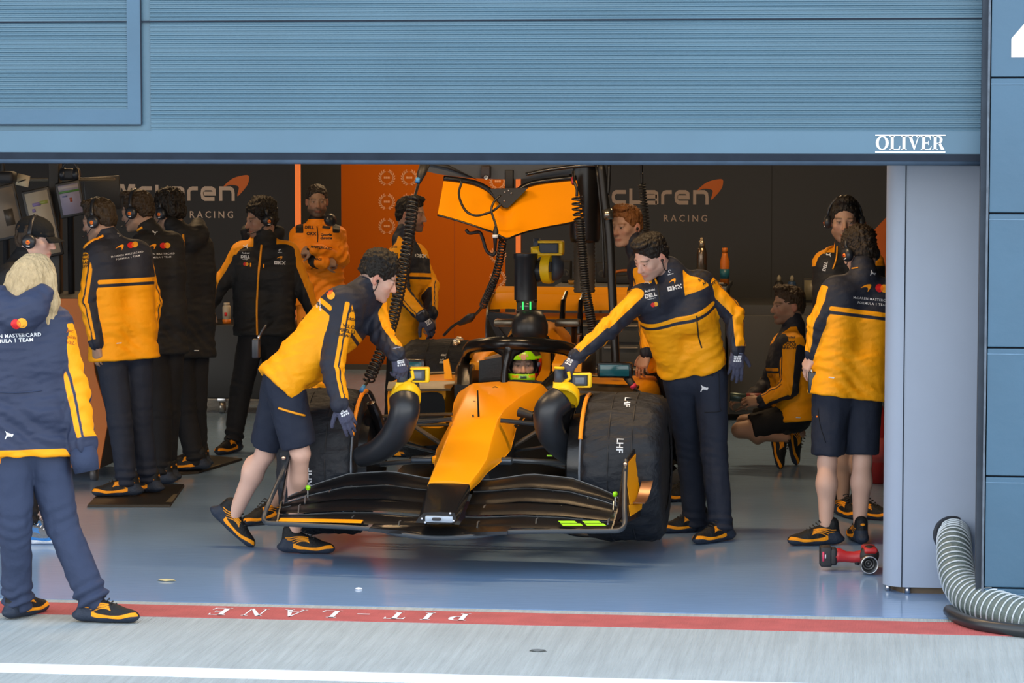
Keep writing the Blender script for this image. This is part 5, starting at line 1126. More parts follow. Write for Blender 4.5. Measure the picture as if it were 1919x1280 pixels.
# ---- crouching mechanic mostly hidden behind him
P = Person('person crouching beside the car, mostly hidden behind the leaning person in shorts', 17.0,
           dict(shL=(565, 672, -.13), shR=(570, 672, .18), elL=(590, 725, -.1), wrL=(622, 742, 0), elR=(595, 722, .2), wrR=(628, 740, .2), hpL=(530, 775, -.05), hpR=(535, 775, .12), knL=(585, 855, .0), knR=(592, 812, .2), anL=(508, 948, .05), anR=(585, 950, .2), nk=(577, 658, 0)),
           80, head=(592, 628, 0, 80, 30, 0, .95), skin=(.36, .21, .15), vox=.008)
P.body(dict(hair=DARKH), dict(L=hand((1, -.3, 0), (0, 1, -.3), 1), R=hand((1, -.3, 0), (0, 1, -.3), -1)), bare_legs=True); P.hair('short', DARKH)
P.jacket('soft', vox=.011, ub=.72, belly=.02); P.trousers(short=True, m=m_trsd, vox=.011); P.shoe('L', fwd=cv(-.75, -.1, -.6)); P.shoe('R', fwd=cv(.95, 0, .1))
# ---- person in profile by the rear wheel
P = Person('person in orange and navy jacket in profile, gloved hand on the rear tyre', 20.4,
           dict(shL=(748, 480, -.19), shR=(778, 476, .17), elL=(752, 548, -.40), wrL=(793, 594, -.62), elR=(806, 535, .12), wrR=(808, 588, -.15), hpL=(752, 638, -.08), hpR=(762, 636, .09), knL=(742, 745, -.06), knR=(762, 745, .1), anL=(735, 848, -.04), anR=(760, 846, .1), nk=(756, 448, 0)),
           62, head=(770, 402, .0, 72, 4, 0, 1.0), skin=(.40, .24, .17))
hL = hand((.55, -.8, -.1), (.4, .3, -.85), 1, (35, 38, 40, 40, 20))
P.body(dict(hair=DARKH, beard=.55, fade=.5), dict(L=hL, R=hand((.1, -1, 0), (.9, 0, -.4), -1, (40, 40, 40, 40, 30)))); P.hair('short', DARKH, 5); P.earwire(1)
P.jacket('soft', out=dict(L=cv(-.15, .3, -1), R=cv(.8, .1, -.6)), ub=.72, hem=.045, collh=.05, coll_ax=nrm(cv(.25, .95, 0)))
P.trousers(m=m_trsd); P.glove('L', hL); P.shoe('L', fwd=cv(.9, 0, -.3)); P.shoe('R', fwd=cv(.9, 0, -.2))
P.words('Jack', 741, 464, -4, .028, m_ink); P.words('okta', 741, 478, -4, .034, m_ink); P.stripe('pen', [(757, 622), (757, 636)], .004, m_red_, 'trousers')
P.mark('cat_mark', poly_vf(np.array(CAT) - (.5, .5)), 766, 476, 0, .036, m_wht); P.words('OKX', 789, 480, 0, .034, bold=.05)
# ---- person in the orange race suit in the doorway
P = Person('person with beard in an orange race suit standing with arms crossed in the dark doorway', 23.3,
           dict(shL=(560, 440, 0), shR=(631, 440, 0), elL=(553, 490, -.06), wrL=(606, 492, -.22), elR=(641, 484, -.06), wrR=(588, 468, -.24), hpL=(578, 562, 0), hpR=(614, 562, 0), knL=(578, 664, 0), knR=(613, 664, 0), anL=(576, 756, 0), anR=(616, 756, 0), nk=(595, 416, .02)),
           5, head=(594, 377, 0, 8, 2, 0, 1.06), skin=(.33, .20, .14), vox=.0065)
hL = hand((.9, .0, .4), (0, .5, -.9), 1, (60, 60, 60, 60, 40)); hR = hand((-.9, -.1, .4), (0, .6, -.8), -1, (60, 60, 60, 60, 40))
P.body(dict(hair=(.045, .035, .028), beard=.85, fade=.7), dict(L=hL, R=hR)); P.hair('crop', (.03, .024, .02), 2)
P.jacket('suit', m=m_suit, fat=.98, hem=.05, amp=1.6, collh=.03, sleeves=(.072, .064, .05), name='race_suit_top'); P.trousers(m=mat('suit_orange', (.86, .25, .004), .65, bump=(16, .4)), name='race_suit_legs'); P.shoe('L', fwd=cv(-.2, 0, -1)); P.shoe('R', fwd=cv(.2, 0, -1))
for t, x, y, r, z in (('DELL', 581, 427, -2, .034), ('OKX', 585, 439, -2, .035), ('Google', 613, 441, 0, .03), ('chrome', 613, 447, 0, .03), ('MASTERCARD', 606, 466, -5, .026), ('DARKTRACE', 592, 487, -4, .022)): P.words(t, x, y, r, z, m_ink, 'race_suit_top', bold=.04)
P.stripe('suit_zip', [(595, 425), (597, 440), (597, 455)], .004, m_ink, 'race_suit_top'); P.stripe('chest_patch', [(605, 427), (620, 429)], .02, m_ink, 'race_suit_top', off=-.012)
obj('ear_defender', lathe(dp(617, 413, 23.1), cv(.6, .2, -.8), [(-.02, .02), (0, .05), (.03, .05), (.045, .03), (.05, .001)], 18), m_pod, P.o)
# ---- person in the dark zip jacket facing out
P = Person('person in black zip jacket with orange zip and headset, head turned aside', 20.6,
           dict(shL=(452, 474, 0), shR=(541, 474, 0), elL=(418, 528, -.03), wrL=(394, 572, -.05), elR=(571, 545, .0), wrR=(592, 600, .02), hpL=(474, 622, 0), hpR=(516, 622, 0), knL=(452, 728, 0), knR=(512, 735, .1), anL=(437, 826, -.02), anR=(515, 836, .15), nk=(492, 448, .02)),
           4, head=(489, 411, 0, -62, 8, 0, 1.04), skin=(.36, .215, .155))
hL = hand((-.35, -.9, -.1), (-.7, .1, -.7), -1, (25, 25, 25, 25, 20))
P.body(dict(hair=DARKH, beard=.35, fade=.4), dict(L=hL, R=hand((.3, -.9, 0), (1, 0, 0), 1))); P.hair('curly', DARKH, 7); P.headset(mic=-1, sides=(-1, 1))
P.jacket('black', m=m_blk, out=dict(L=cv(-.75, .6, -.3), R=cv(.75, .5, -.35), line=dict(L=1, R=-1)), hem=.03, fat=1.04, collh=.07, collar=.08, hood=True); P.trousers(m=m_trsd); P.shoe('L', fwd=cv(-.45, 0, -.85)); P.shoe('R', fwd=cv(.2, 0, -.9))
P.stripe('zip', [(492, 460), (489, 500), (485, 550), (484, 590), (485, 628)], .0075, m_omark); chest_marks(P, (462, 462), (527, 470), -2, .95)
for a in ((473, 494, 473, 501), (497, 496, 497, 503)): P.stripe('zip_pull', [a[:2], a[2:]], .005, m_omark)
# ---- three people at the monitors
P = Person('person in orange-backed jacket and headset, nearest in the row at the monitors', 18.2,
           dict(shL=(181, 474, -.10), shR=(260, 474, .08), elL=(166, 565, -.14), wrL=(181, 642, -.16), elR=(285, 565, .16), wrR=(280, 640, .14), hpL=(206, 662, -.04), hpR=(258, 660, .06), knL=(225, 790, -.06), knR=(262, 785, .08), anL=(238, 906, -.06), anR=(278, 898, .10), nk=(207, 452, 0)),
           -150, head=(186, 413, .02, -112, 12, 0, 1.05), skin=(.38, .23, .16))
hL = hand((.05, -1, .1), (-.6, 0, -.8), 1, (20, 22, 25, 28, 20))
P.body(dict(hair=BRNH, fade=.8), dict(L=hL, R=hand((0, -1, 0), (1, 0, 0), -1))); P.hair('short', (.035, .023, .013), 9); P.headset(mic=-1)
P.jacket('soft', out=dict(L=cv(-.75, .3, -.6), R=cv(.9, .3, 0), line=dict(L=-1, R=1), yoke=0), ub=.665, hem=.045, collh=.05, fat=1.02); P.trousers(); P.shoe('L', fwd=cv(-1, 0, -.10), floor=.0175); P.shoe('R', fwd=cv(-.95, 0, .2), floor=.0175)
P.stripe('shoulder_band', [(158, 470), (175, 456), (197, 443)], .014, m_omark, off=-.008); back_marks(P, 239, 462, 12, .80); P.mark('cat_mark', poly_vf(np.array(CAT) - (.5, .5)), 225, 438, -35, .03, m_wht); sleeve_words(P, ((164, 470), (161, 479), (161, 486), (160, 494), (160, 501)), 2, .026, SW_R[:5])
P.mark('hem_tab', poly_vf([(-.5, -.1), (.4, -.1), (.5, .1), (-.4, .1)]), 229, 643, 6, .03, m_wht)
P = Person('person in dark jacket and headset, middle of the row at the monitors', 18.9,
           dict(shL=(266, 458, -.08), shR=(324, 456, .08), elL=(262, 545, -.05), wrL=(270, 620, -.05), elR=(330, 545, .14), wrR=(326, 620, .12), hpL=(286, 650, -.03), hpR=(318, 650, .06), knL=(300, 772, -.03), knR=(315, 772, .08), anL=(303, 888, -.03), anR=(312, 885, .1), nk=(283, 438, 0)),
           -150, head=(258, 396, .02, -115, 10, 0, 1.06), skin=(.36, .22, .15), vox=.007)
P.body(dict(hair=BRNH, fade=.8), dict(L=hand((0, -1, 0), (-.6, 0, -.8), 1))); P.hair('short', (.035, .022, .012), 11); P.headset(mic=-1)
P.jacket('black', m=m_blk, out=dict(plain=1, yoke=0), hem=.05, collh=.05, fat=.92); P.trousers(m=m_trsd); P.shoe('L', fwd=cv(-.9, 0, .3)); P.shoe('R', fwd=cv(-.9, 0, .3))
back_marks(P, 301, 462, 4, .80); P.mark('cat_mark', poly_vf(np.array(CAT) - (.5, .5)), 292, 436, -30, .03, m_wht); P.stripe('shoulder_piping', [(243, 442), (256, 434), (269, 427)], .008, m_omark)
P = Person('person in long black coat with orange shoulder, last in the row at the monitors', 19.5,
           dict(shL=(330, 458, -.06), shR=(374, 460, .10), elL=(318, 545, .0), wrL=(318, 620, .02), elR=(386, 545, .12), wrR=(384, 625, .12), hpL=(336, 652, -.03), hpR=(366, 650, .08), knL=(345, 765, -.03), knR=(366, 760, .08), anL=(366, 866, -.06), anR=(372, 856, .12), nk=(334, 436, .02)),
           -140, head=(316, 398, .02, -122, 10, 0, 1.06), skin=(.36, .22, .15), vox=.007)
P.body(dict(hair=DARKH, fade=.8), dict(L=hand((0, -1, 0), (-.6, 0, -.8), 1))); P.hair('curly', DARKH, 13); P.headset(mic=-1)
P.jacket('black', m=m_blk, out=dict(L=cv(-.6, .4, -.8), R=cv(.9, .2, -.4), yoke=0), hem=.07, collh=.05, fat=1.06, hood=True); P.trousers(m=m_trsd); P.shoe('L', fwd=cv(-1, 0, -.15), floor=.0175); P.shoe('R', fwd=cv(-.9, 0, .3), floor=.0175)
P.stripe('shoulder_band', [(325, 442), (336, 444), (341, 466), (341, 486)], .026, mat('band_orange', (.80, .30, .004), .65), off=-.014); P.stripe('shoulder_piping', [(349, 441), (350, 470), (344, 505), (336, 530)], .008, MAT['band_orange']); P.stripe('hem_tab', [(368, 657), (375, 657)], .004, m_wht)
# ---- person with a cap behind the woman
P = Person('person in dark cap, headset and grey-blue trainers behind the blonde person', 16.3,
           dict(shL=(20, 520, -.19), shR=(38, 518, .18), elL=(8, 610, -.2), wrL=(25, 690, -.22), elR=(40, 610, .2), wrR=(50, 690, .2), hpL=(30, 715, -.08), hpR=(34, 715, .09), knL=(36, 855, -.06), knR=(42, 852, .1), anL=(48, 986, -.05), anR=(52, 973, .22), nk=(40, 495, 0)),
           85, head=(66, 449, 0, 84, 6, 0, 1.0), skin=PALE)
P.body(dict(hair=BRNH, fade=.6), dict(L=hand((.1, -1, 0), (-.2, 0, -1), 1), R=hand((.1, -1, 0), (0, 0, 1), -1))); P.hair('cap', BRNH); P.hair('crop', BRNH, 4)
hs = P.headset(mic=None, sides=(1,)); obj('cap_brim', loft([np.array([P.hp(x, .078 + .088 * math.sqrt(max(0, 1 - (x / .078) ** 2)) * t, .032 - .022 * t - x * x * 2.2 + e) for x in np.linspace(-.076, .076, 13)]) for t, e in ((0, .003), (.5, .002), (1, 0), (1, -.004), (.5, -.004), (0, -.004))], cap=False), MAT['cap_cloth'], P.o)
P.jacket('black', m=m_blk, out=dict(plain=1, yoke=0)); P.trousers(m=m_trsd); P.shoe('L', fwd=cv(1, 0, -.05), m=m_shoe_g); P.shoe('R', fwd=cv(1, 0, .05), m=m_shoe_g)
# ---- woman in the padded coat
P = Person('person with long blonde hair in navy padded coat standing on the red line', 13.8,
           dict(shL=(-2, 612, -.04), shR=(99, 612, .04), elL=(-22, 735, -.05), wrL=(-10, 860, -.06), elR=(134, 735, .02), wrR=(154, 836, -.02), hpL=(20, 838, -.02), hpR=(86, 838, .04), knL=(28, 985, -.03), knR=(116, 985, .03), anL=(34, 1132, .10), anR=(176, 1127, -.03), nk=(52, 585, 0)),
           170, head=(68, 532, .02, 150, 2, 0, 1.04), skin=PALE)
P.body(dict(hair=(.45, .32, .17), fade=0), dict(L=hand((.1, -1, 0), (-1, 0, -.3), 1), R=hand((.05, -1, 0), (.8, 0, -.5), -1, (75, 78, 80, 80, 50)))); P.hair('long', (.44, .32, .17), 6)
P.jacket('coat', m=m_coat, out=dict(L=cv(-1, .2, -.2), R=cv(.70, .1, -.7), line=dict(L=1, R=1)), hem=.04, fat=1.12, sleeves=(.085, .074, .062), wr=.95, hood=True, hoodup=.03, collh=.06, collar=.085, amp=1.6, name='coat'); P.trousers(m=m_trsb, r=(.112, .078, .072), amp=1.5)
P.shoe('L', fwd=cv(.45, 0, .8)); P.shoe('R', fwd=cv(1, 0, -.10))
obj('sleeve_end', tube([dp(154, 838, 13.78), dp(158, 860, 13.78), dp(163, 884, 13.78)], [.062, .066, .058], 16), m_trsb, P.o)
P.discs(50, 607, 10, .023, 'coat'); P.words('McLAREN MASTERCARD', 28, 630, 3, .024, on='coat', spacing=1.1, bold=.02); P.words('FORMULA 1 TEAM', 28, 639, 3, .024, on='coat', spacing=1.1, bold=.02)
P.mark('cat_mark', poly_vf(np.array(CAT) * (-1, 1) + (.5, -.5)), 28, 814, -3, .040, m_wht, 'coat'); P.stripe('coat_seam', [(0, 733), (40, 735), (85, 731)], .003, m_trsb, 'coat')
for (x, y), w in zip(((135, 620), (136, 632), (138, 643)), ('Jack', 'okta', 'VELO')): P.words(w, x, y, -10, .022, mat('ink_tan', (.45, .11, .003), .7), 'coat')
# ---- right-hand group
P = Person('curly haired person in orange jacket and shorts beside the grey cabinet, back turned', 16.25,
           dict(shL=(1565, 545, -.03), shR=(1658, 548, .05), elL=(1535, 607, -.06), wrL=(1525, 662, -.02), elR=(1680, 620, .1), wrR=(1676, 690, .1), hpL=(1560, 738, -.02), hpR=(1618, 742, .03), knL=(1550, 868, -.02), knR=(1616, 864, .03), anL=(1548, 984, -.04), anR=(1611, 981, .04), nk=(1619, 515, .0)),
           172, head=(1611, 475, .08, -150, 22, 0, 1.02), skin=PALE)
hL = hand((-.45, -.85, .1), (-.8, .1, -.5), -1, (28, 30, 32, 35, 25))
P.body(dict(hair=DARKH, fade=.6), dict(L=hL, R=hand((0, -1, 0), (1, 0, 0), 1)), bare_legs=True); P.hair('curly', (.026, .017, .011), 15); P.headset(mic=-1)
P.jacket('soft', out=dict(L=cv(-.9, .3, -.15), R=cv(1, .3, 0), yoke=0), ub=.745, hem=.02, vox=.007, collh=.05, coll_ax=nrm(cv(-.1, .9, .3)), fat=1.05); P.trousers(short=True, r=(.108, .095, .09), kn=.90)
P.shoe('L', fwd=cv(-1, 0, -.12)); P.shoe('R', fwd=cv(-.12, 0, 1))
back_marks(P, 1634, 540, -5, .98); P.mark('cat_mark', poly_vf(np.array(CAT) * (-1, 1) + (.5, -.5)), 1634, 513, -15, .034, m_wht); P.mark('hem_tab', poly_vf([(-.5, -.1), (.4, -.1), (.5, .1), (-.4, .1)]), 1553, 707, -8, .034, m_wht)
for x in (1520, 1528): P.mark('pocket_rivet', disc_vf((0, 0), .5), x, 780, 0, .009, m_dot, 'shorts')
P.stripe('pocket_seam', [(1530, 765), (1533, 795), (1543, 828)], .0022, m_trsd, 'shorts'); P.stripe('shoulder_piping', [(1565, 511), (1585, 505), (1606, 502)], .004, m_omark)
r = obj('radio', join(box(dp(1523, 716, 16.2), (.05, .045, .12), bev=.008), tube([dp(1527, 700, 16.2), dp(1528, 684, 16.2)], .007, 8)), m_pod, P.o); obj('radio_knob', lathe(dp(1521, 699, 16.18), (0, 0, 1), [(0, .009), (.02, .009), (.022, .001)], 10), m_alu, r)
P = Person('person in dark jacket and headset facing out behind the curly haired person', 17.3,
           dict(shL=(1548, 492, 0), shR=(1632, 494, 0), elL=(1546, 575, .02), wrL=(1560, 645, .0), elR=(1650, 580, .02), wrR=(1640, 650, 0), hpL=(1566, 690, 0), hpR=(1616, 690, 0), knL=(1578, 830, 0), knR=(1610, 830, 0), anL=(1580, 935, .06), anR=(1614, 938, -.04), nk=(1588, 465, .02)),
           -8, head=(1583, 414, 0, -6, 4, 0, 1.08), skin=(.38, .235, .17))
P.body(dict(hair=DARKH, beard=.45, fade=.5), dict(L=hand((0, -1, 0), (-1, 0, -.3), -1), R=hand((0, -1, 0), (1, 0, 0), 1)), bare_legs=True); P.hair('quiff', DARKH, 17); P.headset(mic=None)
P.jacket('black', m=m_blk, out=dict(L=cv(-.9, .3, -.1), R=cv(.9, .3, -.2)), hem=.03, collh=.05); P.trousers(short=True, m=m_trsd); P.shoe('L', fwd=cv(.35, 0, -.9)); P.shoe('R', fwd=cv(.75, 0, -.5))
P.stripe('zip', [(1568, 462), (1564, 485), (1557, 505)], .005, m_omark); P.mark('cat_mark', poly_vf(np.array(CAT) - (.5, .5)), 1550, 478, -5, .03, m_wht); P.words('DELL', 1543, 500, 75, .026); P.stripe('yoke_piping', [(1541, 476), (1552, 466), (1561, 463)], .013, MAT['band_orange'], off=-.006)
P = Person('person in orange jacket and dark shorts crouching by the grey lockers', 19.7,
           dict(shL=(1484, 645, -.17), shR=(1472, 645, .17), elL=(1478, 728, -.24), wrL=(1428, 752, -.22), elR=(1440, 720, .16), wrR=(1405, 748, .05), hpL=(1492, 780, -.08), hpR=(1485, 780, .10), knL=(1386, 806, -.12), knR=(1395, 792, .16), anL=(1472, 820, -.10), anR=(1500, 812, .14), nk=(1487, 612, 0)),
           -75, head=(1477, 573, 0, -72, 0, 0, 1.06), skin=(.37, .22, .155))
hL = hand((-.95, .0, -.1), (0, .6, -.8), 1, (45, 45, 45, 45, 35))
P.body(dict(hair=BRNH, beard=.45, fade=.3), dict(L=hL, R=hand((-.95, 0, 0), (0, .8, -.5), -1, (45, 45, 45, 45, 35))), bare_legs=True); P.hair('short', (.045, .028, .016), 19)
P.jacket('soft', out=dict(L=cv(-.55, .15, -.8), R=cv(-.3, .2, .9)), ub=.62, hem=.03, collh=.055, fat=1.03); P.trousers(short=True, m=m_trsd, kn=.8, r=(.1, .09, .085)); P.shoe('L', fwd=cv(.18, -1, -.1)); P.shoe('R', fwd=cv(.25, -1, .0))
sleeve_words(P, ((1472, 632), (1472, 641), (1472, 646), (1472, 652)), 0, .026, SW_R[1:5]); P.mark('hem_tab', poly_vf([(-.5, -.1), (.4, -.1), (.5, .1), (-.4, .1)]), 1490, 781, -5, .034, m_wht)
P = Person('person with ginger hair, bare hand lowered beside the car', 18.1,
           dict(shL=(1203, 498, -.17), shR=(1224, 492, .19), elL=(1213, 588, -.20), wrL=(1213, 660, -.28), elR=(1240, 590, .2), wrR=(1240, 660, .2), hpL=(1252, 684, -.08), hpR=(1268, 682, .10), knL=(1290, 802, -.08), knR=(1294, 796, .1), anL=(1296, 917, -.06), anR=(1300, 908, .12), nk=(1197, 466, 0)),
           -60, head=(1174, 424, 0, -42, 4, 0, 1.04), skin=(.50, .30, .21))
hL = hand((-.35, -.9, -.1), (-.55, .2, -.8), 1, (22, 26, 30, 34, 22))
P.body(dict(hair=(.20, .075, .02), beard=0, fade=.55, brow=.6), dict(L=hL, R=hand((0, -1, 0), (1, 0, 0), -1))); P.hair('short', (.23, .09, .025), 21); P.earwire(-1)
P.jacket('soft', out=dict(L=cv(-.5, .1, -.8)), ub=.72, hem=.02, collh=.05, coll_ax=nrm(cv(-.5, .8, 0)), sleeves=(.066, .056, .044)); P.trousers(m=m_trsd); P.shoe('L', fwd=cv(-.8, 0, -.3)); P.shoe('R', fwd=cv(-.8, 0, -.2))
P.mark('cat_mark', poly_vf(np.array(CAT) * (-1, 1) + (.5, -.5)), 1238, 673, -5, .036, m_wht, 'trousers')
# ---- driver
dc = KP(978, 686, 1.62); dd = depth(dc)
P = Person('driver in lime and red helmet sitting in the race car, eyes visible through the visor', dd,
           dict(shL=(953, 738, .04), shR=(1012, 738, .08), elL=(945, 770, -.05), wrL=(960, 770, -.35), elR=(1018, 775, -.05), wrR=(1000, 772, -.35), hpL=(968, 800, .1), hpR=(1005, 800, .1), nk=(980, 722, .03)),
           2, head=(979, 683, 0, 3, 0, 0, 1.0), skin=(.60, .38, .29), vox=.0055)
P.body(dict(hair=DARKH, fade=0, brow=.9), legs=False); P.jacket('suit', m=m_suit, out=dict(plain=1, yoke=0), vox=.012, collh=.02, fat=.85, name='race_suit_top')
S = SDF(); g = P.hp; e = lambda p, r, k=.01, sub=False: S.ell(g(*p), np.array(r), k, P.hR, sub)
e((0, -.012, .012), (.119, .145, .136)); S.cone(g(-.03, .09, -.078), g(.03, .09, -.078), .046, .046, .04); S.ell(g(0, -.02, -.13), np.array([.13, .14, .032]), .01, P.hR, True)
e((0, -.012, .008), (.108, .120, .125), .006, True); S.box(g(0, .145, -.004), np.array([.085, .085, .038]), .03, .006, P.hR, True)
V, Q = S.mesh(.0055, 2); L = (V - P.hc) @ P.hR; x, y, z = L[:, 0], L[:, 1], L[:, 2]; col = np.tile((.38, .90, .008), (len(V), 1)); col[(z > .058) & (y < .095)] = (.05, .04, .03)
side = (x < -.068) if P.hR[:, 0] @ CR < 0 else (x > .068); col[side & (z < .04)] = (.80, .012, .012); col[(side) & (y < .0) & (z < .02)] = (.08, .5, .03); rim = (np.abs(z + .004) < .0425) & (np.abs(x) < .095) & (y > .04); col[rim] = (.012, .012, .014)
col[(np.abs(z + .062) < .007) & (np.abs(x) > .03) & (np.abs(x) < .07) & (y > 0)] = (.9, .45, .02); col[(np.abs(z + .066) < .006) & (np.abs(x) < .018) & (y > 0)] = (.02, .05, .03)
hm = obj('helmet', (V, Q), mat_vcol('helmet_paint', .22, bump=(5, 0)), P.o, attrs={'col': col}); hb = BVHTree.FromPolygons([tuple(v) for v in V], [tuple(f) for f in Q.tolist()])
for q in (-1, 1): obj('visor_mount', lathe(P.hp(q * .092, .078, .006), nrm(P.hR @ np.array([q * .8, .6, 0])), [(0, .016), (.006, .015), (.008, .001)], 12), mat('mount_blue', (.10, .12, .22), .4), hm)
wrap_decal('crest_mark', poly_vf(*[[(-.030 + .012 * i, -.012), (-.024 + .012 * i, .014 - .003 * abs(i - 2)), (-.018 + .012 * i, -.012)] for i in range(5)], [(.016 * math.cos(t), -.016 + .016 * math.sin(t)) for t in np.linspace(0, 6.28, 15)[:-1]]), P.hp(0, .14, .068), -P.hR[:, 0], P.hR[:, 2], hb, mat('crest', (.75, .40, .25), .4), hm, .002, away=P.hR[:, 1])
S2 = SDF(); S2.ell(P.hp(0, -.012, .0), np.array([.092, .104, .120]), .01, P.hR); S2.box(P.hp(0, .12, .000), np.array([.062, .09, .027]), .02, .006, P.hR, True); S2.ell(P.hp(0, -.012, .0), np.array([.080, .089, .118]), .01, P.hR, True)
obj('balaclava', S2.mesh(.006, 2), mat('balaclava_black', (.012, .012, .014), .9), P.o)
obj('neck_device', tube(spline([P.hp(-.13, -.02, -.15), P.hp(-.09, .05, -.16), P.hp(0, .07, -.165), P.hp(.09, .05, -.16), P.hp(.13, -.02, -.15)], 5), .022, 10), m_carb, P.o)
# ================================================================ equipment
m_yel_b = mat('tool_yellow', (.95, .60, .006), .45, bump=(60, .05)); m_gripg = mat('tool_grey', (.05, .065, .09), .55); m_rub = mat('duct_rubber', (.016, .019, .025), .38, bump=(8, .12))
m_cable = mat('cable_black', (.010, .010, .011), .38); m_dgrey = mat('bench_grey', (.060, .062, .066), .5); m_dgrey2 = mat('bench_top', (.13, .14, .15), .45); m_scr = mat('screen_frame', (.012, .012, .013), .4)
# ---- cooling blowers: fan ring, grip, battery pack, bent rubber duct
def blower(label, ring, axis, path, rads, grip0, grip1, batt, d, sz=.078):
    t = thing('cooling_blower', ring, label, 'blower')
    ax = nrm(axis)
    obj('fan_ring', lathe(ring - ax * .02, ax, [(-.05, .03), (-.045, sz * .8), (-.02, sz), (.02, sz * 1.06), (.04, sz * 1.05), (.045, sz * .94), (.02, sz * .9), (.02, .02)], 30), m_yel_b, t, auto=40)
    obj('motor', lathe(ring - ax * .05, -ax, [(0, sz * .85), (.05, sz * .8), (.09, sz * .55), (.10, .01)], 24), m_gripg, t, auto=40)
    obj('duct', tube(spline(path, 8), np.interp(np.linspace(0, 1, (len(path) - 1) * 8 + 1), np.linspace(0, 1, len(rads)), rads), 26), m_rub, t)
    foot = ring + (grip0 - ring) * .62
    nb = obj('neck', loft([frm for frm in ([foot + (grip0 - foot) * q + w * CR * sx + w2 * FH * sy for sx, sy in ((-1, -1), (1, -1), (1, 1), (-1, 1))] for q, w, w2 in ((0, .045, .04), (.5, .036, .036), (1, .03, .03)))]), m_yel_b, t, False)
    obj('grip', tube([grip0, grip0 + (grip1 - grip0) * .5, grip1], [.027, .024, .025], 14), m_gripg, t); obj('grip_cap', cyl(grip1, grip1 + nrm(grip1 - grip0) * .014, .029, bev=.004), m_yel_b, t)
    obj('trigger_guard', tube([grip0 + CR * .03, grip0 + CR * .06 + (grip1 - grip0) * .3, grip0 + CR * .05 + (grip1 - grip0) * .8], .010, 8), m_yel_b, t)
    b = obj('battery', box(batt, (.085, .09, .062), np.stack([CR, FH, UPV], 1), .012), m_gripg, t)
    for z in (-.034, .034): obj('battery_rail', box(batt + UPV * z + CR * .012, (.10, .092, .010), np.stack([CR, FH, UPV], 1), .005), m_yel_b, b)
    obj('battery_end', box(batt + CR * .055, (.024, .092, .076), np.stack([CR, FH, UPV], 1), .010), m_yel_b, b)
    obj('battery_label', box(batt - FH * .046 + CR * .0, (.05, .004, .034), np.stack([CR, FH, UPV], 1), .003), mat('label_grey', (.13, .16, .20), .4), b)
    obj('brace', tube([batt - CR * .04, batt - CR * .06 - UPV * .02, grip0 + CR * .02], .016, 8), m_gripg, t)
    return t
d = 15.66
blower('yellow hand blower with bent black duct, held by the person in shorts', dp(760, 745, d), cv(-.1, -.55, -.75), [dp(757, 748, d - .06), dp(758, 772, d - .10), dp(742, 812, d - .04), dp(712, 842, d + .05), dp(676, 856, d + .16)], [.080, .080, .078, .068, .056], dp(753, 716, d), dp(754, 689, d), dp(782, 702, d + .05), d)
d = 15.9
blower('yellow hand blower with bent black duct, held by the leaning person in trousers', dp(1058, 745, d), cv(-.15, -.5, -.75), [dp(1050, 748, d - .06), dp(1028, 772, d - .10), dp(1033, 812, d - .06), dp(1058, 842, d + .05), dp(1094, 866, d + .16)], [.080, .080, .078, .068, .056], dp(1047, 716, d), dp(1048, 692, d), dp(1086, 712, d + .05), d)
# airbox blower: upright duct with clear sight ring over a black bulb
d = depth(K(0, 1.95, 1.0)); t = thing('airbox_blower', dp(990, 600, d), 'upright black duct with yellow blower standing on the car\'s air intake', 'blower')
obj('bulb', lathe(dp(993, 648, d), UPV, [(.0, .03), (.03, .09), (.08, .112), (.13, .112), (.18, .095), (.215, .068)], 30), m_rub, t); obj('sight_ring', lathe(dp(987, 584, d), UPV, [(0, .062), (.07, .062)], 28), mat('sight_glass', (.05, .06, .055), .1, spec=.8), t)
for x in (980, 994): obj('green_lamp', box(dp(x, 573, d - .062), (.010, .006, .05), bev=.002), mat('green_lamp', (.02, .5, .08), .3, emit=((.05, 1, .2), .7)), t)
for z in (563, 583): obj('clamp_band', lathe(dp(987, z, d), UPV, [(-.008, .066), (.008, .066)], 28), m_mattb, t)
obj('duct', lathe(dp(985, 562, d), UPV, [(0, .067), (.0, .070), (.25, .070), (.26, .076), (.285, .076), (.285, .05)], 28), m_rub, t, auto=40); obj('side_duct', cyl(dp(998, 512, d), dp(1022, 505, d + .02), .062, .07), m_rub, t)
obj('fan_ring', lathe(dp(1020, 503, d + .02), CR + .35 * -FH, [(-.01, .07), (0, .092), (.03, .095), (.055, .09), (.06, .05)], 28), m_yel_b, t, auto=40); obj('motor', lathe(dp(1034, 501, d + .02), CR, [(0, .085), (.04, .08), (.07, .05), (.075, .01)], 22), m_gripg, t)
obj('neck', tube([dp(1012, 482, d), dp(1005, 470, d), dp(1004, 462, d)], [.04, .036, .032], 12), m_yel_b, t); obj('grip', cyl(dp(1005, 466, d), dp(1006, 447, d), .022), m_gripg, t); b = obj('battery', box(dp(1030, 465, d), (.12, .09, .07), bev=.012), m_gripg, t)
for z in (453, 476): obj('battery_rail', box(dp(1032, z, d), (.15, .095, .014), bev=.004), m_yel_b, b)
obj('battery_end', box(dp(1052, 464, d), (.03, .092, .08), bev=.008), m_yel_b, b); obj('label', box(dp(1031, 500, d - .07), (.02, .01, .06), bev=.002), m_ink, t)
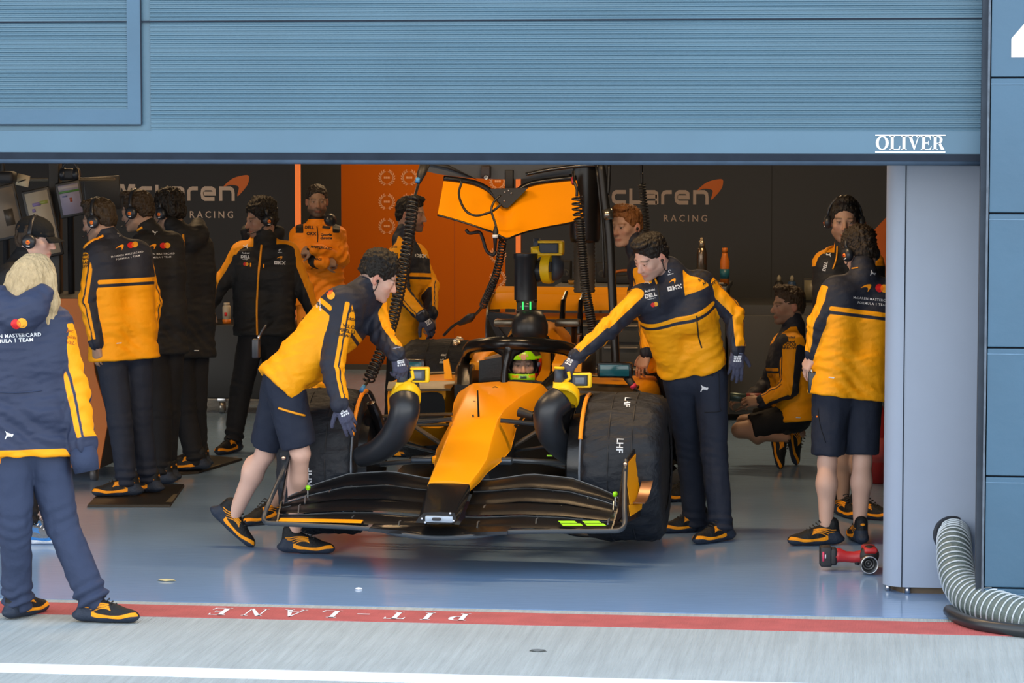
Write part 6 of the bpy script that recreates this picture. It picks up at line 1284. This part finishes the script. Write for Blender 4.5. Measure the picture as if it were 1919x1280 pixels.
# ---- gantry over the car
yg = 17.4; d = 17.9
t = thing('overhead_gantry', dp(960, 320, d), 'dark overhead gantry hanging above the car', 'gantry')
obj('canopy', loft([np.array([dp(x, 300 + 36 * math.sqrt(max(0, 1 - ((x - 945) / 180.0) ** 2)) * q, d + dd_) for q, dd_ in ((0, 0), (1, 0), (1, .5), (0, .5))]) for x in np.linspace(790, 1120, 23)]), mat('canopy_grey', (.050, .058, .075), .4), t, False)
obj('canopy_wing', prism([(x, z) for x, z in ((0, 0), (.16, -.01), (.34, -.10), (.16, -.035))], dp(790, 306, d - .02), CR, UPV, FH, .05), m_mattb, t); obj('rim_tube', tube(spline([dp(985, 327, d - .05), dp(1030, 318, d - .05), dp(1085, 311, d - .05), dp(1120, 309, d - .05)], 5), .012, 8), mat('rim_gloss', (.02, .02, .02), .15, coat=.8), t)
br = obj('bracket', box(dp(911, 322, d - .03), (.056, .06, .075), bev=.006), mat('bracket_brown', (.03, .018, .016), .4), t); obj('bolt', lathe(dp(911, 333, d - .07), -FH, [(0, .014), (.008, .014), (.008, .007), (.003, .006)], 16), m_alu, br)
for x in (860, 1060): obj('hanger', cyl(dp(x, 312, d + .25), dp(x, 312, d + .25) * (1, 1, 0) + UPV * 3.5, .03), m_mattb, t)
obj('drop_post', box(dp(955, 340, d), (.05, .05, .14), bev=.006), m_mattb, t)
mast = obj('lift_cylinder', lathe(dp(1096, 455, d + .1), UPV, [(0, .02), (.004, .085), (.03, .092), (.45, .100), (.75, .105), (.75, .02)], 30), mat('cylinder_black', (.011, .0105, .011), .3), t)
prof = [(0, .02)] + [(.012 * i, .062 + .006 * (i % 2)) for i in range(28)] + [(.34, .02)]
obj('air_sock', lathe(dp(1095, 548, d + .2), UPV, prof, 24), mat('sock_tan', (.085, .070, .052), .8), t)
gt = t; t = thing('air_hose', dp(1150, 560, d - .2), 'black air hose hanging straight down from the gantry to the car', 'hose')
for pts, r in (([(1126, 305), (1134, 380), (1142, 440), (1148, 560), (1155, 704)], .026), ([(1142, 308), (1140, 350), (1138, 365)], .012), ([(1118, 312), (1128, 420), (1132, 520)], .007)): obj('mast_pole', tube(spline([dp(x, y, d - .2) for x, y in pts], 5), r, 10), m_cable, t)
obj('pole_ferrule', cyl(dp(1137, 392, d - .21), dp(1141, 412, d - .21), .030), mat('ferrule', (.3, .3, .27), .25, .9), t); obj('pole_grip', cyl(dp(1164, 690, d - .5), dp(1186, 722, d - .7), .03, .02), m_mattb, t); obj('red_clip', cyl(dp(1185, 721, d - .7), dp(1190, 727, d - .7), .022, .018), mat('clip_red', (.6, .03, .08), .5), t)
obj('air_line', tube(spline([dp(1188, 727, d - .7), dp(1196, 733, d - .75), dp(1206, 741, d - .8)], 4), .009, 8), m_cable, t)
t = gt
# ---- removed engine cover hanging from the gantry
d = 17.6; t = thing('engine_cover_panel', dp(950, 390, d), 'large glossy orange bodywork panel hanging under the overhead gantry', 'bodywork')
top = [(832, 336), (858, 339), (890, 345), (915, 357), (932, 374), (947, 388), (960, 372), (976, 355), (1000, 345), (1040, 339), (1080, 335)]; bot = [(820, 402), (846, 409), (876, 418), (905, 428), (928, 436), (949, 446), (968, 440), (990, 433), (1020, 426), (1058, 419), (1094, 411)]
bulge = [0, -.04, -.08, -.13, -.19, -.22, -.19, -.13, -.08, -.04, 0]; rows = []
for q in np.linspace(0, 1, 9):
    rows.append(spline([dp(a[0] + (b[0] - a[0]) * q, a[1] + (b[1] - a[1]) * q, d + .12 * (1 - q) + g * (.35 + .65 * q)) for a, b, g in zip(top, bot, bulge)], 4))
n_ = len(rows[0]); fr = np.vstack(rows); bk = fr + FH * .02 + UPV * .004; m_ = len(fr); F = [(i * n_ + j, i * n_ + j + 1, (i + 1) * n_ + j + 1, (i + 1) * n_ + j) for i in range(8) for j in range(n_ - 1)]
F2 = [tuple(reversed([k + m_ for k in q])) for q in F]; ed = [(j, j + m_, j + 1 + m_, j + 1) for j in range(n_ - 1)] + [(8 * n_ + j + 1, 8 * n_ + j + 1 + m_, 8 * n_ + j + m_, 8 * n_ + j) for j in range(n_ - 1)] + [(i * n_, (i + 1) * n_, (i + 1) * n_ + m_, i * n_ + m_) for i in range(8)] + [((i + 1) * n_ - 1, (i + 1) * n_ - 1 + m_, (i + 2) * n_ - 1 + m_, (i + 2) * n_ - 1) for i in range(8)]
obj('shell', (np.vstack([fr, bk]), F + F2 + ed), mat('panel_orange', (.97, .34, .003), .25, coat=.25, spec=.4), t, auto=40)
obj('edge_trim', tube([p - FH * .004 for p in spline([dp(x, y - 2, d + .12 + g * .35) for (x, y), g in zip(top, bulge)], 5)], .017, 10), m_carb, t); obj('lower_trim', tube([p for p in spline([dp(x, y + 1, d + g) for (x, y), g in zip(bot, bulge)], 5)], .006, 8), m_carb, t)
P3 = [dp(x, y, d - .02) for x, y in ((918, 354), (990, 352), (962, 380), (952, 389), (945, 389), (934, 378))]; obj('lock_plate', (np.vstack([P3, np.array(P3) + FH * .06]), [tuple(range(6)), tuple(range(11, 5, -1))] + [(i, i + 6, (i + 1) % 6 + 6, (i + 1) % 6) for i in range(6)]), m_mattb, t, False)
for x, y in ((946, 360), (953, 357), (945, 376), (958, 362)): obj('rivet', lathe(dp(x, y, d - .022), -FH, [(0, .006), (.006, .005), (.007, .001)], 10), m_alu, t)
obj('hook', tube(spline([dp(873, 430, d), dp(880, 437, d), dp(898, 435, d), dp(904, 445, d), (dp(912, 470, d)), dp(924, 478, d), dp(929, 470, d)], 4), .010, 8), m_mattb, t)
def cable(label, pts, r, cat='cable', nm='cable', m=None):
    o = obj(nm, tube(spline(pts, 8), r, 8), m or m_cable); return tag(o, label, cat)
cable('thin black cable looped across the hanging orange panel', [dp(866, 339, 17.50), dp(860, 365, 17.46), dp(872, 394, 17.40), dp(893, 404, 17.36), dp(922, 396, 17.33), dp(940, 382, 17.32)], .0075)
o = cable('twin black lead with a plug hanging from the orange panel\'s centre', [dp(938, 366, 17.34), dp(926, 378, 17.32), dp(921, 395, 17.30), dp(929, 422, 17.28), dp(930, 440, 17.26)], .007); obj('plug', tube([dp(929, 424, 17.27), dp(929, 434, 17.27), dp(928, 444, 17.27), dp(928, 470, 17.3)], [.008, .017, .014, .008], 10), m_mattb, o); obj('plug_band', cyl(dp(928, 440, 17.265), dp(928, 446, 17.265), .0165), m_wht, o)
# ---- coiled leads
def coil(label, pts, R, turns, r, y0, lead0=None, lead1=None, m=None, nn=12):
    P = [dp(*p) for p in pts]; t = thing('coiled_lead', P[0], label, 'cable'); obj('coil', helix_path(spline(P, 8), R, turns, r, nn, 6), m or m_cable, t)
    for nm, l in (('lead', lead0), ('lead', lead1)):
        if l: obj(nm, tube(spline([dp(*p) for p in l], 6), .009 if len(l[0]) > 2 else .009, 8), m or m_cable, t)
    return t
t = coil('long black coiled lead hanging in front of the orange wall down to the front wheel', [(775, 372, 16.6), (765, 450, 16.5), (751, 530, 16.4), (736, 600, 16.3), (716, 655, 16.2), (691, 712, 16.1)], .030, 46, .0062, 0, [(802, 240, 16.85), (796, 309, 16.8), (788, 330, 16.75), (782, 352, 16.7), (776, 372, 16.6)], [(691, 712, 16.1), (684, 722, 16.05), (677, 732, 16.0)])
obj('strain_relief', tube([dp(797, 306, 16.8), dp(790, 325, 16.77), dp(785, 342, 16.73)], [.03, .026, .012], 12), m_mattb, t); obj('blue_band', cyl(dp(783.5, 334, 16.72), dp(782, 342, 16.71), .0125), mat('band_blue', (.05, .25, .6), .4), t); obj('blue_band', cyl(dp(682, 724, 16.04), dp(677, 733, 16.0), .0115), MAT['band_blue'], t)
t = coil('black coiled lead curving from the hanging panel towards the rear tyre', [(942, 452, 17.5), (936, 490, 17.6), (926, 525, 17.7), (905, 573, 17.9)], .021, 26, .0052, 0, [(930, 442, 17.4), (936, 446, 17.45), (942, 452, 17.5)], [(905, 573, 17.9), (890, 590, 18.1), (868, 600, 18.3), (848, 612, 18.5), (832, 628, 18.7)])
obj('in_line_plug', tube([dp(889, 590, 18.1), dp(880, 596, 18.2), dp(862, 606, 18.35)], [.012, .028, .016], 10), m_mattb, t)
t = coil('black coiled lead hanging beside the lift cylinder, loose at its top', [(1082, 368, 17.2), (1083, 395, 17.2), (1086, 410, 17.2)], .030, 4.5, .0065, 0, [(1074, 322, 17.3), (1076, 340, 17.22), (1081, 354, 17.2), (1081, 368, 17.2)])
obj('coil', helix_path(spline([dp(1086, 410, 17.2), dp(1091, 470, 17.2), dp(1098, 545, 17.2), dp(1112, 622, 17.15)], 8), .024, 46, .006, 12, 6), m_cable, t); obj('red_sleeve', cyl(dp(1073.5, 334, 17.25), dp(1075, 344, 17.22), .012), mat('sleeve_red', (.35, .02, .03), .5), t)
coil('thin black coiled lead hanging before the lettering on the dark wall', [(1203, 345, 19.5), (1206, 375, 19.5), (1209, 400, 19.5), (1211, 436, 19.5)], .022, 17, .005, 0, [(1202, -20, 19.5), (1202, 150, 19.5), (1202, 309, 19.5), (1203, 326, 19.5), (1203, 345, 19.5)])
# ---- workbench along the dark wall
yb0 = 22.3; zt = at(1200, 536, yb0)[2]; xb0, xb1 = at(1040, 536, yb0)[0], at(1362, 536, yb0)[0]
t = thing('workbench', ((xb0 + xb1) / 2, yb0 + .4, 0), 'long grey workbench with drawers against the dark lettered wall', 'workbench')
obj('carcass', slab(xb0 + .02, xb1 - .02, yb0 + .03, yb0 + .8, .06, zt - .04), m_dgrey, t, False); obj('worktop', box(((xb0 + xb1) / 2, yb0 + .4, zt - .02), (xb1 - xb0, .84, .04), bev=.006), m_dgrey2, t)
xd = at(1288, 600, yb0)[0]; nd = 5
for c in range(3):
    xa, xb = xb0 + .05 + (xd - xb0 - .08) * c / 3, xb0 + .03 + (xd - xb0 - .08) * (c + 1) / 3
    for k in range(nd):
        z0 = .12 + (zt - .22) * k / nd; z1 = .10 + (zt - .22) * (k + 1) / nd
        dr = obj('drawer', box(((xa + xb) / 2, yb0 + .02, (z0 + z1) / 2), (xb - xa, .03, z1 - z0), bev=.004), m_dgrey, t); obj('handle', box(((xa + xb) / 2, yb0 - .002, z1 - .02), (xb - xa - .03, .02, .016), bev=.004), mat('handle_dull', (.30, .25, .20), .35, .7), dr)
dr = obj('door', box((at(1327, 650, yb0)[0], yb0 + .02, (zt) / 2), (.26, .03, zt - .3), bev=.005), m_dgrey, t)
for x in (1303, 1336): obj('catch', box(at(x, 563, yb0 - .01), (.028, .02, .05), bev=.008), m_alu, dr)
# tall lockers to its right
xk0, xk1 = at(1364, 600, 22.6)[0], .55; zk = at(1450, 572, 22.6)[2]
t = thing('locker_bank', ((xk0 + xk1) / 2, 22.9, 0), 'bank of grey lockers behind the crouching person', 'locker')
obj('body', slab(xk0, xk1, 22.62, 23.4, .05, zk), mat('locker_grey', (.075, .077, .08), .5), t, False)
for k in range(4):
    xa = xk0 + .02 + (xk1 - xk0) * k / 4; xb = xk0 - .0 + (xk1 - xk0) * (k + 1) / 4
    dr = obj('door', box(((xa + xb) / 2, 22.61, zk / 2), (xb - xa, .02, zk - .16), bev=.004), MAT['locker_grey'], t); obj('handle', box((xa + .05, 22.595, zk * .62), (.02, .02, .10), bev=.005), m_alu, dr)
obj('shelf_edge', box(((xk0 + xk1) / 2 + .3, 22.6, at(1510, 560, 22.6)[2]), ((xk1 - xk0) * .5, .03, .03), bev=.004), mat('edge_pale', (.45, .42, .36), .4), t)
# things standing on the bench
def on_bench(px, y=22.55): return np.array([at(px, 536, y)[0], y, zt])
b = on_bench(1315); t = thing('flask', b, 'steel drinks flask on the workbench, taller of the two bottles', 'flask'); obj('body', lathe(b, UPV, [(0, .03), (.004, .040), (.24, .040), (.28, .030), (.29, .02)], 22), mat('flask_steel', (.28, .22, .17), .25, .9), t); obj('cap', lathe(b + UPV * .29, UPV, [(0, .024), (.045, .024), (.05, .012), (.07, .012), (.075, .002)], 18), mat('cap_steel', (.6, .5, .36), .25, .9), t)
b = on_bench(1358, 22.5); t = thing('drinks_bottle', b, 'orange drinks bottle with a teal band on the workbench', 'bottle'); obj('body', lathe(b, UPV, [(0, .02), (.004, .037), (.18, .037), (.225, .024), (.25, .019)], 22), mat('bottle_orange', (.60, .16, .012), .4), t); obj('band', lathe(b + UPV * .05, UPV, [(0, .0375), (.075, .0375)], 22), mat('band_teal', (.015, .12, .17), .4), t); obj('cap', lathe(b + UPV * .25, UPV, [(0, .022), (.035, .022), (.038, .004)], 18), MAT['bottle_orange'], t)
for px, w, h, lb in ((1062, .075, .17, 'small black speaker box on the workbench, next to the yellow cup'), (1130, .10, .16, 'small black speaker box on the workbench, behind the ribbed sock')):
    b = on_bench(px, 22.7); t = thing('speaker_box', b, lb, 'speaker'); obj('cabinet', box(b + UPV * h / 2, (w, .12, h), bev=.01), m_mattb, t); obj('cone', lathe(b + UPV * h * .45 - CB * .06, -CB, [(0, .03), (.004, .028), (-.006, .008), (-.002, .001)], 18), mat('cone_grey', (.05, .05, .05), .6), t)
b = on_bench(1074, 22.45); t = thing('cup', b, 'dull yellow cup on the workbench', 'cup'); obj('body', lathe(b, UPV, [(0, .03), (.002, .036), (.03, .04), (.032, .034)], 18), mat('cup_yellow', (.42, .20, .02), .5), t); obj('lid', lathe(b + UPV * .032, UPV, [(0, .036), (.008, .03), (.010, .001)], 18), m_ink, t)
b = on_bench(1172, 22.5); t = thing('band_tool', b, 'curved orange strap tool on the workbench behind the ginger haired person', 'tool'); obj('strap', tube(spline([b + np.array([-.10, 0, .01]), b + np.array([-.09, 0, .08]), b + np.array([-.02, 0, .105]), b + np.array([.08, 0, .10])], 5), .012, 8, flat=1.8), mat('strap_orange', (.42, .11, .01), .5), t); obj('tool_body', box(b + np.array([.0, .03, .035]), (.16, .08, .07), bev=.012), m_mattb, t)
zk_ = zk + .002
for px, nm, lb in ((1460, 'can', 'black can with orange top on the lockers'), (1484, 'spray_can', 'blue spray can on the lockers beside the black can')):
    b = np.array([at(px, 540, 22.9)[0], 22.9, zk_]); t = thing(nm, b, lb, 'can'); obj('body', lathe(b, UPV, [(0, .03), (.003, .034), (.15, .034), (.165, .026)], 20), m_mattb if nm == 'can' else mat('can_blue', (.03, .07, .16), .4), t); obj('nozzle', lathe(b + UPV * .165, UPV, [(0, .018), (.03, .016), (.045, .007), (.05, .001)], 14), mat('nozzle_pale', (.30, .27, .2), .5), t)
b = np.array([at(1521, 548, 22.95)[0], 22.95, zk_ + .01]); t = thing('tablet', b, 'upright tablet with pale screen on the lockers', 'screen'); obj('case', box(b + UPV * .085, (.14, .02, .19), bev=.008), m_mattb, t); obj('screen', box(b + UPV * .085 - CB * .0105, (.115, .004, .155)), mat('tablet_screen', (.20, .18, .12), .4), t)
b = np.array([at(1410, 533, 22.4)[0], 22.45, zt]); t = thing('tool_tray', np.array([at(1330, 533, 22.4)[0], 22.4, zt]), 'shallow tray of metal tools on the end of the workbench', 'tray'); o = np.array([at(1335, 533, 22.4)[0], 22.4, zt]); obj('tray', box(o + UPV * .008, (.22, .12, .016), bev=.004), m_mattb, t)
for k in (-.05, .05): obj('tool', box(o + np.array([k, -.02, .021]), (.08, .02, .01), bev=.003), mat('tool_pale', (.5, .46, .38), .4, .6), t)
# ---- monitors and console at the left
yc_ = 18.75
yk_ = 18.35; foot = .0
def monitor(px, py, w, h, lean, label, marks, tint, y=yc_, back=False):
    c = at(px, py, y); R = np.stack([nrm(CR * 1.0 + FH * .15), nrm(np.cross(UPV, nrm(CR * 1.0 + FH * .15))), UPV], 1); a = math.radians(lean); x, yv, z = R.T; z2 = z * math.cos(a) - x * math.sin(a); x2 = x * math.cos(a) + z * math.sin(a); R = np.stack([x2, yv, z2], 1)
    t = thing('monitor', c, label, 'monitor'); obj('casing', box(c, (w, .045, h), R, .008), m_scr, t)
    if not back:
        s = obj('screen', box(c - R[:, 1] * .024, (w - .035, .004, h - .04), R), mat('screen_%d' % px, tint, .6, emit=(tint, .10)), t)
        for u, v, ww, hh, cc in marks: obj('screen_patch', box(c - R[:, 1] * .0275 + R[:, 0] * u * w + R[:, 2] * v * h, (ww * w, .002, hh * h), R), mat('patch_%d%d%d' % tuple(int(q * 99) for q in cc), cc, .4, emit=(cc, .08)), s)
    obj('arm', tube([c + R[:, 1] * .03, c + R[:, 1] * .14 - UPV * .05, (c + R[:, 1] * .16) * (1, 1, 0) + UPV * (foot if back else (at(100, 560, yk_)[2] + .001))], .022, 8), m_mattb, t)
    return t
monitor(10, 398, .20, .36, 12, 'tilted monitor with dim brown screen at the edge of the picture', [(.1, -.1, .3, .3, (.05, .04, .03))], (.16, .13, .10))
monitor(80, 418, .185, .46, 12, 'tilted monitor with pale screen, behind the cap wearer', [(-.06, .28, .3, .05, (.17, .13, .28)), (.2, .29, .3, .05, (.20, .22, .05)), (-.2, .2, .12, .05, (.15, .12, .26))], (.30, .26, .20))
monitor(132, 373, .165, .235, 10, 'small tilted monitor with green bar, above the nearest headset wearer', [(0, .22, .8, .06, (.05, .14, .03)), (.0, .34, .8, .1, (.30, .26, .25)), (.02, -.02, .1, .12, (.25, .06, .03)), (-.2, .1, .2, .04, (.08, .10, .20))], (.20, .18, .24))
monitor(192, 362, .26, .24, 4, 'dark monitor seen from behind near the lettering', [], (.1, .1, .1), y=20.5, back=True)
t = thing('monitor_post', at(104, 480, 18.9), 'dark upright post between the monitors', 'post'); obj('post', box(at(104, 380, 18.9) - UPV * .15, (.075, .08, .9), bev=.01), mat('post_brown', (.03, .026, .022), .5), t); obj('rail', tube([at(20, 337, 19.1), at(215, 336, 19.1)], .012, 8), mat('rail_tan', (.16, .13, .09), .4), t); obj('stem', box((at(104, 480, 18.95)[0], 18.95, at(100, 560, 18.35)[2] + .12), (.06, .06, .236), bev=.01), m_mattb, t)
t = thing('headphones', at(131, 322, 18.8), 'black headphones hung on the post above the small monitor', 'headphones'); c = at(131, 318, 18.8); obj('head_band', tube([c + np.array([.055 * math.cos(a), 0, -.02 + .07 * math.sin(a)]) for a in np.linspace(0, math.pi, 13)], .008, 8), m_pod, t)
for s_ in (-1, 1): obj('ear_cup', lathe(c + np.array([s_ * .05, 0, -.03]), (s_, 0, 0), [(-.03, .03), (-.02, .042), (.01, .042), (.018, .02), (.019, .001)], 18), m_pod, t)
obj('cushion', box(c + np.array([0, -.01, -.03]), (.075, .06, .075), bev=.02), m_mattb, t); obj('band_gleam', tube([c + np.array([.060, -.02, .01]), c + np.array([.066, -.02, -.03]), c + np.array([.068, -.02, -.07])], .004, 6), mat('gleam_tan', (.4, .28, .16), .35), t)
t = thing('desk_lamp', at(10, 335, 18.4), 'black jointed lamp with paper note at the edge of the picture', 'lamp'); obj('shade', box(at(12, 332, 18.4), (.12, .12, .075), bev=.025), m_mattb, t); obj('stem', tube([at(6, 330, 18.45), at(4, 306, 18.5), at(4, 250, 18.5)], .014, 8), m_mattb, t)
n = obj('paper_note', box(at(43, 338, 18.5), (.085, .004, .075), Matrix.Rotation(math.radians(12), 3, 'Y')), mat('paper', (.55, .45, .29), .8), t); obj('pen_line', box(at(41, 339, 18.49), (.055, .004, .007), Matrix.Rotation(math.radians(-18), 3, 'Y')), m_ink, n)
# orange-sided console the monitors stand on
yk = 18.35; pc = [(at(x, y, yk)[0], at(x, y, yk)[2]) for x, y in ((203, 786), (178, 700), (160, 560), (40, 560), (40, 700), (40, 870), (186, 880))]
t = thing('console', at(120, 880, yk), 'dark monitor console with an orange slanted side on castors', 'console'); obj('body', prism([(x - .01, z) for x, z in pc], (0, yk + .02, 0), (1, 0, 0), (0, 0, 1), (0, 1, 0), .8), m_mattb, t, False); obj('orange_side', prism(pc, (0, yk, 0), (1, 0, 0), (0, 0, 1), (0, 1, 0), .018), mat('console_orange', (.55, .14, .005), .55), t, False)
for px in (70, 177): c = at(px, 893, yk + .05); c[2] = .045; obj('castor', lathe(c - np.array([.02, 0, 0]), (1, 0, 0), [(0, .02), (.002, .045), (.038, .045), (.04, .02)], 20), mat('castor_grey', (.10, .10, .11), .4), t)
for px in (70, 177): c = at(px, 893, yk + .05); obj('castor_fork', box((c[0], c[1], .11), (.05, .06, .06), bev=.01), m_alu, t)
# ---- mats, flight case, bottle
for pts, lb in (([(163, 951), (319, 951), (346, 912), (200, 912)], 'black rubber mat under the nearest person at the monitors'), ([(316, 893), (372, 888), (455, 863), (350, 853)], 'black rubber mat under the last person at the monitors')):
    A = np.array([gr(*p) for p in pts]); o = obj('rubber_mat', (np.vstack([A + UPV * .002, (A - A.mean(0)) * (.985, .985, 1) + A.mean(0) + UPV * .016]), [(3, 2, 1, 0), (4, 5, 6, 7)] + [(i, (i + 1) % 4, (i + 1) % 4 + 4, i + 4) for i in range(4)]), mat('mat_black', (.012, .011, .010), .55), smooth=False); tag(o, lb, 'mat')
    e = obj('worn_corner', (np.array([A[2] * .12 + A[1] * .88, A[2] * .5 + A[1] * .5, A[2] * .5 + A[1] * .5 + (A[3] - A[2]) * .05, A[2] * .12 + A[1] * .88 + (A[0] - A[1]) * .08]) * (1, 1, 0) + UPV * .0168, [(0, 1, 2, 3)]), mat('mat_worn', (.10, .08, .045), .8), o, False)
yf = 22.6; xa, xb = at(330, 650, yf)[0], at(532, 650, yf)[0]; zc = at(430, 608, yf)[2]
t = thing('flight_case', ((xa + xb) / 2, yf + .3, 0), 'black flight case on castors against the left dark wall', 'case'); obj('body', box(((xa + xb) / 2, yf + .3, (zc + .12) / 2), (xb - xa, .6, zc - .12), bev=.012), mat('case_black', (.009, .009, .009), .5), t)
for px in (344, 416, 512): c = at(px, 745, yf + .05); obj('castor', lathe((c[0] - .02, yf + .06, .05), (1, 0, 0), [(0, .02), (.002, .05), (.038, .05), (.04, .02)], 20), mat('castor_steel', (.35, .33, .30), .3, .8), t); obj('castor_plate', box((c[0], yf + .06, .11), (.07, .07, .03), bev=.006), m_alu, t)
b = np.array([at(425, 608, yf + .1)[0], yf + .1, zc]); t = thing('water_bottle', b, 'white bottle with orange base on the black flight case', 'bottle'); obj('body', lathe(b, UPV, [(0, .02), (.003, .033), (.13, .033), (.145, .026)], 20), mat('bottle_white', (.42, .36, .28), .5), t); obj('base_band', lathe(b, UPV, [(0, .034), (.035, .034)], 20), MAT['bottle_orange'], t); obj('cap', lathe(b + UPV * .145, UPV, [(0, .026), (.02, .024), (.022, .002)], 18), MAT['bottle_white'], t); obj('red_mark', box(b + np.array([0, -.033, .075]), (.022, .004, .03)), m_red_, t)
# ---- fire extinguisher behind the right-hand group
b = gr(1646, 905); t = thing('fire_extinguisher', b * (1, 1, 0), 'red fire extinguisher beside the grey cabinet, behind the curly haired person', 'extinguisher'); b = b * (1, 1, 0)
obj('cylinder', lathe(b, UPV, [(0, .05), (.004, .072), (.40, .072), (.45, .055), (.48, .03), (.50, .024)], 26), mat('extinguisher_red', (.28, .012, .014), .35), t); obj('label', lathe(b + UPV * .14, UPV, [(0, .0725), (.16, .0725)], 26), mat('label_red', (.38, .06, .06), .5), t); obj('valve', box(b + UPV * .53, (.05, .04, .06), bev=.01), m_alu, t); obj('handle', tube([b + UPV * .55, b + UPV * .57 + CR * .08, b + UPV * .55 + CR * .12], .010, 8), m_mattb, t)
obj('hose', tube(spline([b + UPV * .53 - CR * .02, b + UPV * .5 - CR * .09, b + UPV * .35 - CR * .085, b + UPV * .2 - CR * .08], 5), .011, 8), m_mattb, t)
# ---- wheel gun lying on the floor
g0 = gr(1590, 1070); t = thing('impact_wrench', g0, 'red and black cordless impact wrench lying on the floor by the grey cabinet', 'wrench'); d = depth(g0)
m_gred = mat('gun_red', (.45, .022, .025), .35); q = lambda x, y, dz=0: dp(x, y, d + dz)
bt = obj('battery', box(q(1547, 1042), (.060, .085, .105), np.stack([CR, FH, UPV], 1), .010), m_mattb, t); obj('battery_badge', box(q(1543, 1043, -.045), (.010, .006, .05)), mat('badge_red', (.65, .05, .12), .4), bt); obj('battery_badge', box(q(1547, 1043, -.045), (.006, .006, .02)), m_wht, bt)
obj('battery_shoe', box(q(1561, 1042), (.035, .085, .09), np.stack([CR, FH, UPV], 1), .012), m_mattb, t)
obj('handle', tube([q(1563, 1042), q(1572, 1040), q(1584, 1043), q(1600, 1044), q(1616, 1043), q(1624, 1042)], [.042, .038, .029, .030, .034, .036], 16), m_gred, t); obj('trigger', tube([q(1603, 1052), q(1611, 1054)], .016, 8), m_mattb, t); obj('head', tube([q(1629, 1040, .12), q(1629, 1040, .0), q(1629, 1044, -.07)], [.045, .052, .046], 22), m_mattb, t); obj('head_top', box(q(1629, 1029), (.07, .16, .03), np.stack([CR, FH, UPV], 1), .012), m_gred, t)
sk = q(1629.5, 1059, -.16); obj('socket', lathe(sk + FH * .10, -FH, [(0, .03), (.02, .042), (.10, .0455), (.10, .041), (.04, .036), (.04, .022), (.055, .020), (.055, .012), (.03, .010), (.03, .001)], 30), mat('socket_steel', (.10, .105, .11), .3, .8), t); obj('socket_rim', tube([sk - FH * .001 + .0435 * (math.cos(a) * CR + math.sin(a) * UPV) for a in np.linspace(0, 2 * math.pi, 33)[:-1]], .0032, 6, closed=True), m_alu, t)
# ---- ventilation hose from the cabinet
c0 = dp(1787, 1002, 14.53); pr = [(1788, 1000, 14.52), (1788, 1024, 14.32), (1792, 1066, 14.16), (1806, 1102, 14.02), (1834, 1128, 13.86), (1876, 1146, 13.70), (1925, 1160, 13.56), (1990, 1178, 13.4)]
P = [dp(*p) for p in pr]; t = thing('ventilation_hose', P[3] * (1, 1, 0), 'ribbed grey-green flexible hose running out of the grey cabinet', 'hose'); PS = spline(P, 14); R_ = np.interp(np.linspace(0, 1, len(PS)), [0, .12, .5, 1], [.074, .080, .088, .092])
obj('sleeve', tube(PS, R_, 28), mat('hose_cloth', (.115, .15, .14), .6, bump=(40, .6)), t)
L = np.r_[0, np.cumsum(np.linalg.norm(np.diff(PS, axis=0), axis=1))]; obj('wire_spiral', helix_path(PS, R_ + .003, L[-1] / .040, .0042, 28, 6), mat('wire_pale', (.52, .58, .62), .35, .2), t)
rg = obj('port_ring', lathe(c0 + FH * .03, -FH + .0 * UPV, [(0, .08), (.0, .105), (.03, .102), (.045, .092), (.045, .075)], 36), mat('ring_black', (.020, .023, .030), .35), t, auto=40)
cb = [(1700, 1128, 14.5)] ; gp = [gr(1779, 1156), gr(1790, 1166), gr(1818, 1178), gr(1860, 1187), gr(1930, 1196), gr(2000, 1203)]
tag(obj('rubber_hose', tube(spline([p * (1, 1, 0) + UPV * .03 for p in gp], 8), .030, 12), mat('hose_black', (.018, .022, .026), .35)), 'thick black rubber hose on the ground beneath the ribbed hose', 'hose')
# ---- bits on the floor
gp = [gr(*p) for p in ((1062, 996), (1066, 1001), (1085, 1006), (1120, 1007), (1150, 1003), (1175, 996))]
tag(obj('floor_cable', tube(spline([p * (1, 1, 0) + UPV * .012 for p in gp], 6), .010, 8), m_cable), 'black cable curled on the floor under the front wing', 'cable')
for k, (px, py, s_, c, nm, lb) in enumerate(((312, 1089, .05, (.55, .48, .25), 'leaf', 'pale dry leaf on the garage floor'), (672, 1105, .02, (.8, .8, .8), 'paper_scrap', 'tiny white paper scrap on the garage floor'), (1008, 1221, .04, (.12, .13, .13), 'gravel_bit', 'dark bit of grit on the pit lane'))):
    p = gr(px, py); o = obj(nm, (np.array([p + np.array([math.cos(a) * s_, math.sin(a) * s_ * .35, .002 + .006 * (i % 2)]) for i, a in enumerate(np.linspace(0, 6.28, 9)[:-1])] + [p + UPV * .012]), [(i, (i + 1) % 8, 8) for i in range(8)] + [tuple(range(7, -1, -1))]), mat('scrap_%d' % k, c, .8), smooth=False); tag(o, lb, 'leaf' if k == 0 else 'litter')
# ---- torch held by the crouching person
d = 19.55; t = thing('hand_torch', dp(1395, 745, d), 'red and teal tube-shaped tool held by the crouching person', 'tool'); obj('front_tube', cyl(dp(1368, 743, d), dp(1398, 746, d), .030, bev=.005), mat('tube_teal', (.06, .10, .10), .35, .4), t); obj('rear_tube', cyl(dp(1398, 746, d), dp(1428, 746, d), .034, bev=.005), mat('tube_red', (.22, .03, .03), .4), t)
